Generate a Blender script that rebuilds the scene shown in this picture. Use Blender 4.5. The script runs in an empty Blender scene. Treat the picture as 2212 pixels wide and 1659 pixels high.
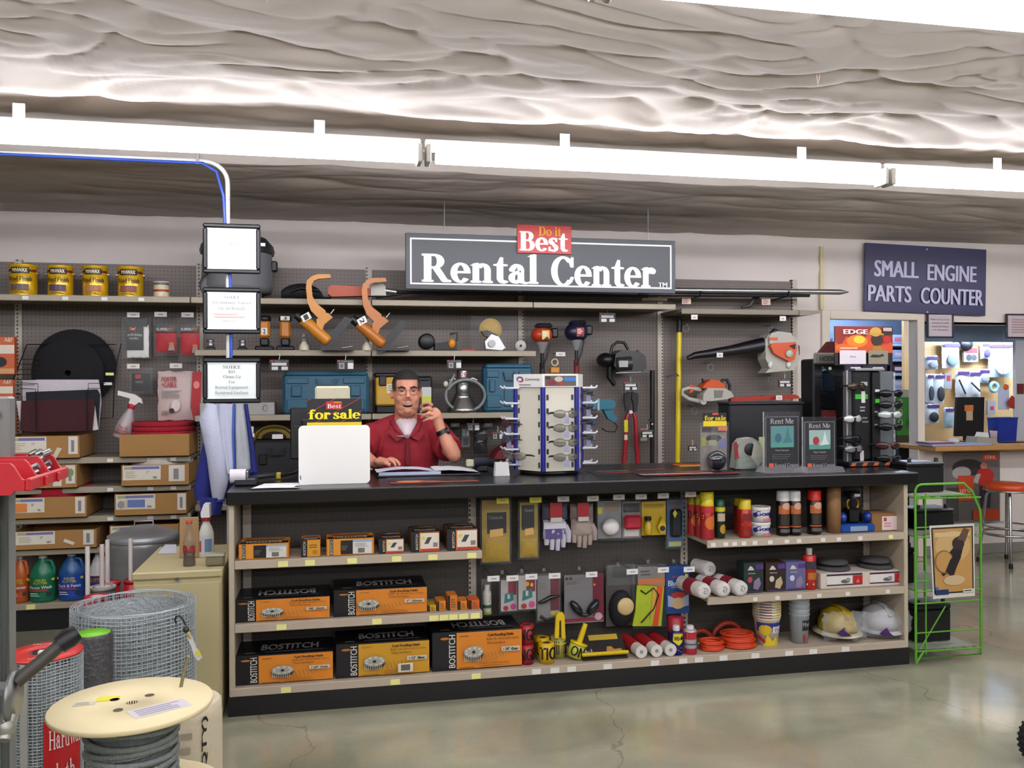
import bpy,bmesh,math,random
from mathutils import Vector,Matrix,noise
random.seed(7)
scene = bpy.context.scene
col = scene.collection
# ------------------------------------------------------------------ camera
FPX,TH,RO,EYE,HX,HY = 1900.0,math.radians(11.8),0.004,1.545,1106.0,827.0
FW = Vector((math.sin(TH),math.cos(TH),0)); RT0 = Vector((math.cos(TH),-math.sin(TH),0)); UP0 = Vector((0,0,1))
RT = RT0*math.cos(RO) - UP0*math.sin(RO); UP = UP0*math.cos(RO) + RT0*math.sin(RO)
cd = bpy.data.cameras.new('camera'); cam = bpy.data.objects.new('camera',cd); col.objects.link(cam)
cd.sensor_fit = 'HORIZONTAL'; cd.sensor_width = 36.0; cd.lens = FPX*36.0/2212.0; cd.shift_y = -2.5/2212.0
cd.clip_start = 0.05; cd.clip_end = 100
mw = Matrix((RT,UP,-FW)).transposed().to_4x4(); mw.translation = Vector((0,0,EYE)); cam.matrix_world = mw
scene.camera = cam
# ------------------------------------------------------------------ world and exposure
w = bpy.data.worlds.new('world'); scene.world = w; w.use_nodes = True
w.node_tree.nodes['Background'].inputs[0].default_value = (0.8,0.82,0.85,1); w.node_tree.nodes['Background'].inputs[1].default_value = 0.02
scene.view_settings.view_transform = 'Standard'; scene.view_settings.look = 'None'
scene.view_settings.exposure = 0.8; scene.view_settings.gamma = 1.0; scene.view_settings.use_curve_mapping = False
TUBE_E = 20.0
cy = scene.cycles; cy.use_light_tree = False; cy.max_bounces = 6; cy.diffuse_bounces = 4; cy.glossy_bounces = 3; cy.transmission_bounces = 4; cy.transparent_max_bounces = 8; cy.caustics_reflective = False; cy.caustics_refractive = False; cy.sample_clamp_indirect = 6.0
# ------------------------------------------------------------------ photograph pixel -> point on the plane y = d
def at(px,py,d):
    r = FW + RT*((px-HX)/FPX) - UP*((py-HY)/FPX); t = d/r.y
    return Vector((r.x*t,d,EYE + r.z*t))
def bx(p0,p1,q0,q1,d):
    a = at(p0,(q0+q1)/2,d); b = at(p1,(q0+q1)/2,d); c = at((p0+p1)/2,q0,d); e = at((p0+p1)/2,q1,d)
    return a.x,b.x,e.z,c.z
def X(px,d,py=800): return at(px,py,d).x
def Z(px,py,d): return at(px,py,d).z
def pp(d,pts): return [(at(a,b,d).x,at(a,b,d).z) for a,b in pts]
# ------------------------------------------------------------------ materials
def lin(h):
    if isinstance(h,str):
        h = h.lstrip('#'); h = h if len(h) == 6 else ''.join(k*2 for k in h); c = [int(h[i:i+2],16)/255 for i in (0,2,4)]
    else: c = [v/255 for v in h]
    return [v/12.92 if v <= .04045 else ((v+.055)/1.055)**2.4 for v in c]
MC = {}
def C(h,rough=.55,metal=0.,vary=.07,scale=14.,bump=0.,bscale=60.,alpha=1.,emit=0.,coat=0.,trans=0.,spec=.5):
    key = (h,rough,metal,vary,scale,bump,bscale,alpha,emit,coat,trans,spec)
    if key in MC: return MC[key]
    m = bpy.data.materials.new('mat_%d' % len(MC)); m.use_nodes = True; nt = m.node_tree; b = nt.nodes['Principled BSDF']
    c = [v**1.16 for v in lin(h)]; b.inputs['Roughness'].default_value = rough; b.inputs['Metallic'].default_value = metal
    b.inputs['Specular IOR Level'].default_value = spec
    if coat: b.inputs['Coat Weight'].default_value = coat; b.inputs['Coat Roughness'].default_value = .08
    if alpha < 1: b.inputs['Alpha'].default_value = alpha
    if trans: b.inputs['Transmission Weight'].default_value = trans
    if emit: b.inputs['Emission Color'].default_value = (*c,1); b.inputs['Emission Strength'].default_value = emit
    tc = nt.nodes.new('ShaderNodeTexCoord')
    n = nt.nodes.new('ShaderNodeTexNoise'); n.inputs['Scale'].default_value = scale; n.inputs['Detail'].default_value = 4
    nt.links.new(tc.outputs['Object'],n.inputs['Vector'])
    mx = nt.nodes.new('ShaderNodeMix'); mx.data_type = 'RGBA'
    mx.inputs[6].default_value = (*[v*(1-vary) for v in c],1); mx.inputs[7].default_value = (*[min(1,v*(1+vary)) for v in c],1)
    nt.links.new(n.outputs['Fac'],mx.inputs[0]); nt.links.new(mx.outputs[2],b.inputs['Base Color'])
    if bump:
        n2 = nt.nodes.new('ShaderNodeTexNoise'); n2.inputs['Scale'].default_value = bscale; n2.inputs['Detail'].default_value = 3
        nt.links.new(tc.outputs['Object'],n2.inputs['Vector'])
        bp = nt.nodes.new('ShaderNodeBump'); bp.inputs['Strength'].default_value = bump; bp.inputs['Distance'].default_value = .01
        nt.links.new(n2.outputs['Fac'],bp.inputs['Height']); nt.links.new(bp.outputs['Normal'],b.inputs['Normal'])
    MC[key] = m; return m
def clear(h='#a4a8aa',a=.22,rough=.12): return C(h,rough,0,.05,20,.5,45.,a*.4,0.,0.,0.,.9)
def math_node(nt,op,a,b=None,c=None):
    n = nt.nodes.new('ShaderNodeMath'); n.operation = op
    for i,v in enumerate((a,b,c)):
        if v is None: continue
        if isinstance(v,(int,float)): n.inputs[i].default_value = v
        else: nt.links.new(v,n.inputs[i])
    return n.outputs[0]
def grid_mat(name,base,hole,sx,sz,rx,rz,rough=.6,vary=.08):
    """round or oblong holes on a regular grid (pegboard, slotted steel), as fine relief and colour"""
    m = bpy.data.materials.new(name); m.use_nodes = True; nt = m.node_tree; b = nt.nodes['Principled BSDF']
    g = nt.nodes.new('ShaderNodeNewGeometry'); s = nt.nodes.new('ShaderNodeSeparateXYZ'); nt.links.new(g.outputs['Position'],s.inputs[0])
    def f(o,st): return math_node(nt,'ABSOLUTE',math_node(nt,'SUBTRACT',math_node(nt,'FRACT',math_node(nt,'DIVIDE',o,st)),.5))
    px_,pz_ = f(s.outputs[0],sx),f(s.outputs[2],sz)
    q = math_node(nt,'ADD',math_node(nt,'POWER',math_node(nt,'DIVIDE',px_,rx),2.),math_node(nt,'POWER',math_node(nt,'DIVIDE',pz_,rz),2.))
    h = math_node(nt,'LESS_THAN',q,1.)
    n = nt.nodes.new('ShaderNodeTexNoise'); n.inputs['Scale'].default_value = 3.0
    nt.links.new(g.outputs['Position'],n.inputs['Vector'])
    c = [v**1.16 for v in lin(base)]; m1 = nt.nodes.new('ShaderNodeMix'); m1.data_type = 'RGBA'
    m1.inputs[6].default_value = (*[v*(1-vary) for v in c],1); m1.inputs[7].default_value = (*[v*(1+vary) for v in c],1)
    nt.links.new(n.outputs['Fac'],m1.inputs[0])
    m2 = nt.nodes.new('ShaderNodeMix'); m2.data_type = 'RGBA'; nt.links.new(h,m2.inputs[0]); nt.links.new(m1.outputs[2],m2.inputs[6])
    m2.inputs[7].default_value = (*lin(hole),1); nt.links.new(m2.outputs[2],b.inputs['Base Color']); b.inputs['Roughness'].default_value = rough
    return m
# ------------------------------------------------------------------ mesh builder
class MB:
    def __init__(s): s.v = []; s.f = []; s.mi = []; s.k = 0; s.sm = []; s.smooth = False
    def m(s,k): s.k = k; return s
    def add(s,vs,fs,smooth=None):
        o = len(s.v); s.v += [tuple(v) for v in vs]
        for f in fs: s.f.append(tuple(o+i for i in f)); s.mi.append(s.k); s.sm.append(s.smooth if smooth is None else smooth)
        return s
    def box(s,x0,x1,y0,y1,z0,z1,b=0.,top=True):
        if b <= 0:
            vs = [(x,y,z) for z in (z0,z1) for y in (y0,y1) for x in (x0,x1)]
            fs = [(0,2,3,1),(0,1,5,4),(1,3,7,5),(3,2,6,7),(2,0,4,6)]
            if top: fs.append((4,5,7,6))
            return s.add(vs,fs,False)
        b = min(b,abs(x1-x0)*.49,abs(y1-y0)*.49,abs(z1-z0)*.49)
        vs = []; idx = {}
        for i,x in enumerate((x0,x1)):
            for j,y in enumerate((y0,y1)):
                for k,z in enumerate((z0,z1)):
                    sx,sy,sz = (1,-1)[i],(1,-1)[j],(1,-1)[k]
                    for a,p in enumerate(((x,y+sy*b,z+sz*b),(x+sx*b,y,z+sz*b),(x+sx*b,y+sy*b,z))):
                        idx[i,j,k,a] = len(vs); vs.append(p)
        I = lambda i,j,k,a: idx[i,j,k,a]
        fs = []
        for i in (0,1): fs.append([I(i,0,0,0),I(i,0,1,0),I(i,1,1,0),I(i,1,0,0)][::(1 if i == 0 else -1)])
        for j in (0,1): fs.append([I(0,j,0,1),I(1,j,0,1),I(1,j,1,1),I(0,j,1,1)][::(1 if j == 0 else -1)])
        for k in (0,1): fs.append([I(0,0,k,2),I(0,1,k,2),I(1,1,k,2),I(1,0,k,2)][::(1 if k == 0 else -1)])
        for i in (0,1):
            for j in (0,1):
                fs.append([I(i,j,0,0),I(i,j,1,0),I(i,j,1,1),I(i,j,0,1)][::(1 if i != j else -1)])
                fs.append([I(i,0,j,0),I(i,1,j,0),I(i,1,j,2),I(i,0,j,2)][::(1 if i == j else -1)][::-1])
                fs.append([I(0,i,j,1),I(1,i,j,1),I(1,i,j,2),I(0,i,j,2)][::(1 if i != j else -1)][::-1])
                for k in (0,1): fs.append([I(i,j,k,0),I(i,j,k,1),I(i,j,k,2)][::(1 if (i+j+k) % 2 == 0 else -1)])
        return s.add(vs,fs,False)
    def frame(s,p0,p1):
        a = Vector(p1)-Vector(p0); a.normalize()
        u = a.orthogonal().normalized() if abs(a.z) < .999 else Vector((1,0,0)); return a,u,a.cross(u)
    def cyl(s,p0,p1,r0,r1=None,n=12,cap=True,smooth=True):
        r1 = r0 if r1 is None else r1; a,u,w = s.frame(p0,p1); p0 = Vector(p0); p1 = Vector(p1)
        vs = [p + (u*math.cos(2*math.pi*i/n) + w*math.sin(2*math.pi*i/n))*r for p,r in ((p0,r0),(p1,r1)) for i in range(n)]
        s.add(vs,[(i,(i+1) % n,n+(i+1) % n,n+i) for i in range(n)],smooth)
        if cap: s.add(vs,[tuple(range(n))[::-1],tuple(range(n,2*n))],False)
        return s
    def lathe(s,prof,c=(0,0,0),n=20,axis='z',smooth=True,sx=1.,sy=1.,a0=0.,a1=360.,tilt=None):
        """prof: (radius, height) list; axis z, x or y; tilt: a Matrix about c"""
        full = abs(a1-a0-360) < 1e-6; k = n if full else n+1; vs = []; c = Vector(c)
        for r,h in prof:
            for i in range(k):
                t = math.radians(a0+(a1-a0)*i/n); p = Vector((r*math.cos(t)*sx,r*math.sin(t)*sy,h))
                if axis == 'x': p = Vector((p.z,p.x,p.y))
                elif axis == 'y': p = Vector((p.x,p.z,p.y))
                if tilt is not None: p = tilt @ p
                vs.append(c+p)
        fs = []
        for j in range(len(prof)-1):
            for i in range(n): fs.append((j*k+i,j*k+(i+1) % k,(j+1)*k+(i+1) % k,(j+1)*k+i))
        return s.add(vs,fs,smooth)
    def tube(s,pts,r,n=6,cap=True,smooth=True,closed=False):
        pts = [Vector(p) for p in pts]; m = len(pts); rs = r if isinstance(r,(list,tuple)) else [r]*m
        vs = []; pu = None
        for i,p in enumerate(pts):
            a = pts[(i+1) % m if closed else min(i+1,m-1)] - pts[(i-1) % m if closed else max(i-1,0)]
            if a.length < 1e-9: a = Vector((0,0,1))
            a.normalize()
            if pu is None: pu = a.orthogonal().normalized()
            else:
                pu = pu - a*pu.dot(a)
                pu = pu.normalized() if pu.length > 1e-6 else a.orthogonal().normalized()
            w = a.cross(pu)
            for k in range(n): t = 2*math.pi*k/n; vs.append(p+(pu*math.cos(t)+w*math.sin(t))*rs[i])
        fs = []
        for i in range(m if closed else m-1):
            j = (i+1) % m
            for k in range(n): fs.append((i*n+k,i*n+(k+1) % n,j*n+(k+1) % n,j*n+k))
        s.add(vs,fs,smooth)
        if cap and not closed: s.add(vs,[tuple(range(n))[::-1],tuple(range((m-1)*n,m*n))],False)
        return s
    def prism(s,poly,y0,y1,smooth=False):
        """outline in (x, z), pushed from y0 (near) to y1 (far)"""
        n = len(poly); area = sum(poly[i][0]*poly[(i+1) % n][1]-poly[(i+1) % n][0]*poly[i][1] for i in range(n))
        if area < 0: poly = poly[::-1]
        vs = [(x,y0,z) for x,z in poly]+[(x,y1,z) for x,z in poly]
        fs = [tuple(range(n)),tuple(range(n,2*n))[::-1]]
        s.add(vs,fs,False); return s.add(vs,[(i,n+i,n+(i+1) % n,(i+1) % n) for i in range(n)],smooth)
    def ell(s,c,r,n=16,m=10,tilt=None):
        pr = [(math.sin(math.pi*j/m),-math.cos(math.pi*j/m)) for j in range(m+1)]; vs = []; c = Vector(c)
        for a,h in pr:
            for i in range(n):
                p = Vector((a*math.cos(2*math.pi*i/n)*r[0],a*math.sin(2*math.pi*i/n)*r[1],h*r[2]))
                vs.append(c+(tilt @ p if tilt is not None else p))
        return s.add(vs,[(j*n+i,j*n+(i+1) % n,(j+1)*n+(i+1) % n,(j+1)*n+i) for j in range(m) for i in range(n)],True)
    def torus(s,c,R,r,n=28,k=8,axis='z',sx=1.,sy=1.):
        c = Vector(c); pts = []
        for i in range(n):
            t = 2*math.pi*i/n; a,b = R*math.cos(t)*sx,R*math.sin(t)*sy
            pts.append(c+Vector({'z': (a,b,0),'y': (a,0,b),'x': (0,a,b)}[axis]))
        return s.tube(pts,r,k,closed=True)
    def loft(s,rings,cap=True,smooth=True):
        n = len(rings[0]); vs = [p for r in rings for p in r]
        s.add(vs,[(j*n+i,j*n+(i+1) % n,(j+1)*n+(i+1) % n,(j+1)*n+i) for j in range(len(rings)-1) for i in range(n)],smooth)
        if cap: s.add(vs,[tuple(range(n))[::-1],tuple(range((len(rings)-1)*n,len(rings)*n))],False)
        return s
    def sheet(s,f,nu,nv,smooth=True):
        vs = [f(i/nu,j/nv) for j in range(nv+1) for i in range(nu+1)]; k = nu+1
        return s.add(vs,[(j*k+i,j*k+i+1,(j+1)*k+i+1,(j+1)*k+i) for j in range(nv) for i in range(nu)],smooth)
    def pillow(s,x0,x1,z0,z1,y,t,nu=8,nv=10,wob=.004,seed=0,p=.5):
        """a soft pouch lying in the xz plane, bulging t towards -y and a little towards +y"""
        def side(sg):
            def f(u,v):
                e = (max(0,4*u*(1-u))*max(0,4*v*(1-v)))**p
                nz = noise.noise((u*4+seed,v*5,seed*1.7))
                return (x0+(x1-x0)*u+wob*noise.noise((seed,v*6,3))*(1-abs(2*u-1)*.2),y-sg*t*e*(1+.35*nz),z0+(z1-z0)*v+wob*noise.noise((u*6,seed,9)))
            return f
        s.sheet(side(1),nu,nv)
        k0 = len(s.f); s.sheet(side(-.25),nu,nv)
        for i in range(k0,len(s.f)): s.f[i] = s.f[i][::-1]
        return s
    def xf(s,M,start=0):
        for i in range(start,len(s.v)): s.v[i] = tuple(M @ Vector(s.v[i]))
        return s
OFF = {}
def _link(name,mb,mats,off):
    me = bpy.data.meshes.new(name)
    vs = [(v[0]-off[0],v[1]-off[1],v[2]-off[2]) for v in mb.v]
    me.from_pydata(vs,[],mb.f)
    if not isinstance(mats,(list,tuple)): mats = [mats]
    for m in mats: me.materials.append(m)
    if len(mats) > 1: me.polygons.foreach_set('material_index',mb.mi)
    me.polygons.foreach_set('use_smooth',mb.sm)
    me.update()
    o = bpy.data.objects.new(name,me); col.objects.link(o); return o
def tag(o,label=None,cat=None,group=None,kind=None):
    for k,v in (('label',label),('category',cat),('group',group),('kind',kind)):
        if v: o[k] = v
    return o
def T(name,label,cat,loc=(0,0,0),rz=0.,group=None,local=False):
    o = bpy.data.objects.new(name,None); col.objects.link(o); o.empty_display_size = .05
    o.location = loc; o.rotation_euler = (0,0,rz); tag(o,label,cat,group)
    OFF[o.name] = Vector((0,0,0)) if local else Vector(loc); return o
def part(parent,name,mb,mats,label=None,kind=None):
    o = _link(name,mb,mats,OFF[parent.name]); o.parent = parent; OFF[o.name] = OFF[parent.name]
    tag(o,label,None,None,kind); return o
def solo(name,label,cat,mb,mats,group=None,kind=None):
    xs = [v[0] for v in mb.v]; ys = [v[1] for v in mb.v]; zs = [v[2] for v in mb.v]
    off = Vector(((min(xs)+max(xs))/2,(min(ys)+max(ys))/2,min(zs)))
    o = _link(name,mb,mats,off); o.location = off; OFF[o.name] = off; return tag(o,label,cat,group,kind)
def struct(name,mb,mats): return solo(name,None,None,mb,mats,None,'structure')
def dup(root,loc,rz=None,label=None):
    def cp(o,par):
        c = o.copy(); col.objects.link(c)
        if par: c.parent = par
        for ch in o.children: cp(ch,c)
        return c
    r = cp(root,None); r.location = loc
    if rz is not None: r.rotation_euler = (0,0,rz)
    if label: r['label'] = label
    return r
# ------------------------------------------------------------------ lettering
TX = {}
def sans(s,bold=0.):
    k = (s,bold)
    if k not in TX:
        c = bpy.data.curves.new('t','FONT'); c.body = s; c.size = 1; c.resolution_u = 3; c.offset = bold
        o = bpy.data.objects.new('t',c); col.objects.link(o)
        me = bpy.data.meshes.new_from_object(o.evaluated_get(bpy.context.evaluated_depsgraph_get()))
        TX[k] = ([(v.co.x,v.co.y) for v in me.vertices],[tuple(p.vertices) for p in me.polygons])
        bpy.data.objects.remove(o); bpy.data.curves.remove(c); bpy.data.meshes.remove(me)
    return TX[k]
class Gl:
    def __init__(s): s.p = []
    def R(s,x0,y0,x1,y1): s.p.append([(x0,y0),(x1,y0),(x1,y1),(x0,y1)]); return s
    def P(s,*q): s.p.append(list(q)); return s
    def O(s,cx,cy,rx,ry,wx,wy,a0=0,a1=360,n=22):
        for i in range(n):
            t0,t1 = [math.radians(a0+(a1-a0)*k/n) for k in (i,i+1)]
            s.p.append([(cx+rx*math.cos(t0),cy+ry*math.sin(t0)),(cx+rx*math.cos(t1),cy+ry*math.sin(t1)),(cx+(rx-wx)*math.cos(t1),cy+(ry-wy)*math.sin(t1)),(cx+(rx-wx)*math.cos(t0),cy+(ry-wy)*math.sin(t0))])
        return s
    def D(s,cx,cy,r,ry=None): s.p.append([(cx+r*math.cos(t*.524),cy+(ry or r)*math.sin(t*.524)) for t in range(12)]); return s
    def st(s,x,y0,y1,w=.13,b=1,t=0,f=.055):
        s.R(x,y0,x+w,y1)
        if b: s.R(x-f,y0,x+w+f,y0+.045)
        if t == 1: s.R(x-f,y1-.045,x+w+f,y1)
        if t == 2: s.P((x-.07,y1-.045),(x+.02,y1-.055),(x+w,y1-.06),(x+w,y1+.02),(x+.03,y1+.005))
        return s
GL = {
 'R': (Gl().st(.06,0,.7,.14,1,1).R(.2,.655,.33,.7).R(.2,.34,.33,.385).O(.32,.52,.22,.18,.14,.045,-90,90).P((.27,.36),(.42,.36),(.62,.07),(.72,.045),(.72,0),(.53,0)),.73),
 'C': (Gl().O(.36,.35,.34,.365,.14,.05,42,318,30).P((.6,.45),(.645,.45),(.645,.715),(.6,.64),(.55,.6)).P((.56,.13),(.6,.1),(.66,.2),(.62,.22)),.7),
 'B': (Gl().st(.06,0,.7,.15,1,1).R(.2,.655,.33,.7).R(.2,0,.35,.045).R(.2,.35,.34,.395).O(.32,.53,.2,.17,.13,.045,-90,90).O(.34,.195,.23,.2,.14,.045,-90,90),.62),
 'D': (Gl().st(.06,0,.7,.14,1,1).R(.2,.655,.32,.7).R(.2,0,.32,.045).O(.31,.35,.36,.35,.15,.045,-90,90),.72),
 'M': (Gl().st(.04,0,.7,.06,1,1).st(.72,0,.7,.15,1,1).P((.06,.7),(.22,.7),(.48,.2),(.42,.0)).P((.42,0),(.48,0),(.76,.7),(.7,.7)),.93),
 'N': (Gl().st(.07,0,.7,.055,1,1,.07).st(.6,.0,.7,.055,0,1,.07).P((.05,.7),(.2,.7),(.655,0),(.56,0)),.75),
 'O': (Gl().O(.37,.35,.36,.36,.14,.045,0,360,30),.75),'I': (Gl().st(.08,0,.7,.14,1,1),.31),
 'T': (Gl().st(.24,0,.7,.14,1).R(.02,.655,.6,.7).R(.02,.52,.055,.7).R(.565,.52,.6,.7),.63),
 'E': (Gl().st(.06,0,.7,.14,1,1).R(.2,.655,.54,.7).R(.2,0,.58,.045).R(.2,.33,.42,.375).R(.5,.55,.54,.7).R(.54,0,.58,.17).R(.4,.27,.43,.44),.62),
 'F': (Gl().st(.06,0,.7,.14,1,1).R(.2,.655,.54,.7).R(.2,.33,.42,.375).R(.5,.55,.54,.7).R(.4,.27,.43,.44),.58),
 'A': (Gl().P((.34,.72),(.42,.72),(.64,.04),(.49,.04)).P((.34,.72),(.38,.72),(.13,.04),(.08,.04)).R(.02,0,.22,.045).R(.42,0,.7,.045).R(.2,.22,.5,.265),.72),
 'W': (Gl().P((.05,.7),(.2,.7),(.36,0),(.3,0)).P((.3,0),(.36,0),(.52,.7),(.47,.7)).P((.42,.7),(.56,.7),(.72,0),(.66,0)).P((.66,0),(.72,0),(.9,.7),(.85,.7)).R(.0,.655,.26,.7).R(.36,.655,.62,.7).R(.78,.655,.97,.7),.97),
 'U': (Gl().R(.1,.25,.24,.7).R(.56,.25,.615,.7).O(.355,.26,.257,.275,.14,.06,180,360).R(.03,.655,.31,.7).R(.48,.655,.69,.7),.72),
 'H': (Gl().st(.06,0,.7,.14,1,1).st(.5,0,.7,.14,1,1).R(.2,.33,.5,.38),.72),
 'e': (Gl().O(.25,.24,.24,.255,.12,.05,15,322,24).R(.1,.235,.47,.28).P((.48,.3),(.37,.25),(.37,.235),(.49,.235)),.51),
 'n': (Gl().st(.07,0,.48,.12,1,2).st(.38,0,.32,.12,1).O(.32,.31,.18,.18,.115,.06,0,150),.6),
 'm': (Gl().st(.07,0,.48,.12,1,2).st(.36,0,.32,.12,1).O(.3,.31,.18,.18,.115,.06,0,150).st(.65,0,.32,.12,1).O(.59,.31,.18,.18,.115,.06,0,150),.87),
 't': (Gl().R(.1,.1,.22,.5).R(.01,.44,.34,.48).P((.1,.48),(.22,.48),(.22,.66),(.19,.66)).O(.25,.14,.15,.15,.12,.05,180,320),.38),
 'a': (Gl().R(.27,.08,.39,.36).O(.22,.33,.17,.165,.12,.05,0,165).O(.19,.14,.17,.145,.12,.05,60,330).P((.14,.285),(.3,.34),(.3,.29),(.2,.24)).O(.44,.09,.17,.1,.12,.045,180,300).D(.09,.35,.055),.52),
 'l': (Gl().st(.07,0,.74,.12,1,2),.27),'i': (Gl().st(.07,0,.48,.12,1,2).D(.13,.63,.075),.27),
 'r': (Gl().st(.07,0,.48,.12,1,2).O(.31,.32,.14,.17,.1,.06,75,170).D(.35,.4,.07),.44),
 'f': (Gl().st(.09,0,.55,.12,1).R(.01,.44,.31,.48).O(.25,.56,.16,.17,.12,.06,60,180).D(.34,.66,.06),.38),
 'o': (Gl().O(.26,.24,.25,.255,.12,.05),.53),
 's': (Gl().O(.2,.36,.17,.135,.1,.045,40,270).O(.2,.125,.18,.14,.11,.045,-140,90).R(.3,.34,.33,.49).R(.03,.0,.06,.16).P((.09,.32),(.15,.39),(.33,.17),(.27,.09)),.41),
 'g': (Gl().O(.22,.31,.19,.175,.11,.045).O(.23,-.06,.22,.13,.09,.045).P((.06,.06),(.1,.16),(.2,.14),(.14,.04)).R(.36,.42,.5,.47),.5),
 'u': (Gl().R(.08,.14,.2,.48).R(.36,.0,.48,.48).O(.28,.16,.2,.17,.12,.06,180,330).R(.01,.44,.1,.48).R(.29,.44,.4,.48).R(.48,0,.55,.045),.58),
 'p': (Gl().R(.08,-.2,.2,.48).R(.01,-.2,.27,-.155).R(.01,.44,.1,.48).O(.28,.24,.22,.255,.12,.05,-140,140),.53),
 'q': (Gl().R(.34,-.2,.46,.48).R(.27,-.2,.53,-.155).O(.26,.24,.24,.255,.12,.05,40,320),.54),
 'd': (Gl().R(.34,.0,.46,.74).R(.26,.7,.36,.74).R(.46,0,.53,.045).O(.26,.24,.24,.255,.12,.05,40,320),.55),
 'c': (Gl().O(.24,.24,.23,.255,.12,.05,45,320).D(.37,.36,.06),.46),
 'h': (Gl().st(.07,0,.74,.12,1,2).st(.38,0,.32,.12,1).O(.32,.31,.18,.18,.115,.06,0,150),.6),
 'v': (Gl().P((.04,.48),(.17,.48),(.32,0),(.25,0)).P((.25,0),(.32,0),(.47,.48),(.42,.48)).R(.0,.44,.23,.48).R(.36,.44,.52,.48),.52),
 'w': (Gl().P((.04,.48),(.16,.48),(.28,0),(.22,0)).P((.22,0),(.28,0),(.4,.48),(.36,.48)).P((.34,.48),(.46,.48),(.57,0),(.52,0)).P((.52,0),(.57,0),(.7,.48),(.66,.48)),.74),
 '-': (Gl().R(.03,.19,.3,.26),.34),' ': (Gl(),.3)}
def serif(s):
    k = ('serif',s)
    if k not in TX:
        vs = []; fs = []; x = 0
        for ch in s:
            if ch in GL:
                for p in GL[ch][0].p:
                    o = len(vs); vs += [(x+a,b) for a,b in p]
                    ar = sum(p[i][0]*p[(i+1) % len(p)][1]-p[(i+1) % len(p)][0]*p[i][1] for i in range(len(p)))
                    r = list(range(o,o+len(p))); fs.append(tuple(r if ar > 0 else r[::-1]))
                x += GL[ch][1]+.015
            else:
                v2,f2 = sans(ch); o = len(vs); wd = max(a for a,b in v2) if v2 else .3
                vs += [(x+a,b) for a,b in v2]; fs += [tuple(o+i for i in f) for f in f2]; x += wd+.06
        TX[k] = (vs,fs)
    return TX[k]
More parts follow.
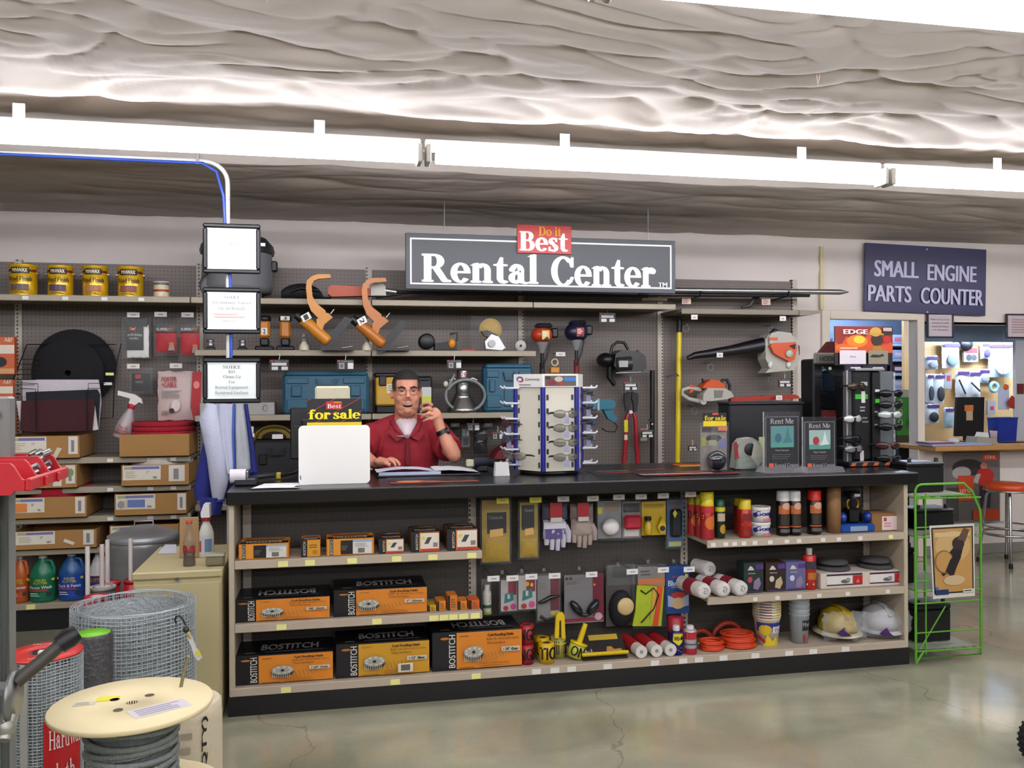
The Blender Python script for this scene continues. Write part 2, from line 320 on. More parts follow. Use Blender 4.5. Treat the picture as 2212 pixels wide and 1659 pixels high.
# ------------------------------------------------------------------ flat print on a face
def plane_map(o,u,v,n):
    o,u,v,n = Vector(o),Vector(u),Vector(v),Vector(n)
    return lambda a,b,k: o+u*a+v*b+n*(.0006+.0004*k)
def front(x0,x1,y,z0,z1): return plane_map((x0,y,z0),(x1-x0,0,0),(0,0,z1-z0),(0,-1,0))
def cylmap(c,r,z0,z1,a0,a1,tilt=None):
    """a from a0 to a1 degrees, 270 faces -y"""
    c = Vector(c)
    def f(a,b,k):
        t = math.radians(a0+(a1-a0)*a); q = Vector(((r+.0006+.0004*k)*math.cos(t),(r+.0006+.0004*k)*math.sin(t),z0+(z1-z0)*b))
        return c+(tilt @ q if tilt is not None else q)
    return f
def pmat(h): return C(h,.5,0,.03,30) if isinstance(h,str) else h
def decal(parent,mp,items,name='print',curved=False):
    mb = MB(); mats = []; L = 0
    def mi(h):
        if h not in mats: mats.append(h)
        mb.k = mats.index(h)
    for it in items:
        t = it[0]; L += 1
        if t == 'r':
            _,a0,b0,a1,b1,h = it; mi(h); n = max(1,int(abs(a1-a0)*12)) if curved else 1
            for i in range(n):
                u0,u1 = a0+(a1-a0)*i/n,a0+(a1-a0)*(i+1)/n
                mb.add([mp(u0,b0,L),mp(u1,b0,L),mp(u1,b1,L),mp(u0,b1,L)],[(0,1,2,3)])
        elif curved and t in 'ep':
            q = [(it[1]+it[3]*math.cos(2*math.pi*i/20),it[2]+it[4]*math.sin(2*math.pi*i/20)) for i in range(20)] if t == 'e' else it[1]
            mi(it[-1]); u0,u1 = min(p[0] for p in q),max(p[0] for p in q); n = max(1,int((u1-u0)*12))
            for i in range(n):
                r = q
                for c_,sg in ((u0+(u1-u0)*i/n,1),(u0+(u1-u0)*(i+1)/n,-1)):
                    o = []
                    for k in range(len(r)):
                        A,B = r[k],r[(k+1) % len(r)]; da,db = sg*(A[0]-c_),sg*(B[0]-c_)
                        if da >= 0: o.append(A)
                        if da*db < 0: f = da/(da-db); o.append((A[0]+(B[0]-A[0])*f,A[1]+(B[1]-A[1])*f))
                    r = o
                    if not r: break
                if len(r) > 2: mb.add([mp(a,b,L) for a,b in r],[tuple(range(len(r)))])
        elif t == 'e':
            _,a,b,ra,rb,h = it; mi(h); n = 20
            mb.add([mp(a+ra*math.cos(2*math.pi*i/n),b+rb*math.sin(2*math.pi*i/n),L) for i in range(n)],[tuple(range(n))])
        elif t == 'p':
            mi(it[2]); q = it[1]; ar = sum(q[i][0]*q[(i+1) % len(q)][1]-q[(i+1) % len(q)][0]*q[i][1] for i in range(len(q)))
            if ar < 0: q = q[::-1]
            mb.add([mp(a,b,L) for a,b in q],[tuple(range(len(q)))])
        elif t == 'l':
            _,a0,b0,a1,b1,n,h = it; mi(h); rr = random.Random(int(a0*999)+n)
            for i in range(n):
                y = b1+(b0-b1)*(i+.25)/n; hh = (b1-b0)/n*.45; a2 = a0+(a1-a0)*rr.uniform(.6,1)
                mb.add([mp(a0,y-hh,L),mp(a2,y-hh,L),mp(a2,y,L),mp(a0,y,L)],[(0,1,2,3)])
        elif t in 'tsbS':   # t sans, b bold sans, s serif, S bold serif: text, centre a, centre b, width, height, colour[, quarter turns]
            _,s,a,b,wa,hb,h = it[:7]; rot = it[7] if len(it) > 7 else 0; mi(h)
            v2,f2 = serif(s) if t in 'sS' else sans(s)
            if not v2: continue
            of = [0.]*len(v2)
            if t in 'sS':
                for j,f in enumerate(f2):
                    for i in f: of[i] = (j % 45)*.03
            if t in 'bS':
                sh = [(-.034,0),(-.017,0),(0,0),(.017,0),(.034,0)] if t == 'b' else [(-.03,0),(-.012,.008),(.012,-.008),(.03,0)]
                nv = len(v2); f2 = [tuple(i+k*nv for i in f) for k in range(len(sh)) for f in f2]; of = [q+k*1.4 for k in range(len(sh)) for q in of]; v2 = [(x+e,y+g) for e,g in sh for x,y in v2]
            x0,x1 = min(q[0] for q in v2),max(q[0] for q in v2); y0,y1 = min(q[1] for q in v2),max(q[1] for q in v2)
            o = []
            for (x,y),z_ in zip(v2,of):
                p,q = (x-x0)/(x1-x0)-.5,(y-y0)/max(y1-y0,1e-6)-.5
                if rot == 1: p,q = -q,p
                elif rot == 2: p,q = -p,-q
                elif rot == 3: p,q = q,-p
                o.append(mp(a+p*wa,b+q*hb,L+z_))
            mb.add(o,f2); L += 7 if t in 'bS' else 2
    return part(parent,name,mb,[pmat(h) for h in mats])
# ================================================================== THE SETTING
YW = 6.85      # inner face of the wall behind the counter
def concrete():
    m = bpy.data.materials.new('polished_concrete'); m.use_nodes = True; nt = m.node_tree; b = nt.nodes['Principled BSDF']
    g = nt.nodes.new('ShaderNodeNewGeometry')
    def nz(sc,det,dist=0):
        n = nt.nodes.new('ShaderNodeTexNoise'); n.inputs['Scale'].default_value = sc; n.inputs['Detail'].default_value = det; n.inputs['Distortion'].default_value = dist
        nt.links.new(g.outputs['Position'],n.inputs['Vector']); return n
    r = nt.nodes.new('ShaderNodeValToRGB'); e = r.color_ramp.elements
    e[0].position = .3; e[0].color = (*lin('#7d7d69'),1); e[1].position = .72; e[1].color = (*lin('#aaa58b'),1)
    x = e.new(.5); x.color = (*lin('#93917c'),1)
    nt.links.new(nz(1.6,6,.6).outputs['Fac'],r.inputs[0])
    r2 = nt.nodes.new('ShaderNodeValToRGB'); e = r2.color_ramp.elements
    e[0].position = .56; e[0].color = (0,0,0,1); e[1].position = .72; e[1].color = (1,1,1,1)
    nt.links.new(nz(.9,3,.3).outputs['Fac'],r2.inputs[0])
    mx = nt.nodes.new('ShaderNodeMix'); mx.data_type = 'RGBA'; nt.links.new(math_node(nt,'MULTIPLY',r2.outputs[0],.5),mx.inputs[0])
    nt.links.new(r.outputs[0],mx.inputs[6]); mx.inputs[7].default_value = (*lin('#9c8569'),1)
    v = nt.nodes.new('ShaderNodeTexVoronoi'); v.feature = 'DISTANCE_TO_EDGE'; v.inputs['Scale'].default_value = .55
    wv = nt.nodes.new('ShaderNodeVectorMath'); wv.operation = 'ADD'; nt.links.new(g.outputs['Position'],wv.inputs[0])
    n3 = nz(2.2,5); sc = nt.nodes.new('ShaderNodeVectorMath'); sc.operation = 'SCALE'; sc.inputs['Scale'].default_value = .45
    nt.links.new(n3.outputs['Color'],sc.inputs[0]); nt.links.new(sc.outputs[0],wv.inputs[1]); nt.links.new(wv.outputs[0],v.inputs['Vector'])
    cr = math_node(nt,'LESS_THAN',v.outputs['Distance'],.0022)
    m3 = nt.nodes.new('ShaderNodeMix'); m3.data_type = 'RGBA'; nt.links.new(math_node(nt,'MULTIPLY',cr,.35),m3.inputs[0])
    nt.links.new(mx.outputs[2],m3.inputs[6]); m3.inputs[7].default_value = (*lin('#4f4a3e'),1)
    n4 = nz(90,2); m4 = nt.nodes.new('ShaderNodeMix'); m4.data_type = 'RGBA'; m4.blend_type = 'MULTIPLY'; m4.inputs[0].default_value = .25
    nt.links.new(m3.outputs[2],m4.inputs[6]); nt.links.new(n4.outputs['Color'],m4.inputs[7])
    nt.links.new(m4.outputs[2],b.inputs['Base Color'])
    ro = nt.nodes.new('ShaderNodeMapRange'); ro.inputs[3].default_value = .07; ro.inputs[4].default_value = .2
    nt.links.new(nz(3,4).outputs['Fac'],ro.inputs[0]); nt.links.new(ro.outputs[0],b.inputs['Roughness'])
    bp = nt.nodes.new('ShaderNodeBump'); bp.inputs['Strength'].default_value = .06; bp.inputs['Distance'].default_value = .02
    nt.links.new(nz(5,2).outputs['Fac'],bp.inputs['Height']); nt.links.new(bp.outputs['Normal'],b.inputs['Normal'])
    b.inputs['Specular IOR Level'].default_value = .6
    return m
XL,XR,YR = -7.0,9.5,-6.0
mb = MB().add([(XL,YR,0),(XR,YR,0),(XR,10.2,0),(XL,10.2,0)],[(0,1,2,3)]); struct('floor',mb,concrete())
# --- the fabric (insulation facing) ceiling: a heightfield with real folds, pinned up at points, sagging between the purlins
def ridge(p): return 1-abs(noise.noise(p))*2
def sharp(p): return max(0.,ridge(p))**4
PINS = [(x*1.21+.6*(k % 2)+.3*math.sin(k*3.1+x),y) for k,y in enumerate((1.7,2.75,3.2,3.62,4.0,4.9,5.6,6.3)) for x in range(-4,8)]
PR_ = {}
def PROW(y):
    k = round(y,3)
    if k not in PR_: PR_[k] = [p for p in PINS if abs(p[1]-y) < .35]
    return PR_[k]
def ceil_z(x,y):
    base = 2.785+.03*min(1.,max(0.,(5.6-y)/1.1))
    k = (y-4.28)/1.97; fr = k-math.floor(k+.5)            # 0 on a lamp row, +-.5 midway
    d = fr*1.97
    if y < 5.2:
        base += .10*math.cos(fr*math.pi)**2*0 + .05*(1-math.cos(2*math.pi*fr))/2
        base -= .03*math.exp(-((d+.12)/.06)**2)           # hem on the near side of each lamp row
        base += .04*math.exp(-((d-.06)/.1)**2)
    q = .35*noise.noise((x*.9,y*1.3,5.)); u,v = x+q,y+.5*q
    f = .028*sharp((u*.75+.3*v,v*2.2,1.3)) + .026*sharp((u*.9-v*.9,v*1.5+u*.7,7.1)) + .016*sharp((u*1.5+v*.8,v*4.5-u*.5,4.2)) + .007*sharp((u*3.,v*9.,6.)) + .02*noise.noise((x*.7,y*1.1,2.))
    far = min(1.,max(.3,(5.4-y)/1.4)) if y > 3.8 else 1.
    z = base + f*far*1.1
    for a,b in PROW(y):
        q = (x-a)**2*2.2+(y-b)**2*14
        if q < 1.6: z += .05*math.exp(-math.sqrt(q)*3.2)
    e = (YW-y)/.25
    return z if e > 1 else z*e+2.775*(1-e)
def fabric(hexa,sc=5.):
    m = C(hexa,.8,0,.08,2.5,.5,sc); return m
mb = MB(); nx,ny = 380,320; x0,x1,y0,y1 = -4.2,8.0,1.2,YW
mb.sheet(lambda u,v: (x0+(x1-x0)*u,y0+(y1-y0)*v,ceil_z(x0+(x1-x0)*u,y0+(y1-y0)*v)),nx,ny)
mb.add([(XL,YR,2.8),(XR,YR,2.8),(XR,y0,2.8),(XL,y0,2.8)],[(0,1,2,3)]); mb.add([(XL,y0,2.8),(x0,y0,2.8),(x0,YW,2.78),(XL,YW,2.78)],[(0,1,2,3)])
mb.add([(x1,y0,2.8),(XR,y0,2.8),(XR,YW,2.78),(x1,YW,2.78)],[(0,1,2,3)])
struct('ceiling',mb,fabric('#beb5ad'))
for k,(px,py) in enumerate(((577,32),(1767,118))):
    p = at(px,py,3.05 if k == 0 else 3.5); solo('hanging_tie',['pale string tie dangling from the fabric ceiling near the top edge','pale looped string tie on the fabric ceiling above the dark pole'][k],'string',MB().tube([Vector((p.x+e,p.y,ceil_z(p.x,p.y)-h)) for e,h in ((-.005,0),(-.006,.03),(0,.065),(.006,.03),(.01,0))],.0022,5),C('#d9c2b4',.7),'string ties on the ceiling')
# --- walls
WHITE = C('#dcd3cd',.75,0,.05,2.5,.35,4.)
DOOR = (4.216,5.072,0.,2.085); WIN = (5.141,6.75,.985,2.049)
def wall_y(x,z):
    if z < 2.11 and 4.0 < x: return YW
    e = min(1.,max(0.,(z-2.08)/.1)) if x > 4. else 1.
    return YW-(.03 if x < 4.2 else .008)*e*(sharp((x*1.3+z*1.5,z*2.2,3.)) + sharp((x*2.1-z*2.6,z*1.2,8.)) + .4*noise.noise((x*2.5,z*5.,1.)))
mb = MB(); xs = [XL+.07*i for i in range(int((XR-XL)/.07)+1)]+[DOOR[0],DOOR[1],WIN[0],WIN[1],XR]; xs = sorted(set(round(a,4) for a in xs))
zs = sorted(set([round(.07*i,4) for i in range(40)]+[WIN[2],WIN[3],DOOR[3],2.79]))
fs = []; nz_ = len(zs)
for i in range(len(xs)-1):
    for j in range(len(zs)-1):
        cx,cz = (xs[i]+xs[i+1])/2,(zs[j]+zs[j+1])/2
        if DOOR[0] < cx < DOOR[1] and cz < DOOR[3]: continue
        if WIN[0] < cx < WIN[1] and WIN[2] < cz < WIN[3]: continue
        fs.append((i*nz_+j,(i+1)*nz_+j,(i+1)*nz_+j+1,i*nz_+j+1))
mb.add([(a,wall_y(a,b),b) for a in xs for b in zs],fs,True)
# reveals give the wall its thickness
for (a,b,c,d) in (DOOR,WIN):
    mb.box(a-.02,a,YW,YW+.11,c,d); mb.box(b,b+.02,YW,YW+.11,c,d); mb.box(a-.02,b+.02,YW,YW+.11,d,d+.02)
mb.box(WIN[0],WIN[1],YW,YW+.11,WIN[2]-.02,WIN[2])
struct('wall_back',mb,WHITE)
SHADE = C('#a9a49a',.8,0,.06,2)
struct('wall_left',MB().box(XL-.1,XL,YR,YW,0,2.85),SHADE); struct('wall_right',MB().box(XR,XR+.1,YR,10.2,0,2.85),SHADE)
struct('wall_rear',MB().box(XL,XR,YR-.1,YR,0,2.85),SHADE)
CASE = C('#d8cdc0',.5,0,.04,4)
mb = MB(); a,b,c,d = DOOR
mb.box(a-.075,a+.004,YW-.022,YW,0,d+.075,.006); struct('trim_1',mb,CASE)
struct('trim_2',MB().box(b-.004,b+.066,YW-.022,YW,0,d+.075,.006),CASE); struct('trim_3',MB().box(a+.004,b-.004,YW-.022,YW,d-.004,d+.075,.006),CASE)
struct('baseboard_back',MB().box(5.14,XR,YW-.012,YW,0,.09,.004),C('#8f8a84',.5))
# wooden ledge of the parts window
mb = MB().box(5.06,6.9,YW-.26,YW+.3,.945,.985,.006); struct('trim_4',mb,C('#b98d55',.5,0,.18,6))
struct('trim_6',MB().box(at(1767,600,YW).x,at(1774,600,YW).x,YW-.04,YW-.02,2.16,2.7),C('#d6c9a4',.6))
# --- the parts room behind the window and door
BR = C('#a6b4c4',.7,0,.05,3)
struct('wall_parts_room',MB().box(3.2,XR,9.6,9.7,0,2.6).box(3.2,3.3,YW+.12,9.6,0,2.6),BR)
struct('ceiling_parts_room',MB().box(3.2,XR,YW+.1,9.7,2.5,2.56),C('#8d9cb0',.8))
PEGT = grid_mat('tan_pegboard','#c9a878','#5d4a30',.0254,.0254,.12,.12)
struct('wall_parts_pegboard',MB().box(5.85,9.2,8.1,8.14,.8,2.2),PEGT)
struct('trim_5',MB().box(5.6,9.4,7.5,7.56,1.93,2.5),C('#93a6bf',.7))
# --- fluorescent strips: housing, tube, end sockets, hanger tabs
ENAM = C('#e9e6e0',.4,0,.03,5); TUBE = C('#f7f8ff',.4,0,0.,1,0,60,1,TUBE_E)
def lamp_row(y,x0,n,z=2.655,L=2.53,tubes=True,where=''):
    for i in range(n):
        a = x0+i*L; b = a+L-.02
        t = T('fluorescent_strip','white fluorescent strip light '+where[i],'strip light',((a+b)/2,y,z),0,'fluorescent strip lights under the fabric ceiling')
        part(t,'housing',MB().box(a,b,y-.02,y+.07,z+.045,z+.09,.006),ENAM)
        part(t,'tube',MB().cyl((a+.05,y-.04,z-.008),(b-.03,y-.04,z-.008),.03,n=10),TUBE)
        for c in (a+.012,b-.012):
            part(t,'socket',MB().box(c-.012,c+.012,y-.085,y+.02,z-.04,z+.05,.005),C('#c9c7c0',.5))
        for c in (a+L*.28,a+L*.8):
            part(t,'hanger_tab',MB().box(c-.025,c+.025,y-.027,y-.021,z+.05,z+.15),ENAM)
lamp_row(4.33,-2.06,4,where=['beside the bent conduit','above the gap between the notices and the large dark sign','above the black countertop end','nearest the blue counter sign'])
lamp_row(2.36,-4.3,4,where=['second row, over the wire rolls','second row, over the cable spool','second row, over the open floor','second row, by the far side of the shop'])
lamp_row(.39,-3.2,4,where=['third row, '+s for s in ('first','second','third','fourth')])
lamp_row(-1.58,-3.2,4,where=['fourth row, '+s for s in ('first','second','third','fourth')])
lamp_row(-3.55,-3.2,4,where=['fifth row, '+s for s in ('first','second','third','fourth')])
# lamp of the parts room
COOL = C('#dfeeff',.4,0,0,1,0,60,1,TUBE_E*3.2)
for k,(xa,ya,zz) in enumerate(((6.2,7.66,2.05),(4.6,8.6,2.36))):
    t = T('fluorescent_strip','cool white strip light in the parts room, '+('over the window' if k == 0 else 'over the doorway shelves'),'strip light',(xa+.7,ya,2.0))
    part(t,'housing',MB().box(xa,xa+1.6,ya-.06,ya+.06,zz+.035,zz+.1,.006),ENAM); part(t,'tube',MB().cyl((xa+.03,ya,zz),(xa+1.57,ya,zz),.028,n=10),COOL)
# ================================================================== SHELVING BEHIND THE COUNTER
YF,YB = 6.0,6.42
PEG = grid_mat('grey_pegboard','#776e68','#3c3732',.0254,.0254,.15,.15)
SLOT = grid_mat('slotted_steel','#b5ada1','#3a352f',.05,.0254,.11,.3)
LIP = C('#a49a88',.5,0,.05,6); SHELF = C('#8d8578',.6,0,.06,5); BLACK = C('#0d0c0f',.5,0,.1,8); DARK = C('#1d1b20',.55,0,.1,10)
TAGW = C('#dedbd6',.6); TAGY = C('#e6e39a',.6)
BAYX = [-3.17,-2.02,-.87,.289,1.41,2.509,3.645]
BAYL = ['grey pegboard shelving bay with the orange blister packs','grey pegboard shelving bay with yellow stain cans and floor pad cartons','grey pegboard shelving bay behind the hanging notices and nailers',
        'grey pegboard shelving bay behind the man in the red shirt','grey pegboard bay behind the safety glasses tower','grey pegboard bay holding the leaf blower and chainsaw']
TAGMESH = {}
def price_tag(parent,x,y,z,w_=.035,h=.022,m=None,kind='price_tag',t=.002):
    return part(parent,kind,MB().box(x-w_/2,x+w_/2,y-t,y,z-h/2,z+h/2),m or TAGW)
def shelf(bay,a,b,z,yf=YF,tags=(),lip=.036,m=LIP):
    s = part(bay,'shelf',MB().box(a,b,yf+.006,YB-.01,z-.022,z),SHELF)
    part(s,'lip',MB().box(a,b,yf,yf+.012,z-lip,z+.003,.004),m)
    for t in tags: price_tag(s,t,yf,z-lip*.5)
    return s
bays = []
for i,l in enumerate(BAYL):
    a,b = BAYX[i],BAYX[i+1]; top = 2.365 if i < 5 else 2.345
    t = T('gondola_bay',l,'shelving',((a+b)/2,YB,0),0,'grey pegboard shelving bays along the wall'); bays.append(t)
    part(t,'pegboard',MB().box(a+.024,b-.024,YB,YB+.012,.15,top),PEG)
    part(t,'upright',MB().box(b-.022,b+.022,YB-.012,YB+.03,0,top+.015),SLOT)
    part(t,'base_deck',MB().box(a+.004,b-.004,5.98,YB-.003,.14,.178,.004),LIP); part(t,'kick_plate',MB().box(a+.004,b-.004,6.02,6.04,0,.14),BLACK)
S1,S2,S3 = 2.107,1.765,1.337
shelf(bays[0],-3.17,-2.025,S1,tags=(-2.1,)); shelf(bays[1],-2.02,-.875,S1,tags=(-1.85,-1.62,-1.39,-1.17))
shelf(bays[2],-.87,.284,S1); shelf(bays[3],.289,1.405,S1); shelf(bays[4],1.41,2.47,S1)
shelf(bays[2],-.848,.284,S2); shelf(bays[3],.289,1.427,S2); shelf(bays[2],-.848,.284,S3); shelf(bays[3],.289,1.427,S3)
shelf(bays[5],2.515,3.45,2.078,m=SHELF)
mb = MB().prism([(3.452,2.04),(3.55,2.045),(3.62,2.058),(3.64,2.07),(3.62,2.079),(3.452,2.081)],6.0,6.4); part(bays[5],'bullnose',mb,SHELF)
for z in (1.08,.894,.708):
    shelf(bays[1],-2.0,-.875,z,tags=(-1.36,-1.12,-.98)); shelf(bays[0],-3.1,-2.045,z)
for a in (-2.02,-1.5): price_tag(bays[1],a+.2,5.98,.16,.05,.03,TAGY)
# ---------------- yellow stain cans and the small white can on the top shelf
def paint_can(px0,px1,pyt,label,streak):
    d = 6.1; a,b = X(px0,d),X(px1,d); r = (b-a)/2*.98; c = ((a+b)/2,d,S1); h = Z((px0+px1)/2,pyt,d)-S1
    t = T('stain_can',label,'paint can',c,0,'yellow stain cans on the top shelf')
    part(t,'body',MB().lathe([(0,0),(r*.98,0),(r,.004),(r*.97,.01),(r*.97,h-.012),(r,h-.008),(r,h),(r*.9,h-.003),(r*.86,h-.012),(0,h-.012)],c,28),C('#d8b021',.22,.35,.06,10))
    for s in (-1,1): part(t,'ear',MB().cyl((c[0]+s*r*.95,d,S1+h*.74),(c[0]+s*(r+.008),d,S1+h*.74),.009,n=10),C('#b8b6ae',.3,.9))
    part(t,'handle',MB().tube([(c[0]+(r+.004)*math.cos(k*math.pi/10),d-.004-(r+.012)*math.sin(k*math.pi/10)*.25+.03,S1+h*.74-(.09)*math.sin(k*math.pi/10)*0-.0) for k in range(0,0)] or [(c[0]-r-.005,d,S1+h*.74),(c[0]-r*.9,d+r*.6,S1+h*.62),(c[0],d+r+.01,S1+h*.5),(c[0]+r*.9,d+r*.6,S1+h*.62),(c[0]+r+.005,d,S1+h*.74)],.002,5),C('#9b9890',.3,.9))
    decal(t,cylmap(c,r*.975,0,h,195,345),[('r',0,.76,1,.84,'#7a1d1a'),('p',[(.2,.8),(.25,.7),(.75,.7),(.8,.8),(.75,.9),(.25,.9)],'#15130f'),('b','MINWAX',.5,.8,.42,.12,'#e9dfc0'),
        ('S','Wood Finish',.5,.53,.66,.16,'#3a1d06'),('r',.26,.16,.74,.36,streak),('l',.3,.05,.7,.13,2,'#7c5a10'),('r',.22,.42,.78,.43,'#7a5a12')],'print',True)
for q,l,s in (((20,83,573),'yellow metal stain can nearest the end of the top shelf, grey stain swatch','#6f5a52'),((103,161,575),'second yellow stain can along the shelf, purple-grey swatch','#5a4560'),
                ((178,236,576),'third yellow stain can along the shelf, tan swatch','#b0794f'),((254,312,578),'yellow stain can beside the small white can, brown swatch','#8a5444')): paint_can(*q,l,s)
d = 6.08; c = (X(349.5,d),d,S1); r = .05; h = .105
t = T('small_can','small cream can with a red band at the end of the yellow stain cans','can',c)
part(t,'body',MB().lathe([(0,0),(r,0),(r,.003),(r*.96,.008),(r*.96,h-.006),(r,h-.003),(r,h),(r*.85,h-.004),(0,h-.004)],c,24),C('#cfc3a2',.4))
decal(t,cylmap(c,r*.965,0,h,195,345),[('r',0,.78,1,.93,'#5e6470'),('r',0,.36,1,.5,'#a82a26'),('l',.15,.55,.85,.74,2,'#8a7a55'),('l',.2,.08,.8,.3,3,'#9a8a65')],'print',True)
# ---------------- shop vacuum on the top shelf behind the notices
d = 6.2; c = (X(514,d),d,S1)
t = T('shop_vacuum','grey drum shop vacuum with black lid on the top shelf','vacuum',c)
part(t,'drum',MB().lathe([(0,.05),(.22,.05),(.235,.09),(.225,.3),(.235,.315),(0,.32)],c,32),C('#77777a',.5))
part(t,'lid',MB().lathe([(.238,.31),(.245,.33),(.235,.37),(.19,.42),(.12,.445),(0,.45)],c,32),C('#2a2a2e',.45))
part(t,'carry_handle',MB().tube([(c[0]-.1,d-.05,S1+.43),(c[0]-.08,d-.05,S1+.47),(c[0]+.08,d-.05,S1+.47),(c[0]+.1,d-.05,S1+.43)],.014,8),BLACK)
part(t,'latch',MB().box(c[0]+.22,c[0]+.262,d-.04,d+.03,S1+.2,S1+.27,.008),BLACK); part(t,'badge',MB().box(c[0]+.14,c[0]+.2,d-.245,d-.225,S1+.335,S1+.36,.003),C('#9da0a3',.3,.6))
for k in range(4):
    q = math.radians(45+90*k); p = (c[0]+.2*math.cos(q),d+.2*math.sin(q)*.9)
    cs = part(t,'caster',MB().cyl((p[0],p[1]-.012,S1+.026),(p[0],p[1]+.012,S1+.026),.026,n=14),BLACK); part(cs,'fork',MB().box(p[0]-.01,p[0]+.01,p[1]-.02,p[1]+.02,S1+.03,S1+.075),BLACK)
part(t,'hose_port',MB().lathe([(.085,0),(.09,.01),(.09,.03),(.07,.035),(0,.03)],(X(460,5.97),6.02,Z(460,614,5.97)),26,'y'),C('#5b5b5f',.5)); 
# ---------------- wall-hung blister packs and bags of the left bay
def hang_tag(px,py,d=6.2,label=None,w_=.078,h=.032,m=None):
    p = at(px,py,d); t = T('peg_hook',label,'hook',(p.x,d,p.z),0,'price tag hooks on the pegboard')
    part(t,'wire',MB().tube([(p.x,YB,p.z+.012),(p.x,d+.012,p.z+.008),(p.x,d+.004,p.z+.004)],.0025,5),C('#8e8c88',.35,.9)); part(t,'tag',MB().box(p.x-w_/2,p.x+w_/2,d-.001,d+.002,p.z-h/2,p.z+h/2),m or TAGW)
    part(t,'print',MB().box(p.x-w_*.2,p.x+w_*.2,d-.0016,d-.001,p.z-h*.2,p.z+h*.1),C('#b5a39d',.6))
for px,py,l in ((288,680,'over the black polishing cloth pack'),(347,679,'over the middle red pad pack'),(405,680,'over the red pad pack by the notices'),(288,791,'over the small black pouch'),(380,790,'over the white vacuum bag pack')):
    hang_tag(px,py,6.22,'white price tag on a peg hook '+l)
d = 6.26
a,b,z0,z1 = bx(266,322,692,772,d)
t = T('polishing_cloth_pack','clear pack with black polishing cloths card and white cloth, hung tilted','pack',((a+b)/2,d,z0)); st = []
part(t,'cloth',MB().pillow(a+.02,b-.005,z0,z1-.03,d+.02,.014,seed=1),C('#e4e2df',.8)); part(t,'card',MB().box(a+.02,b-.035,d-.002,d+.0,z0+.05,z1-.03),C('#1b1718',.4))
part(t,'bag',MB().pillow(a-.01,b+.01,z0-.01,z1+.02,d+.015,.03,seed=2),clear(a=.16)); part(t,'header',MB().box(a+.015,b-.01,d-.006,d-.003,z1-.04,z1+.01),C('#141215',.4))
decal(t,front(a+.02,b-.035,d-.0022,z0+.05,z1-.03),[('p',[(.2,.78),(.55,.8),(.55,.92),(.38,.87),(.2,.92)],'#c8412c'),('p',[(.32,.8),(.46,.8),(.46,.86),(.39,.84),(.32,.86)],'#e6b53c'),('s','polishing',.5,.6,.85,.13,'#c9c5c0'),('s','cloths',.45,.47,.55,.1,'#c9c5c0'),('l',.2,.3,.7,.4,3,'#5a4f2c')])
for k,(p0,p1,l) in enumerate(((333,383,'red microfibre pad in a clear pouch with a black header, middle of the upper row'),(386,433,'crumpled clear pouch with a red pad, half behind the second notice'))):
    a,b,z0,z1 = bx(p0,p1,693,766+5*k,d); t = T('red_pad_pack',l,'pack',((a+b)/2,d,z0),0,'red pad packs on the pegboard')
    part(t,'pad',MB().pillow(a+.008,b-.008,z0+.015,z1-.07,d+.018,.02,seed=5+k),C('#b92a35',.8,0,.15,30)); part(t,'header',MB().box(a+.004,b-.004,d-.012,d-.008,z1-.075,z1-.04),C('#1a1518',.4))
    part(t,'bag',MB().pillow(a-.006,b+.006,z0-.01-.02*k,z1+.02,d+.012,.034,wob=.012,seed=8+k),clear(a=.18))
    decal(t,front(a+.004,b-.004,d-.0125,z1-.075,z1-.04),[('t','SUPER',.34,.5,.5,.5,'#d8d4cf'),('t','FIT',.76,.5,.3,.5,'#d9861e')]); decal(t,front(a,b,d-.012,z0,z0+.09),[('p',[(.62,.3),(.9,.3),(.86,.8),(.66,.8)],'#9a8c80'),('e',.76,.84,.12,.1,'#d06a28')])
a,b,z0,z1 = bx(280,328,800,849,d); t = T('black_pouch_pack','small clear pouch with a black square card below the polishing cloths','pack',((a+b)/2,d,z0))
part(t,'card',MB().box(a+.012,b-.012,d+.004,d+.012,z0+.012,z1-.02),C('#17161a',.45)); part(t,'bag',MB().pillow(a-.004,b+.006,z0-.008,z1+.02,d+.006,.02,wob=.008,seed=12),clear(a=.2)); decal(t,front(a+.012,b-.012,d+.003,z0,z1-.02),[('r',.2,.74,.5,.94,'#b73a2c'),('l',.2,.5,.8,.62,2,'#8b8782')])
a,b,z0,z1 = bx(340,436,802,908,d)
t = T('vacuum_bag_pack','white filter bag pack with red side stripe leaning on the pegboard','pack',((a+b)/2,d,z0))
part(t,'bag',MB().pillow(a,b,z0,z1,d+.02,.022,wob=.01,seed=14,p=.3),C('#cbb9b4',.6)); part(t,'stripe',MB().prism(pp(d-.004,[(416,803),(436,803),(433,900),(418,906),(412,880)]),d-.012,d-.008),C('#b01f2a',.5))
decal(t,front(a,b,d-.012,z0,z1),[('b','PORTER',.27,.84,.34,.1,'#b3202c'),('b','+CABLE',.27,.73,.34,.1,'#b3202c'),('l',.1,.46,.55,.62,4,'#9d9490'),('e',.42,.3,.1,.12,'#d9cdc8'),('l',.1,.1,.3,.2,3,'#77706d'),('e',.33,.2,.06,.05,'#2c2628'),('e',.89,.72,.07,.08,'#d98a80')])
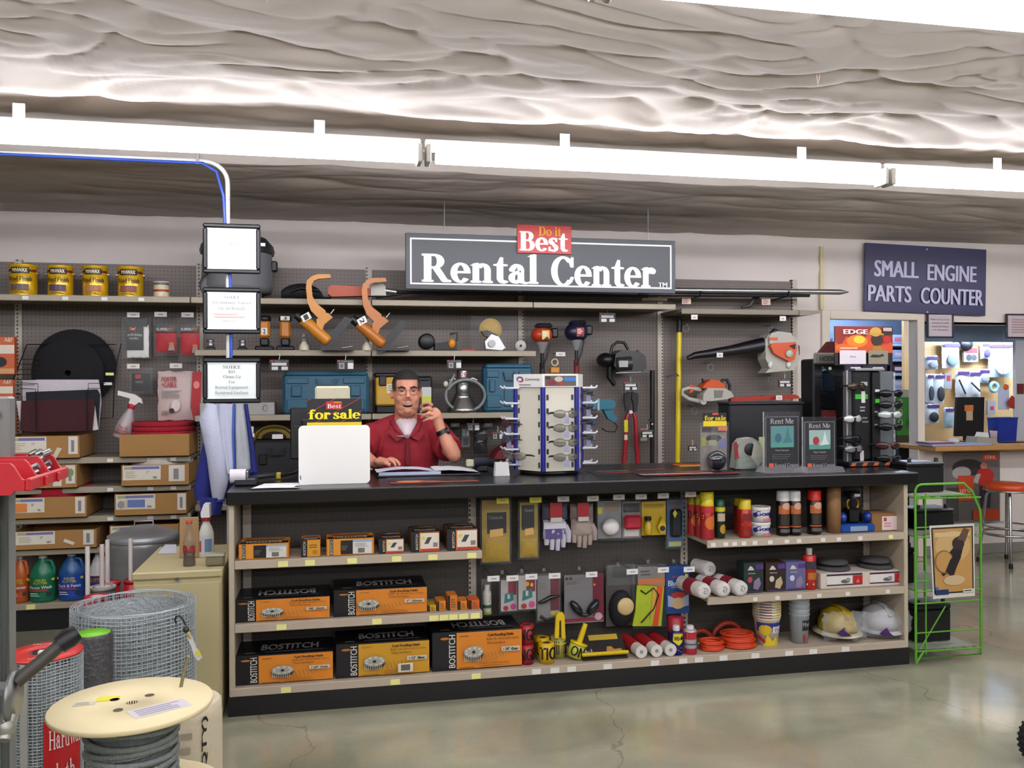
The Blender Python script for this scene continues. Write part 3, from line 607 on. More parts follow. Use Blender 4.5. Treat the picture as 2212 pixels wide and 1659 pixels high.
# spray bottle leaning on the cartons
bo = at(262,946,6.12); t = T('spray_bottle','tilted translucent spray bottle with red collar and white trigger beside the red pads','spray bottle',(bo.x,6.12,bo.z))
TL = Matrix.Rotation(math.radians(17),3,'Y')
part(t,'body',MB().lathe([(0,0),(.052,0),(.056,.008),(.052,.1),(.035,.15),(.018,.195),(.016,.22)],bo,20,tilt=TL),C('#b9aeb0',.25,0,.05,8,0,60,.85))
part(t,'collar',MB().lathe([(.022,.2),(.024,.202),(.024,.228),(.018,.23)],bo,16,tilt=TL),C('#b1222b',.5))
mb = MB(); mb.prism([(-.1,.262),(-.105,.29),(.0,.295),(.045,.28),(.062,.25),(.04,.255),(.02,.228),(-.018,.228),(-.02,.262)],-.016,.016); mb.xf(Matrix.Translation(bo) @ TL.to_4x4()); part(t,'trigger_head',mb,C('#d9d6d2',.4))
decal(t,cylmap(bo,.054,.02,.1,200,340,TL),[('s','Do it',.5,.65,.5,.35,'#a83a44'),('r',.2,.35,.8,.42,'#a83a44'),('r',.1,.05,.9,.28,'#8f5a60')],'print',True)
# --------- black round scouring pads and sheets in a wire rack
PADB = C('#1c1b20',.95,0,.2,40,.6,90)
for k,(cx,cy,R,dd,l) in enumerate(((160,795,86,6.34,'large black round floor pad at the back of the wire rack'),(146,806,73,6.24,'black round floor pad with centre hole in front of the larger one'))):
    q = at(cx,cy,dd); r = R*.00302; n = 40; mb = MB()
    mb.lathe([(.02,0),(r-.008,0),(r,.008),(r,.018),(r-.008,.026),(.02,.026),(.02,0)],(q.x,dd,q.z),n,'y'); solo('floor_pad',l,'floor pad',mb,PADB,'black round floor pads')
t = T('wire_rack','black wire rack on the pegboard holding sanding sheets and round pads','rack',(X(140,6.2),6.2,Z(140,930,6.2))); WB = C('#17161a',.4,.5)
def wire(t,pts,d,r=.003,name='wire',m=None):
    part(t,name,MB().tube([at(a,b,c if len(x) > 2 else d) for x in pts for a,b,c in [(x+(d,))[:3]]],r,5),m or WB)
for s in ([(58,744),(250,744)],[(58,744),(18,849)],[(262,742),(248,800),(244,902),(216,904)],[(18,849),(44,851)]): wire(t,s,6.3,.0035)
for k in range(6): wire(t,[(45-k*4.6,776+k*11),(90-k*3,776+k*11)],6.22-.012*k,.0022)
for k in range(2): wire(t,[(44,827+k*12,6.12),(82-k*5,829+k*12,6.12),(82-k*5,850+k*5,6.1)],6.12,.0025); wire(t,[(228-k*8,828+k*11,6.12),(191-k*2,828+k*11,6.12),(191-k*2,850,6.1)],6.12,.0025)
for x in (77,187): wire(t,[(x,848),(x+2,930)],6.055,.004)
for k in range(5): wire(t,[(232-k*2,757+k*20),(249,757+k*20)],6.25,.0022)
price_tag(t,X(237,6.2),6.2,Z(237,808,6.2),.05,.018,TAGY); price_tag(t,X(233,6.2),6.2,Z(233,829,6.2),.05,.018)
SH = (([(48,820),(213,820),(217,845),(219,870),(213,928),(50,928)],6.2,'#cdc6cd','white backing sheet behind the dark sanding sheets'),([(56,847),(210,841),(216,852),(212,929),(58,929)],6.16,'#2b2d35','charcoal sanding sheet in the wire rack'),
      ([(35,866),(46,866),(46,912),(42,908)],6.13,'#d3d0cc','white paper slip poking out beside the maroon sheets'),([(200,930),(205,876),(212,928)],6.13,'#d9d6d2','white torn paper wedge at the edge of the maroon sheets'),([(46,866),(200,862),(205,870),(199,930),(80,934),(43,929)],6.1,'#4d2329','stack of maroon sanding sheets at the front of the wire rack'))
for q,dd,h,l in SH: solo('sanding_sheet',l,'sandpaper',MB().prism(pp(dd,q),dd,dd+.006),C(h,.9,0,.1,40,.3,120),'sheets in the wire rack')
# --------- orange packs at the picture's edge
for k,(q,dd,l) in enumerate((((-30,31,727,809),6.1,'orange printed blister pack with a dark round window, upper one by the shelf post'),((-34,28,820,887),6.08,'orange and white pack hanging under the first orange pack'),((-10,31,898,934),6.1,'small orange pack at the bottom of the orange packs'))):
    a,b,z0,z1 = bx(*q,dd); t = T('orange_pack',l,'pack',((a+b)/2,dd,z0),0,'orange packs beside the shelf post')
    part(t,'carton',MB().box(a,b,dd,dd+.05,z0,z1,.003),C('#c4673a',.5)); its = [('r',0,.55 if k < 2 else .3,1,.78,'#d9cfc0'),('b','A&F',.8,.92,.3,.12,'#cfd0bd'),('r',0,.02,1,.16,'#c99a6c')]
    if k == 0: its.append(('e',.52,.33,.22,.13,'#241b22'))
    decal(t,front(a,b,dd,z0,z1),its)
# ---------------- cartons of floor pads, left bay
KR = C('#a8824f',.8,0,.1,6); KRI = C('#6e5330',.9)
def carton(px0,px1,pt,zs,d,dep,label,side=1,lab=(.0,.42),sticker=(.8,.92),num='17"',open_top=True,extra=(),h=None,dx=.03):
    a,b = X(px0,d,(pt+900)/2),X(px1,d); z1 = Z((px0+px1)/2,pt,d); z0 = zs+.001
    t = T('pad_carton',label,'carton',((a+b)/2,d,z0),0,'brown cartons of floor pads'); w_ = .005
    mb = MB(); mb.box(a,b,d,d+w_,z0,z1); mb.box(a,b,d+dep-w_,d+dep,z0,z1); mb.box(a,a+w_,d+w_,d+dep-w_,z0,z1); mb.box(b-w_,b,d+w_,d+dep-w_,z0,z1); mb.box(a,b,d,d+dep,z0,z0+w_)
    part(t,'tray',mb,KR); it = []
    if lab: 
        l0,l1 = lab; it += [('r',l0,.3,l1,.97,'#d8d3c4'),('r',l0+.02,.8,l1-.02,.93,'#7a77a8'),('r',l0+.02,.8,l0+.13,.93,'#aaa684'),('l',l0+.04,.38,l0+.22,.72,4,'#b3ac95'),('t',num,l0+(l1-l0)*.66,.66,.04,.12,'#4a4650'),('l',l0+(l1-l0)*.8,.36,l1-.03,.46,2,'#555')]
    if sticker: s0,s1 = sticker; it += [('r',s0,.2,s1,.97,'#d6d0c8'),('r',s0+.3*(s1-s0),.3,s0+.62*(s1-s0),.8,'#8a8680')]
    it += list(extra)
    if it: decal(t,front(a,b,d,z0,z1),it)
    return t,a,b,z0,z1
def round_pad(a,b,y,z,th,hexa,label,n=1):
    r = (b-a)/2
    for k in range(n):
        solo('floor_pad',label[k] if isinstance(label,list) else label,'floor pad',MB().lathe([(.02,0),(r-.004,0),(r,.004),(r,th-.004),(r-.004,th),(.02,th),(.02,0)],((a+b)/2,y,z+k*(th+.001)),36),C(hexa,.95,0,.12,50,.5,120),'coloured round floor pads')
b1,b2,b3,b0 = 1.08,.894,.708,.178
RED,WPAD = '#a81f33','#c7bfb4'
t,a,b,z0,z1 = carton(0,171,942,b1,5.97,.36,'brown pad carton under the maroon sanding sheets',lab=(.1,.58),sticker=(.86,.98),extra=(('p',[(.65,.05),(.7,.0),(.78,.45),(.72,.5)],'#cfc7b0'),))
t,a,b,z0,z1 = carton(258,408,938,b1,5.97,.38,'plain brown pad carton topped by red pads',lab=None,sticker=None)
round_pad((a+b)/2-.19,(a+b)/2+.21,6.195,z0+.006,.0295,RED,['red round floor pad, lowest in the plain carton','red round floor pad, second in the plain carton','red round floor pad, third in the plain carton','red round floor pad, fourth in the plain carton','red round floor pad, fifth in the plain carton','red round floor pad, second from the top of the plain carton','red round floor pad on top of the plain carton'],7)
carton(-20,165,1005,b2,5.97,.36,'brown pad carton half hidden by the red plastic bin',lab=None,sticker=(.87,.98),extra=(('e',.925,.66,.04,.17,'#7a9a68'),('r',.72,.1,.82,.4,'#d6d0c8')))
t,a,b,z0,z1 = carton(262,407,1004,b2,5.97,.4,'brown pad carton with a white pad standing out of it',lab=(.02,.58),sticker=(.7,.94))
round_pad((a+b)/2-.19,(a+b)/2+.2,6.185,z0+.006,.086,WPAD,['white round floor pad, lower of two in the labelled carton','white round floor pad on top of the labelled carton'],2)
t,a,b,z0,z1 = carton(10,186,1074,b3,5.97,.4,'brown pad carton with orange label and red pads on top',lab=(.06,.48),sticker=(.86,.98),num='20"',extra=(('r',.08,.34,.27,.74,'#d88a4a'),))
round_pad(a+.06,a+.46,6.19,z0+.006,.06,RED,['red round floor pad, lowest in the orange labelled carton','red round floor pad, middle in the orange labelled carton','red round floor pad on top of the orange labelled carton'],3)
carton(247,402,1066,b3,5.97,.4,'brown pad carton with blue label and bent sticker',lab=(.02,.56),sticker=(.87,.99),extra=(('e',.09,.52,.05,.17,'#9a9a98'),('r',.18,.4,.42,.74,'#6d7fae')))
DECK2 = .515; shelf(bays[1],-2.0,-.875,DECK2,yf=5.98)
carton(27,207,1146,DECK2,5.96,.38,'empty open pad carton on the lowest shelf, white slip stuck on it',lab=(.03,.5),sticker=(.84,.97),num='20"',extra=(('p',[(.6,.4),(.72,.2),(.74,.34),(.62,.55)],'#d9d3c8'),))
carton(236,384,1134,DECK2,5.98,.38,'brown pad carton with black disc label behind the galvanised bin',lab=(.02,.56),sticker=None,extra=(('e',.08,.5,.06,.2,'#1a181c'),('r',.16,.4,.4,.7,'#3a3d44')))
# ================================================================== RENTAL TOOLS ON THE SHELVES AND PEGBOARD
ORG = C('#c58a2c',.4,0,.06,8); BLK = C('#131217',.45,0,.1,9); STEEL = C('#a9a9a8',.3,.9,.06,12); GREY = C('#8b8b89',.5); CREAM = C('#cfc8b4',.5); STO = C('#cc5a24',.4,0,.06,8); STG = C('#b3b0a6',.45)
def poly(t,name,d,pts,y0,y1,m,label=None): return part(t,name,MB().prism(pp(d,pts),y0,y1),m,label)
def TP(name,label,cat,px,py,d,group=None): p = at(px,py,d); return T(name,label,cat,(p.x,d,p.z),0,group)
# -- top shelf
t = TP('saw_bag','black rounded tool bag lying on the top shelf','bag',660,640,6.1)
def bag(u,v):
    a = at(607+108*u,640-30*math.sin(math.pi*min(1,u*1.15+.05))**.4,6.1); q = v*2*math.pi; h = max(.01,a.z-S1)
    return (a.x,6.16-.08*math.cos(q),S1+h/2+h/2*math.sin(q))
part(t,'body',MB().sheet(bag,14,14),C('#1d1c20',.6,0,.1,10,.4,30)); part(t,'strap',MB().tube([at(626,630,6.07),at(650,622,6.06),at(690,628,6.06)],.008,6),BLK)
t = TP('hedge_trimmer','orange bodied long shaft tool with grey motor lying on the top shelf','power tool',760,640,6.1)
poly(t,'body',6.08,[(709,622),(716,617),(792,621),(800,627),(800,640),(716,642),(709,636)],6.04,6.13,C('#b2542f',.5)); poly(t,'motor',6.08,[(800,617),(822,612),(832,620),(833,640),(800,640)],6.03,6.14,STG)
part(t,'grip',MB().cyl(at(832,628,6.08),at(856,631,6.08),.022,.02,12),STEEL); part(t,'shaft',MB().cyl(at(856,631,6.1),at(1400,640,6.1),.012,n=8),BLK); part(t,'tip',MB().cyl(at(1385,645,6.12),at(1440,648,6.12),.024,.014,10),C('#6a5a3e',.6))
solo('grey_pole','long grey pole lying at the back of the top shelf','pole',MB().cyl((X(812,6.3),6.3,S1+.05),(X(1010,6.3),6.3,S1+.16),.014,n=10),C('#7d7b78',.4,.5))
t = T('long_drill_bit','long silver auger shaft resting across brackets beside the dark sign','auger',(3.2,6.16,2.2))
part(t,'shaft',MB().cyl(at(1380,626,6.16),at(1815,631,6.16),.021,n=12),STEEL); part(t,'tip',MB().cyl(at(1815,631,6.16),at(1833,631,6.16),.021,.004,12),STEEL)
solo('black_pole','dark brown pole lying under the silver auger shaft','pole',MB().cyl(at(1380,636,6.2),at(1748,638,6.2),.018,.015,10),C('#2e2628',.4))
for px in (1502,1690):
    p = at(px,640,6.2); t = T('peg_bracket','black wire bracket carrying the auger, '+('by the dark sign' if px < 1600 else 'by the shelf end'),'bracket',(p.x,6.2,p.z),0,'brackets under the auger')
    part(t,'arm',MB().tube([(p.x,YB,p.z-.02),(p.x,6.12,p.z-.005),(p.x,6.1,p.z+.03)],.006,6),BLK); part(t,'brace',MB().tube([(p.x,YB,p.z+.08),(p.x-.05,6.2,p.z+.05),(p.x-.08,6.12,p.z-.002)],.004,5),BLK)
# -- pneumatic floor nailers, second shelf: big ones with a swept handle
FLOORN = [[(715,595),(716,602),(686,605),(675,610),(670,622),(672,645),(676,658),(702,672),(712,684),(716,680),(716,690),(705,700),(695,697),(694,710),(700,718),(712,728),(706,738),(700,742),(648,700),(648,692),(660,681),(666,683),(690,695),(684,686),(668,670),(663,650),(661,615),(666,603),(680,594)]]
def nailer(dx,dy,d,num,label,hexa,rot=0.):
    S = lambda q: [(a+dx,b+dy) for a,b in q]; p = at(690+dx,756,d); m = C(hexa,.4,0,.05,8)
    t = T('floor_nailer',label,'nail gun',(p.x,d,S2),0,'orange pneumatic floor nailers')
    h = [(713,593),(715,601),(688,603),(678,607),(673,617),(675,640),(684,656),(703,671),(706,682),(690,690),(672,672),(664,652),(661,622),(663,607),(674,597),(686,593)]
    poly(t,'handle',d,S(h),d-.02,d+.02,m)
    part(t,'barrel',MB().lathe([(0,0),(.036,0),(.039,.01),(.039,.2),(.033,.22),(0,.22)],at(655+dx,690+dy,d),20,tilt=(at(708+dx,737+dy,d)-at(655+dx,690+dy,d)).to_track_quat('Z','Y').to_matrix()),m)
    poly(t,'trigger_block',d,S([(684,690),(708,676),(719,686),(700,702),(697,712),(690,715),(684,706)]),d-.026,d+.026,m)
    part(t,'air_fitting',MB().cyl(at(714+dx,678+dy,d),at(722+dx,668+dy,d),.006,.004,8),STEEL)
    part(t,'end_cap',MB().cyl(at(655+dx,691+dy,d),at(640+dx,680+dy,d),.033,.026,14),BLK)
    poly(t,'magazine',d,S([(700,738),(745,684),(762,690),(712,752),(694,757)]),d-.012,d+.012,BLK)
    part(t,'foot',MB().box(at(694+dx,756,d).x,at(765+dx,756,d).x,d-.03,d+.05,S2,S2+.012),C('#3a3a40',.4,.5)); part(t,'guide',MB().tube([at(738+dx,752,d-.04),at(762+dx,748,d-.04)],.004,6),STEEL)
    q = at(668+dx,691+dy,d); mp = plane_map(q+Vector((-.035,-.045,-.02)),Vector((.052,0,.03)),Vector((-.02,0,.04)),(0,-1,0)); decal(t,mp,[('r',0,0,1,1,'#e8e6e1'),('b',num,.5,.5,.5,.75,'#111',3)],'number_print')
nailer(0,0,5.93,'1','brighter orange floor nailer with swept handle, number one sticker, nearer the notices','#c98a2e'); nailer(120,8,5.95,'2','duller orange floor nailer with swept handle, number two sticker','#b8742a')
# -- small upright nailers
for k,(px,num,l) in enumerate(((572,'2','upright orange stapler head with black base, number two on its middle'),(617,'3','upright orange stapler head with black base, number three on its cap'))):
    d = 6.06; x = X(px,d); h = .245; t = T('flooring_stapler',l,'stapler',(x,d,S2),0,'upright orange staplers on the second shelf')
    part(t,'barrel',MB().box(x-.035,x+.035,d-.035,d+.035,S2+.085,S2+.2,.014),C('#c07d2b',.4)); part(t,'cap',MB().lathe([(0,.235),(.034,.232),(.042,.215),(.042,.2),(.03,.195)],(x,d,S2),16),BLK)
    part(t,'nose',MB().box(x-.03,x+.03,d-.03,d+.03,S2+.03,S2+.085,.01),BLK); part(t,'base',MB().box(x-.06,x+.06,d-.05,d+.05,S2,S2+.03,.008),BLK)
    q = ('r',0,0,1,1,'#d9d4c4'); decal(t,front(x-.02,x+.02,d-.0355,S2+.105,S2+.15) if k == 0 else front(x-.03,x+.03,d-.0425,S2+.2,S2+.228),[q,('b',num,.5,.5,.4,.7,'#1a1a1a')],'number_print')
for k,(px,l) in enumerate(((455,'small chrome coupling standing beside the second notice'),(524,'chrome coupling in front of an orange tip behind the notices'))):
    d = 6.05; x = X(px,d); t = T('air_coupling',l,'coupling',(x,d,S2),0,'chrome couplings on the second shelf'); part(t,'base',MB().box(x-.03,x+.03,d-.02,d+.02,S2,S2+.02,.004),BLK); part(t,'body',MB().lathe([(0,.02),(.022,.02),(.022,.045),(.016,.05),(.022,.055),(.022,.07),(0,.072)],(x,d,S2),14),STEEL)
for k,(px,l) in enumerate(((657,'small pale oil bottle with nozzle under the first floor nailer'),(793,'small pale oil bottle under the second floor nailer'))):
    d = 5.9+.12; x = X(px,d); t = T('oil_bottle',l,'bottle',(x,d,S2),0,'small oil bottles on the second shelf'); part(t,'body',MB().lathe([(0,0),(.032,0),(.034,.006),(.03,.035),(.018,.05),(.014,.06)],(x,d,S2),16),CREAM); part(t,'spout',MB().lathe([(.014,.06),(.018,.062),(.014,.1),(.01,.115),(0,.116)],(x,d,S2),14),C('#9a978f',.4))
    part(t,'opening',MB().cyl((x,d-.02,S2+.085),(x,d-.01,S2+.085),.009,n=10),BLK)
# -- belt sander
t = TP('belt_sander','black belt sander with an orange knob lying on the second shelf','sander',945,756,6.05)
part(t,'drum',MB().lathe([(0,-.05),(.045,-.05),(.055,-.04),(.055,.04),(.045,.05),(0,.05)],at(921,738,6.05),18,'y'),BLK); poly(t,'body',6.05,[(938,742),(972,738),(985,742),(985,756),(938,756)],6.0,6.1,DARK)
part(t,'knob',MB().ell(at(976,742,6.0),(.026,.026,.034)),C('#c8892a',.4)); part(t,'handle',MB().tube([at(972,722,6.05),at(988,719,6.05),at(987,738,6.05)],.007,6),BLK)
solo('red_tool_plate','flat red plate lying on the shelf beside the belt sander','plate',MB().box(X(997,6.02),X(1026,6.02),6.01,6.05,S2,S2+.012,.003),C('#b0474a',.5))
# -- grinder in a clear bag with yellow pad
t = TP('bagged_grinder','silver angle grinder with yellow pad inside a clear plastic bag','grinder',1065,756,6.1)
q = at(1061,712,6.1); part(t,'pad',MB().lathe([(0,0),(.08,.0),(.083,.01),(.08,.02),(0,.02)],(q.x,6.12,q.z),28,'y'),C('#b59a55',.8,0,.15,20))
poly(t,'gearbox',6.05,[(1046,738),(1060,722),(1076,728),(1090,752),(1082,757),(1048,754)],6.02,6.08,STEEL); part(t,'flange',MB().cyl(at(1063,742,6.02),at(1063,742,6.0),.026,n=16),STEEL); poly(t,'motor',6.1,[(1038,716),(1050,714),(1072,724),(1068,734),(1044,726)],6.05,6.12,BLK)
part(t,'bag',MB().pillow(X(1015,6.1),X(1118,6.1),S2+.002,Z(1065,683,6.1),6.08,.07,wob=.02,seed=21,nu=12,nv=12),clear(a=.13,rough=.08))
q = at(1125,744,6.05); t = T('grinding_disc','pale grey grinding disc leaning at the end of the second shelf','disc',(q.x,6.05,S2)); part(t,'disc',MB().lathe([(0,0),(.038,0),(.04,.006),(0,.006)],(q.x,6.05,S2+.041),24,'y'),C('#b5b3ae',.6)); part(t,'arbor',MB().cyl((q.x,6.044,S2+.041),(q.x,6.05,S2+.041),.009,n=12),DARK)
# -- string trimmers hanging head up
for k,(dx,hexa,hy,l) in enumerate(((0,'#b5432a',0,'orange string trimmer engine hanging at the end of the second shelf'),(70,'#23203c',-6,'navy string trimmer engine hanging beside the orange one'))):
    d = 6.15; t = TP('string_trimmer',l,'trimmer',1173+dx,990,d,'string trimmers hung on the pegboard'); m = C(hexa,.35,0,.06,8)
    mb = MB(); c = at(1171+dx+4*k,724+hy,d); mb.ell((c.x,d,c.z),(.082+.006*k,.075,.062+.01*k),18,12); part(t,'engine_cover',mb,m)
    part(t,'starter',MB().box(c.x-.05,c.x+.07,d-.06,d+.06,c.z+.045,c.z+.085,.02),C('#2a2a2a' if k == 0 else '#1b1a2a',.5)); part(t,'muffler',MB().box(c.x+.06,c.x+.11,d-.05,d+.04,c.z-.02,c.z+.05,.01),BLK)
    decal(t,front(c.x-.02,c.x+.035,d-.078,c.z-.035,c.z+.03),[('r',0,0,1,1,'#c9b56a' if k == 0 else '#9e2430'),('l',.1,.3,.9,.9,3,'#e9e2d0'),('p',[(.2,0),(1,.0),(.7,.35)],'#241a16')])
    g = at(1172+dx,755,d); part(t,'clutch_housing',MB().cyl((c.x,d,c.z-.05),(c.x-.002,d,c.z-.13),.05,.018,14),GREY); part(t,'shaft',MB().cyl((c.x,d,c.z-.12),(c.x,d,1.0),.013,n=8),BLK)
    part(t,'throttle_cable',MB().tube([(c.x+.05,d-.03,c.z-.06),(c.x+.02,d-.05,c.z-.16),(c.x-.01,d-.03,c.z-.24)],.006,6),BLK); part(t,'grip',MB().cyl((c.x,d,c.z-.2),(c.x,d,c.z-.33),.02,n=10),C('#2a1c1c' if k == 0 else '#7a2026',.6))
hang_tag(1211,765,6.2,'white price tag on a peg hook between the two string trimmers',.07,.03)
t = TP('hose_coupler','brass and orange coupler hanging between the string trimmers','coupler',1198,805,6.2); part(t,'ring',MB().torus(at(1198,783,6.2),.024,.009,axis='y'),C('#b9a98d',.4,.5)); part(t,'body',MB().box(X(1188,6.2),X(1208,6.2),6.18,6.23,Z(1198,806,6.2),Z(1198,793,6.2),.006),C('#c78d2e',.4))
# -- rental tags (black cards with white fields)
def rental_card(px,py,d,label,w_=.125,fields=3,tag_=True):
    p = at(px,py,d); h = w_*.6; t = T('rental_tag',label,'tag',(p.x,d,p.z),0,'black rental price cards')
    part(t,'card',MB().box(p.x-w_/2,p.x+w_/2,d,d+.003,p.z-h/2,p.z+h/2),C('#1c191d',.5)); part(t,'clip',MB().tube([(p.x,d+.002,p.z+h/2),(p.x+.004,d+.004,p.z+h/2+.025),(p.x,d+.006,p.z+h/2+.04)],.003,5),CREAM)
    it = [('r',.04,.8,.22,.95,'#c0402e'),('s','Rental Center',.62,.87,.68,.16,'#b9b4ae')]
    it += [('r',.12,.48,.88,.72,'#d5d2d0'),('r',.12,.08,.44,.38,'#d5d2d0'),('r',.62,.08,.94,.38,'#d5d2d0')] if fields == 3 else [('r',.12,.08,.45,.7,'#9c9a98'),('e',.28,.4,.1,.2,'#6d6a68'),('r',.64,.08,.98,.7,'#d9d7d5')]
    decal(t,front(p.x-w_/2,p.x+w_/2,d,p.z-h/2,p.z+h/2),it)
for q in ((603,789,5.97,'black rental card with three white fields under the staplers'),(746,788,5.97,'black rental card with a grey picture under the floor nailers',.11,2),(981,787,5.97,'black rental card with a tan picture over the pump',.1,2),(1312,686,6.15,'grey rental card with two squares over the black engine'),(1362,834,6.2,'black rental card with white fields above the bolt cutter',.11),
          (1398,937,6.2,'black rental card hung on the dark pole',.1),(1695,827,6.2,'black rental card with white fields under the leaf blower',.11),(1496,968,6.2,'small black rental card above the counter by the packaged mouse',.07),(1022,922,6.1,'black rental card hanging below the polisher shelf',.09,2),(1075,941,6.12,'black rental card above the red tool bag',.09,2)): rental_card(*q)
# -- third shelf: cases
t = TP('steel_toolbox','flat light grey steel toolbox on the third shelf behind the notices','toolbox',512,897,6.04); a,b = X(431,6.04),X(593,6.04)
part(t,'box',MB().box(a,b,6.03,6.3,S3+.001,S3+.085,.004),C('#a3a19d',.4,.3)); 
for px in (449,573): part(t,'latch',MB().torus((X(px,6.03),6.026,S3+.05),.014,.003,14,5,'y',1,1.4),STEEL)
def blue_case(px0,px1,py,d,label,lid=.62):
    a,b,z0,z1 = bx(px0,px1,py,893,d); z0 = S3+.001; m = C('#2c5f74',.5,0,.06,8); w_ = b-a; h = z1-z0
    t = T('tool_case',label,'tool case',((a+b)/2,d,z0),0,'teal moulded tool cases'); part(t,'shell',MB().box(a,b,d,d+.13,z0,z0+h*.96,.02),m); part(t,'rim',MB().box(a+.01,b-.01,d-.008,d+.14,z0+h*.9,z1,.012),m)
    part(t,'handle',MB().prism([(a+w_*.38,z0+h*.84),(a+w_*.42,z0+h*.66),(a+w_*.6,z0+h*.66),(a+w_*.64,z0+h*.84),(a+w_*.6,z0+h*.84),(a+w_*.57,z0+h*.72),(a+w_*.45,z0+h*.72),(a+w_*.42,z0+h*.84)],d-.022,d-.001),C('#244f60',.5))
    for u in (.16,.84): part(t,'latch',MB().box(a+w_*(u-.06),a+w_*(u+.06),d-.014,d,z0+h*.42,z0+h*.68,.006),m)
    for (u0,u1,v0,v1) in ((.05,.34,.1,.36),(.66,.95,.1,.36),(.05,.3,.72,.86),(.7,.95,.72,.86),(.4,.6,.12,.5)): part(t,'moulding',MB().box(a+w_*u0,a+w_*u1,d-.009,d,z0+h*v0,z0+h*v1,.006),m)
blue_case(610,797,803,6.03,'wide teal moulded tool case behind the for sale sign'); blue_case(1046,1152,786,6.03,'tall teal tool case beside the polisher and the glasses tower')
price_tag(bays[3],X(1113,6.02),6.02,Z(1113,875,6.02),.06,.03)
def yellow_case(px0,px1,py0,py1,d,label):
    a,b,z0,z1 = bx(px0,px1,py0,py1,d); z0 = S3+.001; t = T('laser_level_case',label,'tool case',((a+b)/2,d,z0)); part(t,'body',MB().box(a,b,d,d+.2,z0+.055,z1-.03,.01),C('#bf9a35',.5)); part(t,'base',MB().box(a,b,d,d+.2,z0,z0+.055,.01),BLK); part(t,'lid',MB().box(a-.01,b+.01,d-.005,d+.2,z1-.03,z1,.01),BLK); part(t,'latch',MB().box(a+.02,a+.07,d-.014,d,z1-.09,z1-.02,.006),BLK)
    decal(t,front(a,b,d,z0,z1),[('r',.42,.5,.85,.72,'#cfc9b2'),('l',.48,.54,.8,.7,3,'#8a8570')])
yellow_case(812,868,805,893,6.05,'yellow tool case with black lid behind the man')
t = TP('black_tool_case','black case with yellow-green and grey labels beside the man on the shelf','tool case',915,893,6.08); a,b,z0,z1 = bx(888,934,812,893,6.08); part(t,'body',MB().box(a,b,6.08,6.3,S3+.001,z1,.012),C('#232127',.5)); decal(t,front(a,b,6.08,S3,z1),[('r',.5,.45,.95,.7,'#c3c7c2'),('r',.5,.28,.95,.45,'#bfc83a')]); part(t,'handle',MB().box(a+.02,b-.02,6.06,6.08,z1-.03,z1-.012,.004),BLK)
t = TP('pump_sprayer','chrome pump with looped clear hose on the third shelf','pump',998,892,6.05); x = X(1001,6.06); y = 6.1; z = S3+.001
part(t,'foot',MB().lathe([(0,0),(.1,0),(.11,.012),(.1,.03),(.07,.1),(.055,.12),(.06,.125),(.06,.13),(0,.13)],(x,y,z),26),C('#9a9894',.25,.9)); part(t,'body',MB().lathe([(.045,.13),(.05,.14),(.05,.2),(.045,.205),(.06,.22),(.06,.235),(.045,.245)],(x,y,z),22),STEEL)
part(t,'cap',MB().lathe([(.04,.245),(.042,.29),(.036,.3),(.0,.3)],(x,y,z),20),STEEL)
for s in (-1,1): part(t,'wing',MB().tube([(x+s*.04,y,z+.225),(x+s*.075,y-.02,z+.24),(x+s*.1,y-.03,z+.225)],[.018,.014,.008],8),STEEL)
decal(t,cylmap((x,y,z),.042,.255,.285,210,330),[('b','ROTO',.5,.5,.8,.8,'#a5302e')],'print',True)
part(t,'hose',MB().tube([(x-.08+.02*math.cos(k*.2),y-.03,z+.27) if k == 0 else (x+.01-.135*math.cos(k*.22-.5),y-.04-.002*k,z+.12-.11*math.sin(k*.22-.5)) for k in range(30)],.011,8),C('#8f938f',.3,0,.05,10,0,60,.75)); part(t,'nozzle',MB().ell((x-.125,y-.05,z+.2),(.018,.018,.022)),CREAM)
# -- below the third shelf
t = TP('black_case','large black moulded case under the third shelf beside the jacket','tool case',600,1050,6.05); a,b,z0,z1 = bx(546,660,951,1085,6.05); shelf(bays[2],-.848,.284,z0,m=SHELF)
part(t,'shell',MB().box(a,b,6.05,6.3,z0+.001,z1,.015),C('#1f1e22',.5)); part(t,'handle',MB().prism([(a+.1,z1-.05),(a+.11,z1-.1),(a+.2,z1-.1),(a+.21,z1-.05),(a+.19,z1-.05),(a+.185,z1-.08),(a+.125,z1-.08),(a+.12,z1-.05)],6.03,6.049),BLK); part(t,'latch',MB().box(a+.04,a+.09,6.035,6.05,z1-.16,z1-.09,.005),BLK)
t = TP('yellow_hose','coil of dull yellow hose on top of the black case','hose',590,950,6.1); zc = z1+.01
for k in range(7): part(t,'loop',MB().tube([(X(592,6.12)+(.125-.012*(k % 4))*math.cos(q*math.pi/10),6.1+.02*(k % 3)-.01,zc+(.085-.011*(k % 4))*math.sin(q*math.pi/10)) for q in range(11)],.0085,6),C('#7d6a1e',.5))
price_tag(t,X(599,6.05),6.05,Z(599,943,6.05),.07,.03)
price_tag(bays[2],X(542,6.02),6.02,Z(542,928,6.02),.03,.04,kind='card'); price_tag(bays[2],X(544,6.02),6.02,Z(544,940,6.02),.03,.025,kind='card')
for k,(px,l) in enumerate(((1003,'first'),(1043,'second'),(1075,'third'))): hang_tag(px-20,918,6.2,l+' white price tag in the row beside the man and the glasses tower',.06,.028,C('#8d8b8a',.6))
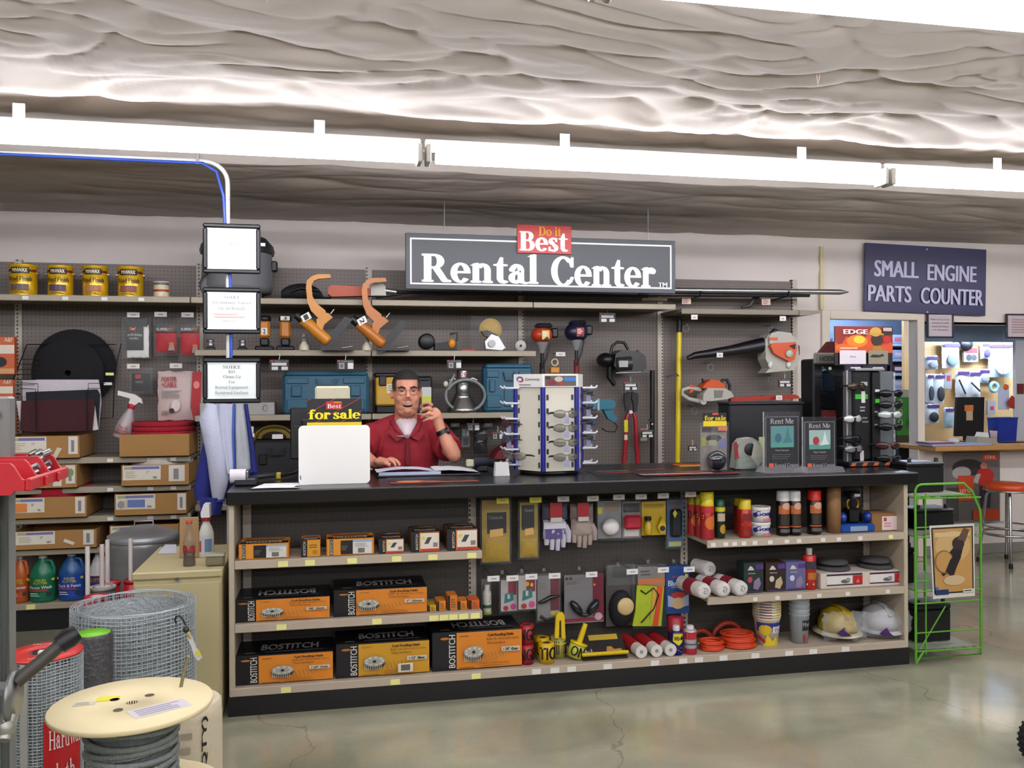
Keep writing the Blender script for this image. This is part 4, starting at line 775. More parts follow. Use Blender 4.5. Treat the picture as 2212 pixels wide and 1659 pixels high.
t = TP('foil_pack','crumpled clear pouch of silver parts hanging beside the man','pack',1036,970,6.2); a,b,z0,z1 = bx(1022,1052,926,980,6.2); part(t,'bag',MB().pillow(a,b,z0,z1,6.2,.03,wob=.012,seed=31),C('#5d5a5c',.15,.6,.5,30,.8,40)); decal(t,front(a,b,6.165,z0,z1),[('r',.2,.55,.85,.8,'#121014')])
t = TP('small_parts_pack','narrow grey blister card hanging next to the foil pouch','pack',1005,960,6.22); a,b,z0,z1 = bx(997,1015,925,966,6.22); part(t,'card',MB().box(a,b,6.22,6.23,z0,z1),C('#6b6668',.6)); decal(t,front(a,b,6.22,z0,z1),[('r',.1,.6,.5,.95,'#8fa9b0'),('r',.6,.6,.9,.95,'#c9c7c6'),('r',.2,.1,.8,.5,'#4a4546')])
t = TP('red_tool_bag','dark red tool bag behind the glasses tower','bag',1100,990,6.1); a,b,z0,z1 = bx(1066,1150,945,990,6.1); part(t,'body',MB().prism(pp(6.1,[(1064,990),(1072,975),(1092,962),(1150,945),(1165,990)]),6.05,6.25),C('#7a1d28',.7)); part(t,'handle',MB().tube([at(1085,960,6.1),at(1095,935,6.1),at(1125,930,6.1),at(1135,948,6.1)],.01,6),C('#3a1a1f',.6)); decal(t,front(a+.04,b,6.05,z0,z1),[('l',.2,.3,.6,.7,2,'#b9a6a4')])
# -- pegboard bays 4 and 5
t = TP('plate_compactor_head','black engine unit with loop handle hanging on the pegboard','engine',1340,845,6.25); d = 6.2
poly(t,'body',d,[(1322,765),(1335,757),(1372,760),(1385,770),(1388,795),(1376,806),(1330,804),(1318,790)],d-.09,d+.1,C('#2b2b2b',.4)); part(t,'tank',MB().cyl(at(1330,787,d-.07),at(1362,785,d-.07),.055,n=18),C('#343536',.35)); decal(t,front(*[X(1338,6.07),X(1357,6.07)],6.074,Z(1345,793,6.07),Z(1345,779,6.07)),[('r',0,0,1,1,'#a9a8a3')])
part(t,'handle',MB().tube([at(1318,770,d),at(1322,748,d),at(1333,739,d),at(1348,740,d),at(1357,755,d)],.011,8),BLK); part(t,'cover',MB().ell(at(1308,778,d),(.065,.09,.055)),BLK); part(t,'crossbar',MB().tube([at(1330,806,6.1),at(1385,804,6.1)],.006,6),STEEL)
part(t,'leg',MB().tube([at(1318,790,d),at(1316,815,d),at(1328,832,d)],[.025,.022,.018],8),BLK); part(t,'side_frame',MB().tube([at(1375,757,d-.05),at(1390,772,d-.05),at(1388,800,d-.05)],.009,6),BLK)
t = TP('bolt_cutter','red handled bolt cutter hanging jaws up on the pegboard','bolt cutter',1364,1060,6.3); d = 6.33; RDH = C('#a3182c',.4)
for s in (-1,1):
    f = lambda x: 1363+s*(x); part(t,'handle',MB().tube([at(f(4),890,d),at(f(10),905,d),at(f(12),960,d),at(f(20),1060,d)],[.012,.018,.017,.018],8),RDH); part(t,'jaw',MB().prism(pp(d,[(f(2),846),(f(15),850),(f(15),868),(f(12),888),(f(5),892),(f(4),868),(f(1),862)]),d-.012,d+.012),BLK)
part(t,'pivot',MB().cyl(at(1363,890,d-.02),at(1363,890,d+.02),.014,n=12),STEEL); part(t,'sticker',MB().box(X(1346,d),X(1354,d),d-.021,d-.019,Z(1350,933,d),Z(1350,907,d)),C('#d6c72c',.5)); part(t,'sticker',MB().box(X(1346,d),X(1353,d),d-.021,d-.019,Z(1350,950,d),Z(1350,939,d)),CREAM); part(t,'tag',MB().box(X(1382,d),X(1396,d),d-.012,d-.01,Z(1388,952,d),Z(1388,926,d)),C('#a59f8f',.6))
t = TP('black_pry_pole','long black pole with a hook standing against the pegboard','pole',1409,1060,6.33); part(t,'shaft',MB().cyl(at(1409,800,6.33),at(1409,1060,6.33),.019,.016,10),BLK); part(t,'hook',MB().tube([at(1402,905,6.3),at(1410,913,6.29),at(1407,922,6.3)],.009,6),BLK); part(t,'rivet',MB().cyl(at(1409,916,6.3),at(1409,916,6.28),.007,n=10),STEEL)
t = TP('teal_drill','teal corded drill hanging beside the glasses tower','drill',1300,925,6.2); d = 6.2; TEAL = C('#1f6f82',.45)
poly(t,'body',d,[(1268,868),(1280,862),(1318,862),(1326,868),(1325,880),(1312,884),(1270,884)],d-.04,d+.04,TEAL); poly(t,'grip',d,[(1300,882),(1316,880),(1332,905),(1325,912),(1312,905)],d-.025,d+.025,TEAL); part(t,'chuck',MB().cyl(at(1268,876,d),at(1250,878,d),.024,.016,12),STEEL); part(t,'cord',MB().tube([at(1326,911,d),at(1334,922,d),at(1328,933,d),at(1310,932,d),at(1300,925,d)],.005,6),BLK)
part(t,'band',MB().box(X(1287,d),X(1291,d),d-.042,d+.042,Z(1289,886,d),Z(1289,861,d)),C('#9fb6b5',.5))
# leaf blower
t = TP('leaf_blower','orange and grey handheld leaf blower with long black nozzle on the pegboard','leaf blower',1690,805,6.2); d = 6.2
part(t,'nozzle',MB().tube([at(1485,774,d),at(1500,768,d),at(1580,757,d),at(1648,745,d)],[.016,.026,.04,.058],14),C('#15131a',.4)); poly(t,'fan_housing',d,[(1645,735),(1652,724),(1672,716),(1700,720),(1715,742),(1718,775),(1708,800),(1680,802),(1645,806),(1655,795),(1646,776)],d-.06,d+.07,STG)
poly(t,'cover',d,[(1650,747),(1660,742),(1704,740),(1708,752),(1702,778),(1692,782),(1668,770),(1658,764)],d-.1,d-.06,STO); q = at(1690,765,d); part(t,'cap',MB().lathe([(0,-.112),(.028,-.112),(.032,-.1),(0,-.1)],(q.x,d,q.z),20,'y'),C('#b9b6ad',.5))
poly(t,'vent',d,[(1690,748),(1704,744),(1702,756)],d-.105,d-.1,BLK); part(t,'handle',MB().tube([at(1660,727,d),at(1672,714,d),at(1694,722,d),at(1706,738,d)],[.016,.017,.015,.015],8),BLK); poly(t,'shoulder',d,[(1650,730),(1656,720),(1668,720),(1668,742),(1652,744)],d-.08,d+.04,STG); part(t,'exhaust',MB().box(X(1704,d),X(1722,d),d-.05,d+.05,Z(1712,770,d),Z(1712,745,d),.012),BLK)
for px in (1664,1704): part(t,'foot',MB().ell(at(px,788,d-.07),(.02,.012,.026),12,8),C('#d6d3cc',.4))
decal(t,front(X(1651,d),X(1668,d),d-.082,Z(1660,738,d),Z(1660,728,d)),[('r',0,.2,1,.8,'#d0632c')])
# chainsaw
t = TP('chainsaw','orange and grey chainsaw with red bar cover hanging on the pegboard','chainsaw',1560,880,6.2); d = 6.2
poly(t,'body',d,[(1522,838),(1560,839),(1572,846),(1578,856),(1564,862),(1530,866),(1512,866),(1512,852)],d-.06,d+.06,STG); poly(t,'cover',d,[(1510,838),(1518,828),(1530,820),(1546,822),(1558,830),(1560,839),(1524,840)],d-.055,d+.055,STO)
part(t,'rear_handle',MB().tube([at(1514,842,d),at(1488,838,d),at(1474,842,d),at(1474,852,d),at(1488,862,d),at(1515,868,d)],[.018,.016,.015,.015,.016,.018],8),STG); part(t,'front_handle',MB().tube([at(1556,832,d),at(1560,821,d),at(1570,820,d),at(1576,832,d),at(1575,850,d)],.011,8),BLK)
poly(t,'vents',d,[(1535,843),(1555,843),(1552,858),(1536,860)],d-.064,d-.06,C('#7f7d76',.5)); poly(t,'trigger',d,[(1487,832),(1497,832),(1500,842),(1488,850),(1490,840)],d-.014,d+.014,STO); part(t,'choke',MB().tube([at(1520,828,d),at(1517,818,d)],.009,6),BLK)
poly(t,'bar_cover',d,[(1576,860),(1600,857),(1715,852),(1724,856),(1722,861),(1600,866),(1576,868)],d-.02,d+.02,C('#a8341f',.4,0,.06,8)); part(t,'oil_cap',MB().cyl(at(1520,868,d-.05),at(1520,868,d+.05),.022,n=12),STG)
# yellow pole
t = TP('yellow_pole','tall yellow fibreglass pole with black end leaning on the pegboard','pole',1464,1070,6.3); part(t,'shaft',MB().cyl(at(1467,716,6.34),at(1463,1070,6.3),.0195,n=14),C('#d9c41d',.35)); part(t,'grip',MB().cyl(at(1468,686,6.34),at(1467,718,6.34),.021,n=14),BLK)
# loose rings, hooks and tags on the last two bays
for px,py,l in ((1482,704,'near the top of the yellow pole'),(1666,707,'above the leaf blower'),(1535,788,'below the blower nozzle'),(1500,882,'under the chainsaw handle'),(1665,815,'under the leaf blower body')):
    p = at(px,py,6.3); t = T('rental_ring','clear plastic ring tag on the pegboard '+l,'ring tag',(p.x,6.3,p.z),0,'clear ring tags on the pegboard'); part(t,'ring',MB().torus((p.x,6.3,p.z-.02),.024,.005,16,6,'y'),clear(a=.6)); part(t,'peg',MB().tube([(p.x,YB,p.z+.02),(p.x,6.29,p.z+.01)],.004,5),STEEL)
for px,py,l in ((1500,685,'by the yellow pole'),(1691,688,'above the leaf blower'),(1555,767,'on the blower nozzle'),(1683,859,'on the chainsaw bar cover')): hang_tag(px,py,6.0 if py < 700 else 6.12,'small white tag '+l,.05,.035)
for px,py,l in ((1483,650,'near the dark sign'),(1655,652,'near the auger tip')):
    p = at(px,py,6.25); t = T('pink_tag','pale printed tag on the pegboard under the auger '+l,'tag',(p.x,6.25,p.z),0,'pale tags under the auger'); part(t,'card',MB().box(p.x-.036,p.x+.036,6.25,6.252,p.z-.024,p.z+.024),C('#d8bfae',.6)); decal(t,front(p.x-.036,p.x+.036,6.25,p.z-.024,p.z+.024),[('l',.1,.1,.9,.9,3,'#8d6a5e')]); part(t,'peg',MB().tube([(p.x,YB,p.z),(p.x,6.253,p.z)],.004,5),STEEL)
solo('ball_joint_tool','dark green jointed fitting on the pegboard beside the pale tag','fitting',MB().tube([at(1602,664,6.3),at(1620,660,6.3),at(1628,645,6.3),at(1638,640,6.3)],[.01,.018,.014,.02],8),C('#45473f',.5))
solo('bare_peg_hook','double wire peg hook between the bays by the yellow pole','hook',MB().tube([at(1440,812,6.4),at(1462,808,6.3),at(1466,812,6.28)],.005,5),STEEL)
# brown board and white wall strip beside the bay
solo('brown_board','narrow brown board standing between the shelving and the door','board',MB().box(X(1730,6.7),X(1760,6.7),6.7,6.74,0,Z(1745,860,6.7)),C('#7d5a2c',.6,0,.15,6))
# ================================================================== THE SERVICE COUNTER
CT,Z1,Z2,Z3 = 1.05,.125,.421,.717      # top, bottom deck, middle and upper shelf heights
CX0,CX1,CY0,CYB = -.463,3.142,4.23,4.58
LAM = C('#0b0a0d',.3,0,.12,6); CLIP = C('#b9ad9b',.5,0,.05,5); CPEG = grid_mat('counter_pegboard','#4b453f','#2b2724',.0254,.0254,.15,.15)
ct = T('service_counter','long black topped service counter with open beige shelves on its front','counter',(1.34,4.5,0))
part(ct,'countertop',MB().box(CX0,CX1,CY0,5.1,.985,CT,.006),LAM)
part(ct,'pegboard',MB().box(-.43,3.075,CYB,CYB+.012,.1,.985),CPEG); part(ct,'rear_panel',MB().box(-.43,3.075,5.0,5.02,0,.984),C('#4a4640',.6))
part(ct,'end_panel',MB().box(-.456,-.431,CY0+.035,5.05,0,.984,.003),CLIP); part(ct,'end_panel',MB().box(3.076,3.1,CY0+.035,5.05,0,.984,.003),CLIP)
part(ct,'kick_plate',MB().box(-.46,3.1,CY0+.03,CY0+.05,0,.09),BLACK)
for x in (-.4,.738,1.924,3.05): part(ct,'upright',MB().box(x-.02,x+.02,CYB-.01,CYB+.002,.126,.984),SLOT)
def cshelf(a,b,z,tags,y0=4.27,m=TAGW,tw=.045,th=.026):
    s = part(ct,'shelf',MB().box(a,b,y0+.004,CYB-.001,z-.02,z),CLIP); part(s,'lip',MB().box(a,b,y0-.006,y0+.006,z-.036,z+.004,.003),C('#b7aa9a',.45))
    for px,mm in tags: price_tag(s,X(px,y0),y0-.006,z-.018,tw,th,mm)
Y_,W_ = TAGY,TAGW
cshelf(-.43,.738,Z3,[(610,Y_),(668,Y_),(759,Y_),(855,Y_),(933,Y_),(1017,Y_)]); cshelf(-.43,.738,Z2,[(606,Y_),(812,Y_),(935,Y_),(957,Y_),(976,Y_),(999,Y_),(1024,Y_)])
cshelf(1.924,3.076,Z3,[(1538,W_),(1565,W_),(1584,W_),(1604,W_),(1628,W_),(1661,W_),(1697,W_),(1723,W_),(1775,W_),(1809,W_),(1855,W_),(1921,Y_)],tw=.026,th=.02); cshelf(1.924,3.076,Z2,[(1628,W_),(1676,W_),(1723,W_),(1766,W_),(1828,W_),(1914,W_)],tw=.026,th=.02)
s = part(ct,'shelf',MB().box(-.455,3.098,4.268,CYB-.001,Z1-.02,Z1),CLIP); part(s,'lip',MB().box(-.455,3.098,4.262,4.274,Z1-.036,Z1+.004,.003),C('#b7aa9a',.45))
for px,mm in ((615,Y_),(851,Y_),(1026,Y_),(1156,W_),(1196,W_),(1232,W_),(1310,W_),(1412,W_),(1473,W_),(1507,W_),(1560,W_),(1629,W_),(1702,W_),(1754,W_),(1824,W_)): price_tag(s,X(px,4.262),4.262,Z1-.018,.045,.026,mm)
# ------------------------------------------------ nail boxes
NB,NO,NY = '#1a181d','#d58a2c','#c99a2a'
def face_top(a,b,y0,y1,z): return plane_map((a,y0,z),(b-a,0,0),(0,y1-y0,0),(0,0,1))
def coil(u,v,s,asp):
    it = [('e',u,v-.05*s,.13*s,.16*s*asp,'#3a372f'),('e',u,v+.02*s,.13*s,.13*s*asp,'#a9a79c')]
    it += [('e',u+.1*s*math.cos(k*.7),v+.02*s+.09*s*asp*math.sin(k*.7),.018*s,.02*s*asp,'#d2d0c6') for k in range(9)]; it += [('e',u,v+.02*s,.022*s,.03*s*asp,'#1a1814')]
    it += [('r',u-.12*s+.022*s*k,v-.26*s,u-.112*s+.022*s*k,v-.04*s,'#b9b7ac') for k in range(10)]; it += [('p',[(u+.14*s+.045*s*k,v-.04*s+.015*s*k),(u+.15*s+.045*s*k,v-.04*s+.015*s*k),(u+.175*s+.045*s*k,v-.3*s+.03*s*k),(u+.168*s+.045*s*k,v-.3*s+.03*s*k)],'#8b7a52') for k in range(6)]
    return it
def big_box(px0,px1,pt,zs,label,size,hexa=NO,yf=4.31,dep=.25,split=.24,cx=.3,sticker=False,flip=False):
    a,b = X(px0,yf,pt),X(px1,yf,pt); z0 = zs+.001; z1 = Z((px0+px1)/2,pt,yf); t = T('nail_box',label,'box',((a+b)/2,yf,z0),0,'large black and orange coil nail boxes')
    part(t,'carton',MB().box(a,b,yf,yf+dep,z0,z1,.003),C(NB,.4,0,.1,9)); w_ = 1-split
    it = [('r',split,.03,1,.97,hexa),('b','BOSTITCH',split-.05,.5,.07,.86,'#d9d6cf',1),('e',split-.13,.84,.05,.035,'#b5782a'),('t','GALVANIZED',split+.09*w_+.02,.88,.13*w_,.04,'#5a3512'),
          ('b','Coil Roofing Nails',split+w_*.67,.87,w_*.4,.085,'#4a230c'),('t','Rollo de clavos para techo',split+w_*.7,.77,w_*.5,.07,'#5f3212'),('t','Clous bardeaux',split+w_*.6,.68,w_*.28,.07,'#5f3212'),('r',split+w_*.68,.43,split+w_*.96,.56,'#c9c2b2'),('b',size,split+w_*.82,.495,w_*.22,.075,'#3c3630'),('l',split+.03,.06,split+w_*.3,.1,1,'#7a4a18'),('l',split+w_*.35,.08,split+w_*.8,.2,2,'#b87a28')]
    it += coil(split+w_*cx,.46,1.15*w_,1.35)
    if sticker: it += [('r',split+w_*.55,.12,split+w_*.76,.38,'#d8d2c2'),('r',split+w_*.59,.16,split+w_*.72,.34,'#6a665c')]
    decal(t,front(a,b,yf,z0,z1),it); decal(t,face_top(a,b,yf,yf+dep,z1),[('b','BOSTITCH',.55,.45,.6,.35,'#a9a6a2',2 if flip else 0),('r',.1,.08,.2,.12,'#8a8a5a'),('r',.3,.06,.9,.16,'#3a383c')])
big_box(502,712,1292,Z2,'black and orange coil nail box, middle shelf, left of the pair, 7/8 inch','7/8"  22mm',flip=True,cx=.22); big_box(720,922,1271,Z2,'black and orange coil nail box, middle shelf, next to the tiny boxes, 1 inch','1"  25mm',cx=.17)
big_box(507,719,1412,Z1,'black and orange coil nail box at the left end of the bottom shelf','1 1/4"  31mm',cx=.32); big_box(725,927,1387,Z1,'black and mustard coil nail box with barcode sticker on the bottom shelf','1 1/2"  38mm',NY,cx=.22,sticker=True); big_box(933,1127,1362,Z1,'black and orange coil nail box beside the red danger tape','1 3/4"  45mm',cx=.25,split=.27,flip=True)
def small_box(px0,px1,pt,label,style,yf=4.31,dep=.17,rz=0.):
    a,b = X(px0,yf,pt),X(px1,yf,pt); z0 = Z3+.001; z1 = Z((px0+px1)/2,pt,yf); t = T('staple_box',label,'box',((a+b)/2,yf,z0),0,'small staple and nail boxes on the upper shelf')
    part(t,'carton',MB().box(a,b,yf,yf+dep,z0,z1,.003),C(NO if style != 'w' else '#6e4a2c',.5,0,.1,9))
    if style == 'l': it = [('r',.02,.02,.98,.96,'#d79630'),('r',.07,.04,.14,.96,NB),('b','BOSTITCH',.105,.5,.05,.8,'#d9d4c8',1),('r',.3,.08,.55,.9,NB),('l',.32,.3,.46,.6,4,'#6f6a60'),('r',.55,.08,.95,.9,'#d5d2ca'),('r',.55,.78,.95,.9,'#8fb0cf'),('r',.66,.14,.8,.42,'#77736c'),('l',.6,.48,.9,.72,3,'#a5a29a')]
    elif style == 's': it = [('r',0,0,.32,1,NB),('b','BOSTITCH',.18,.5,.13,.8,'#d9d4c8',1),('r',.34,.02,.98,.96,'#cf9a2e'),('l',.42,.5,.9,.75,2,'#7a5316'),('e',.72,.28,.13,.14,'#b57f22')]
    else: it = [('r',0,0,.28,1,NB),('b','BOSTITCH',.2,.5,.08,.75,'#d9d4c8',1),('r',.28,.03,.98,.95,'#cf7a3a'),('r',.32,.12,.96,.92,'#dcd5c8'),('r',.32,.05,.96,.16,'#c0442c'),('p',[(.45,.4),(.6,.4),(.72,.72),(.57,.72)],'#4b4a4c'),('r',.76,.24,.92,.45,'#8b8780'),('e',.42,.68,.06,.09,'#d9cf3a')]
    decal(t,front(a,b,yf,z0,z1),it); decal(t,face_top(a,b,yf,yf+dep,z1),[('r',.02,.0,.98,.35,NB),('b','BOSTITCH',.5,.18,.7,.22,'#c9c4ba',2),('r',.1,.45,.9,.9,'#a3683a' if style != 'w' else '#5a4636'),('r',.35,.55,.9,.8,'#8f7a66')])
small_box(515,624,1174,'long orange staple box with white barcode label at the left end of the upper shelf','l'); small_box(650,692,1166,'narrow orange and black nail box between the two long boxes','s',dep=.12); small_box(705,808,1163,'long orange staple box with white label, second of its kind','l'); small_box(818,873,1163,'scuffed small staple box with cream label and yellow dot','w'); small_box(888,950,1148,'dark staple box with white label showing a slanted staple strip','w'); small_box(966,1032,1142,'dark staple box with white label beside the counter upright','w')
for q,l,h in (((924,942,1308),'tiny yellow nail box','#c9a62c'),((944,963,1299),'tiny orange nail box with dark side',NO),((967,988,1287),'tallest of the tiny orange boxes','#cc7f30'),((990,1009,1299),'tiny orange box second from the upright',NO),((1013,1036,1297),'tiny red-orange box beside the counter upright','#cf6a2a')):
    yf = 4.32; a,b = X(q[0],yf,1310),X(q[1],yf,1310); z1 = Z(q[0],q[2],yf); t = T('nail_packet',l+' on the middle shelf','box',((a+b)/2,yf,Z2),0,'tiny nail boxes on the middle shelf'); part(t,'carton',MB().box(a,b,yf,yf+.1,Z2+.001,z1,.002),C(h,.5)); decal(t,front(a,b,yf,Z2,z1),[('r',0,0,.25,1,NB),('l',.35,.15,.9,.8,4,'#8a5a1c')])
# ------------------------------------------------ goods hanging in the middle bay
def hook(px,py,label,hexa='#d6d3d0',yb=CYB,y=4.36,w_=.062,h=.028,pr='#a59a96'):
    p = at(px,py,y); t = T('peg_hook',label,'hook',(p.x,y,p.z),0,'price tag hooks on the counter front'); part(t,'wire',MB().tube([(p.x,yb,p.z+.005),(p.x,y+.01,p.z+.004),(p.x,y+.003,p.z+.002)],.0022,5),STEEL); part(t,'tag',MB().box(p.x-w_/2,p.x+w_/2,y,y+.002,p.z-h/2,p.z+h/2),C(hexa,.6)); part(t,'print',MB().box(p.x-w_*.2,p.x+w_*.25,y-.0006,y,p.z-h*.12,p.z+h*.1),C(pr,.6))
for k,(px,py,h,l) in enumerate(((1086,1082,'#cfc93f','first chamois'),(1157,1080,'#cfc93f','second chamois'),(1217,1078,'#cac7c4','purple glove'),(1281,1077,'#cac7c4','plain glove'),(1337,1074,'#cac7c4','dust mask'),(1385,1073,'#cac7c4','red refill'),(1433,1071,'#cac7c4','chalk reel'),(1492,1068,'#cac7c4','blue carded tool'))): hook(px,py,'price tag of the '+l+' pack, upper row under the countertop',h)
for k,(px,py,l) in enumerate(((1066,1250,'small bottle'),(1107,1249,'first earplug card'),(1148,1246,'second earplug card'),(1198,1244,'safety glasses card'),(1278,1241,'ear muff card'),(1366,1235,'knee pad'),(1433,1231,'safety vest'),(1489,1230,'blue rubber glove box'))): hook(px,py,'white price tag in front of the '+l,'#dcdad8')
def card(name,label,q,d,items,hexa,group='goods hung on the counter pegboard',th=.006,bag=None,pts=None,cat='pack'):
    a,b,z0,z1 = bx(*q,d); t = T(name,label,cat,((a+b)/2,d,z0),0,group)
    if pts: part(t,'card',MB().prism(pp(d,pts),d,d+th),C(hexa,.5))
    else: part(t,'card',MB().box(a,b,d,d+th,z0,z1),C(hexa,.5))
    if items: decal(t,front(a,b,d,z0,z1),items)
    part(t,'hanger',MB().tube([((a+b)/2,d+th*.5,z1-.01),((a+b)/2,d+.02,z1+.02),((a+b)/2,CYB,z1+.024)],.002,5),STEEL)
    if bag: part(t,'bag',MB().pillow(a-.01,b+.01,z0-.012,z1+.012,d+.004,bag,wob=.008,seed=q[0] % 50),clear(a=.2))
    return t,a,b,z0,z1
for k,(q,l,d) in enumerate((((1041,1101,1080,1214),'large yellow chamois in a clear bag with black label',4.46),((1123,1162,1085,1204),'smaller yellow chamois in a clear bag with black label',4.46))):
    t,a,b,z0,z1 = card('chamois_pack',l,q,d,[('r',.18,.46,.88,.8,'#151315') if k == 0 else ('r',.1,.5,.8,.95,'#151315'),('s','Chamois',.5,.72 if k == 0 else .86,.5,.06,'#8a8785'),('p',[(.28,.4),(.28,.52),(.76,.54),(.76,.42)],'#d0a862'),('l',.3,.24,.7,.33,2,'#7c6a1c'),('r',.2,.15,.3,.2,'#d8d03a')],'#a38a3c',bag=.02)
    part(t,'chamois',MB().pillow(a+.004,b-.004,z0+.004,z0+(.13 if k == 0 else .1),d-.002,.014,seed=40+k),C('#a98f42',.9,0,.08,30,.4,80))
def glove(px0,px1,py0,py1,d,label,base,fing,cuff):
    a,b,z0,z1 = bx(px0,px1,py0,py1,d); w_ = b-a; h = z1-z0; t = T('work_glove',label,'glove',((a+b)/2,d,z0),0,'work gloves hung on the counter pegboard')
    part(t,'palm',MB().pillow(a+.02*w_,b-.14*w_ if fing else b-.05*w_,z0+.28*h,z0+.68*h,d,.03,seed=3,p=.25),C(base,.9,0,.08,40))
    for k,(u,l0) in enumerate(((.1,.16),(.32,.06),(.55,.04),(.78,.1))): part(t,'finger',MB().tube([(a+(u+.0)*w_*.95+.008,d-.002,z0+.36*h),(a+u*w_*.95+.006,d-.012,z0+.24*h),(a+u*w_*.95+.004,d-.012,z0+l0*h)],[.0145,.0145,.012],8),C(base,.9,0,.08,40))
    part(t,'thumb',MB().tube([(b-.16*w_,d-.01,z0+.56*h),(b-.03*w_,d-.012,z0+.4*h),(b-.02*w_,d-.012,z0+.2*h)],[.016,.017,.013],8),C(base,.9,0,.08,40))
    part(t,'cuff',MB().pillow(a,b-.04*w_,z0+.66*h,z1,d+.004,.03,seed=6,p=.25),C(cuff,.9))
    if fing: decal(t,front(a,b,d-.031,z0,z1),[('r',.06,.3,.7,.5,fing),('r',.0,.5,.85,.64,'#c5c2cb')])
    part(t,'tag',MB().box(a+.22*w_,a+.68*w_,d-.04,d-.037,z0+.74*h,z1+.01),C('#b02a35',.5)); part(t,'barcode',MB().box(a+.24*w_,a+.68*w_,d-.041,d-.038,z0+.64*h,z0+.735*h),C('#d6d3d0',.5)); part(t,'hanger',MB().tube([((a+b)/2,d,z1-.005),((a+b)/2,CYB,z1+.01)],.002,5),STEEL)
glove(1172,1228,1088,1192,4.47,'white and purple leather work glove with a red tag','#b9b6c0','#5d4d85','#5d5a6b'); glove(1232,1284,1088,1186,4.47,'plain grey-beige knit work glove with a red tag','#a2948c',None,'#8f827b')
t,a,b,z0,z1 = card('dust_mask_pack','clear bag with a crumpled white dust mask',(1291,1342,1082,1163),4.49,[('r',.3,.72,.9,.95,'#8b7a6a'),('r',.0,.66,.2,.84,'#c9c03a')],'#8d8f92',bag=.045); part(t,'mask',MB().ell(((a+b)/2,4.47,z0+.065),(.047,.03,.045),16,10),C('#d9d4d2',.8))
t,a,b,z0,z1 = card('red_refill_pack','clear pack with a red block and white base',(1344,1384,1083,1162),4.49,[('r',.05,.7,.95,.95,'#2a2022'),('r',.1,.05,.9,.28,'#c9c3c0')],'#8a7f7d',bag=.03); part(t,'refill',MB().box(a+.006,b-.004,4.455,4.488,z0+.05,z0+.125,.012),C('#b3223a',.5))
t,a,b,z0,z1 = card('chalk_reel_pack','yellow carded chalk line reel and bottle',(1386,1438,1083,1156),4.49,[('r',.1,.8,.9,.92,'#a58a1e')],'#c2a51f'); part(t,'bottle',MB().lathe([(0,0),(.02,0),(.021,.004),(.021,.055),(.012,.065),(.012,.08),(0,.08)],(a+.028,4.468,z0+.012),14),C('#b9a01f',.4)); part(t,'bottle_cap',MB().cyl((a+.028,4.468,z0+.085),(a+.028,4.468,z0+.105),.018,n=12),BLK)
part(t,'reel',MB().prism([(b-.055,z0+.045),(b-.03,z0+.1),(b-.01,z0+.06),(b-.012,z0+.022),(b-.04,z0+.012)],4.462,4.489),C('#c9b221',.35)); part(t,'crank',MB().cyl((b-.03,4.455,z0+.04),(b-.03,4.462,z0+.04),.014,n=12),C('#2b2450',.4))
t,a,b,z0,z1 = card('blue_tool_card','tall blue carded black tool at the end of the upper row',(1441,1475,1079,1182),4.49,[('r',.1,.8,.9,.97,'#5a4a50'),('r',.1,.02,.9,.12,'#b9b36a'),('e',.1,.2,.05,.03,'#c0392b')],'#3b6a96',bag=.02); part(t,'tool',MB().box(a+.014,b-.014,4.46,4.489,z0+.06,z1-.05,.01),C('#161a22',.5)); part(t,'arrow',MB().prism([(a+.02,z1-.07),(a+.032,z1-.05),(a+.045,z1-.07),(a+.032,z1-.095)],4.456,4.459),C('#c2c72e',.5))
# lower row
t,a,b,z0,z1 = card('small_bottle','small green and white lens cleaner bottle hanging by the upright',(1040,1061,1250,1325),4.47,[],'#6d6a68',th=.002,cat='bottle'); part(t,'bottle',MB().lathe([(0,0),(.021,0),(.022,.006),(.022,.11),(.014,.125),(.014,.15),(0,.15)],((a+b)/2,4.448,z0+.004),16),C('#b9b6ad',.4)); decal(t,cylmap(((a+b)/2,4.448,z0+.004),.0222,0,.11,190,350),[('r',0,.3,1,.45,'#2c5a4a'),('r',0,0,1,.12,'#8f9a3a'),('l',.2,.55,.8,.9,3,'#7a7a76')],'print',True)
for k,(q,l) in enumerate((((1082,1117,1253,1320),'earplug card with teal pouch picture beside the small bottle'),((1120,1158,1243,1316),'earplug card with yellow dots, second of two'))):
    t,a,b,z0,z1 = card('earplug_card',l,q,4.46-.03*k,[('r',.45,.52,.95,.95,'#8e1d33'),('p',[(.2,.25),(.8,.35),(.75,.62),(.25,.55)],'#2f7a78'),('e',.75,.14,.18,.1,'#c04a86'),('e',.3,.1,.16,.08,'#b5222d'),('r',.4,.4,.55,.55,'#b9c9c9')]+([('e',.5,.75,.1,.07,'#d8b521'),('e',.75,.72,.08,.06,'#d8b521')] if k else []),'#b9b5b3',bag=.02)
t,a,b,z0,z1 = card('safety_glasses_card','grey and maroon carded dark safety glasses hanging askew',(1161,1209,1243,1340),4.46,[('r',.58,.22,.98,.95,'#6d1d35'),('l',.08,.7,.5,.85,3,'#7a7674'),('r',.6,.12,.95,.2,'#c9b43a')],'#8f8b8a',bag=.02); part(t,'glasses',MB().tube([(a,4.44,z0+.1),(a+.03,4.43,z0+.11),(a+.06,4.435,z0+.125),(b-.005,4.44,z0+.13)],[.006,.012,.012,.005],8),C('#1c2026',.2)); part(t,'cord',MB().tube([(a+.01,4.44,z0+.03),(a+.04,4.43,z0+.01),(b-.01,4.44,z0+.02)],.009,6),C('#2b2324',.6))
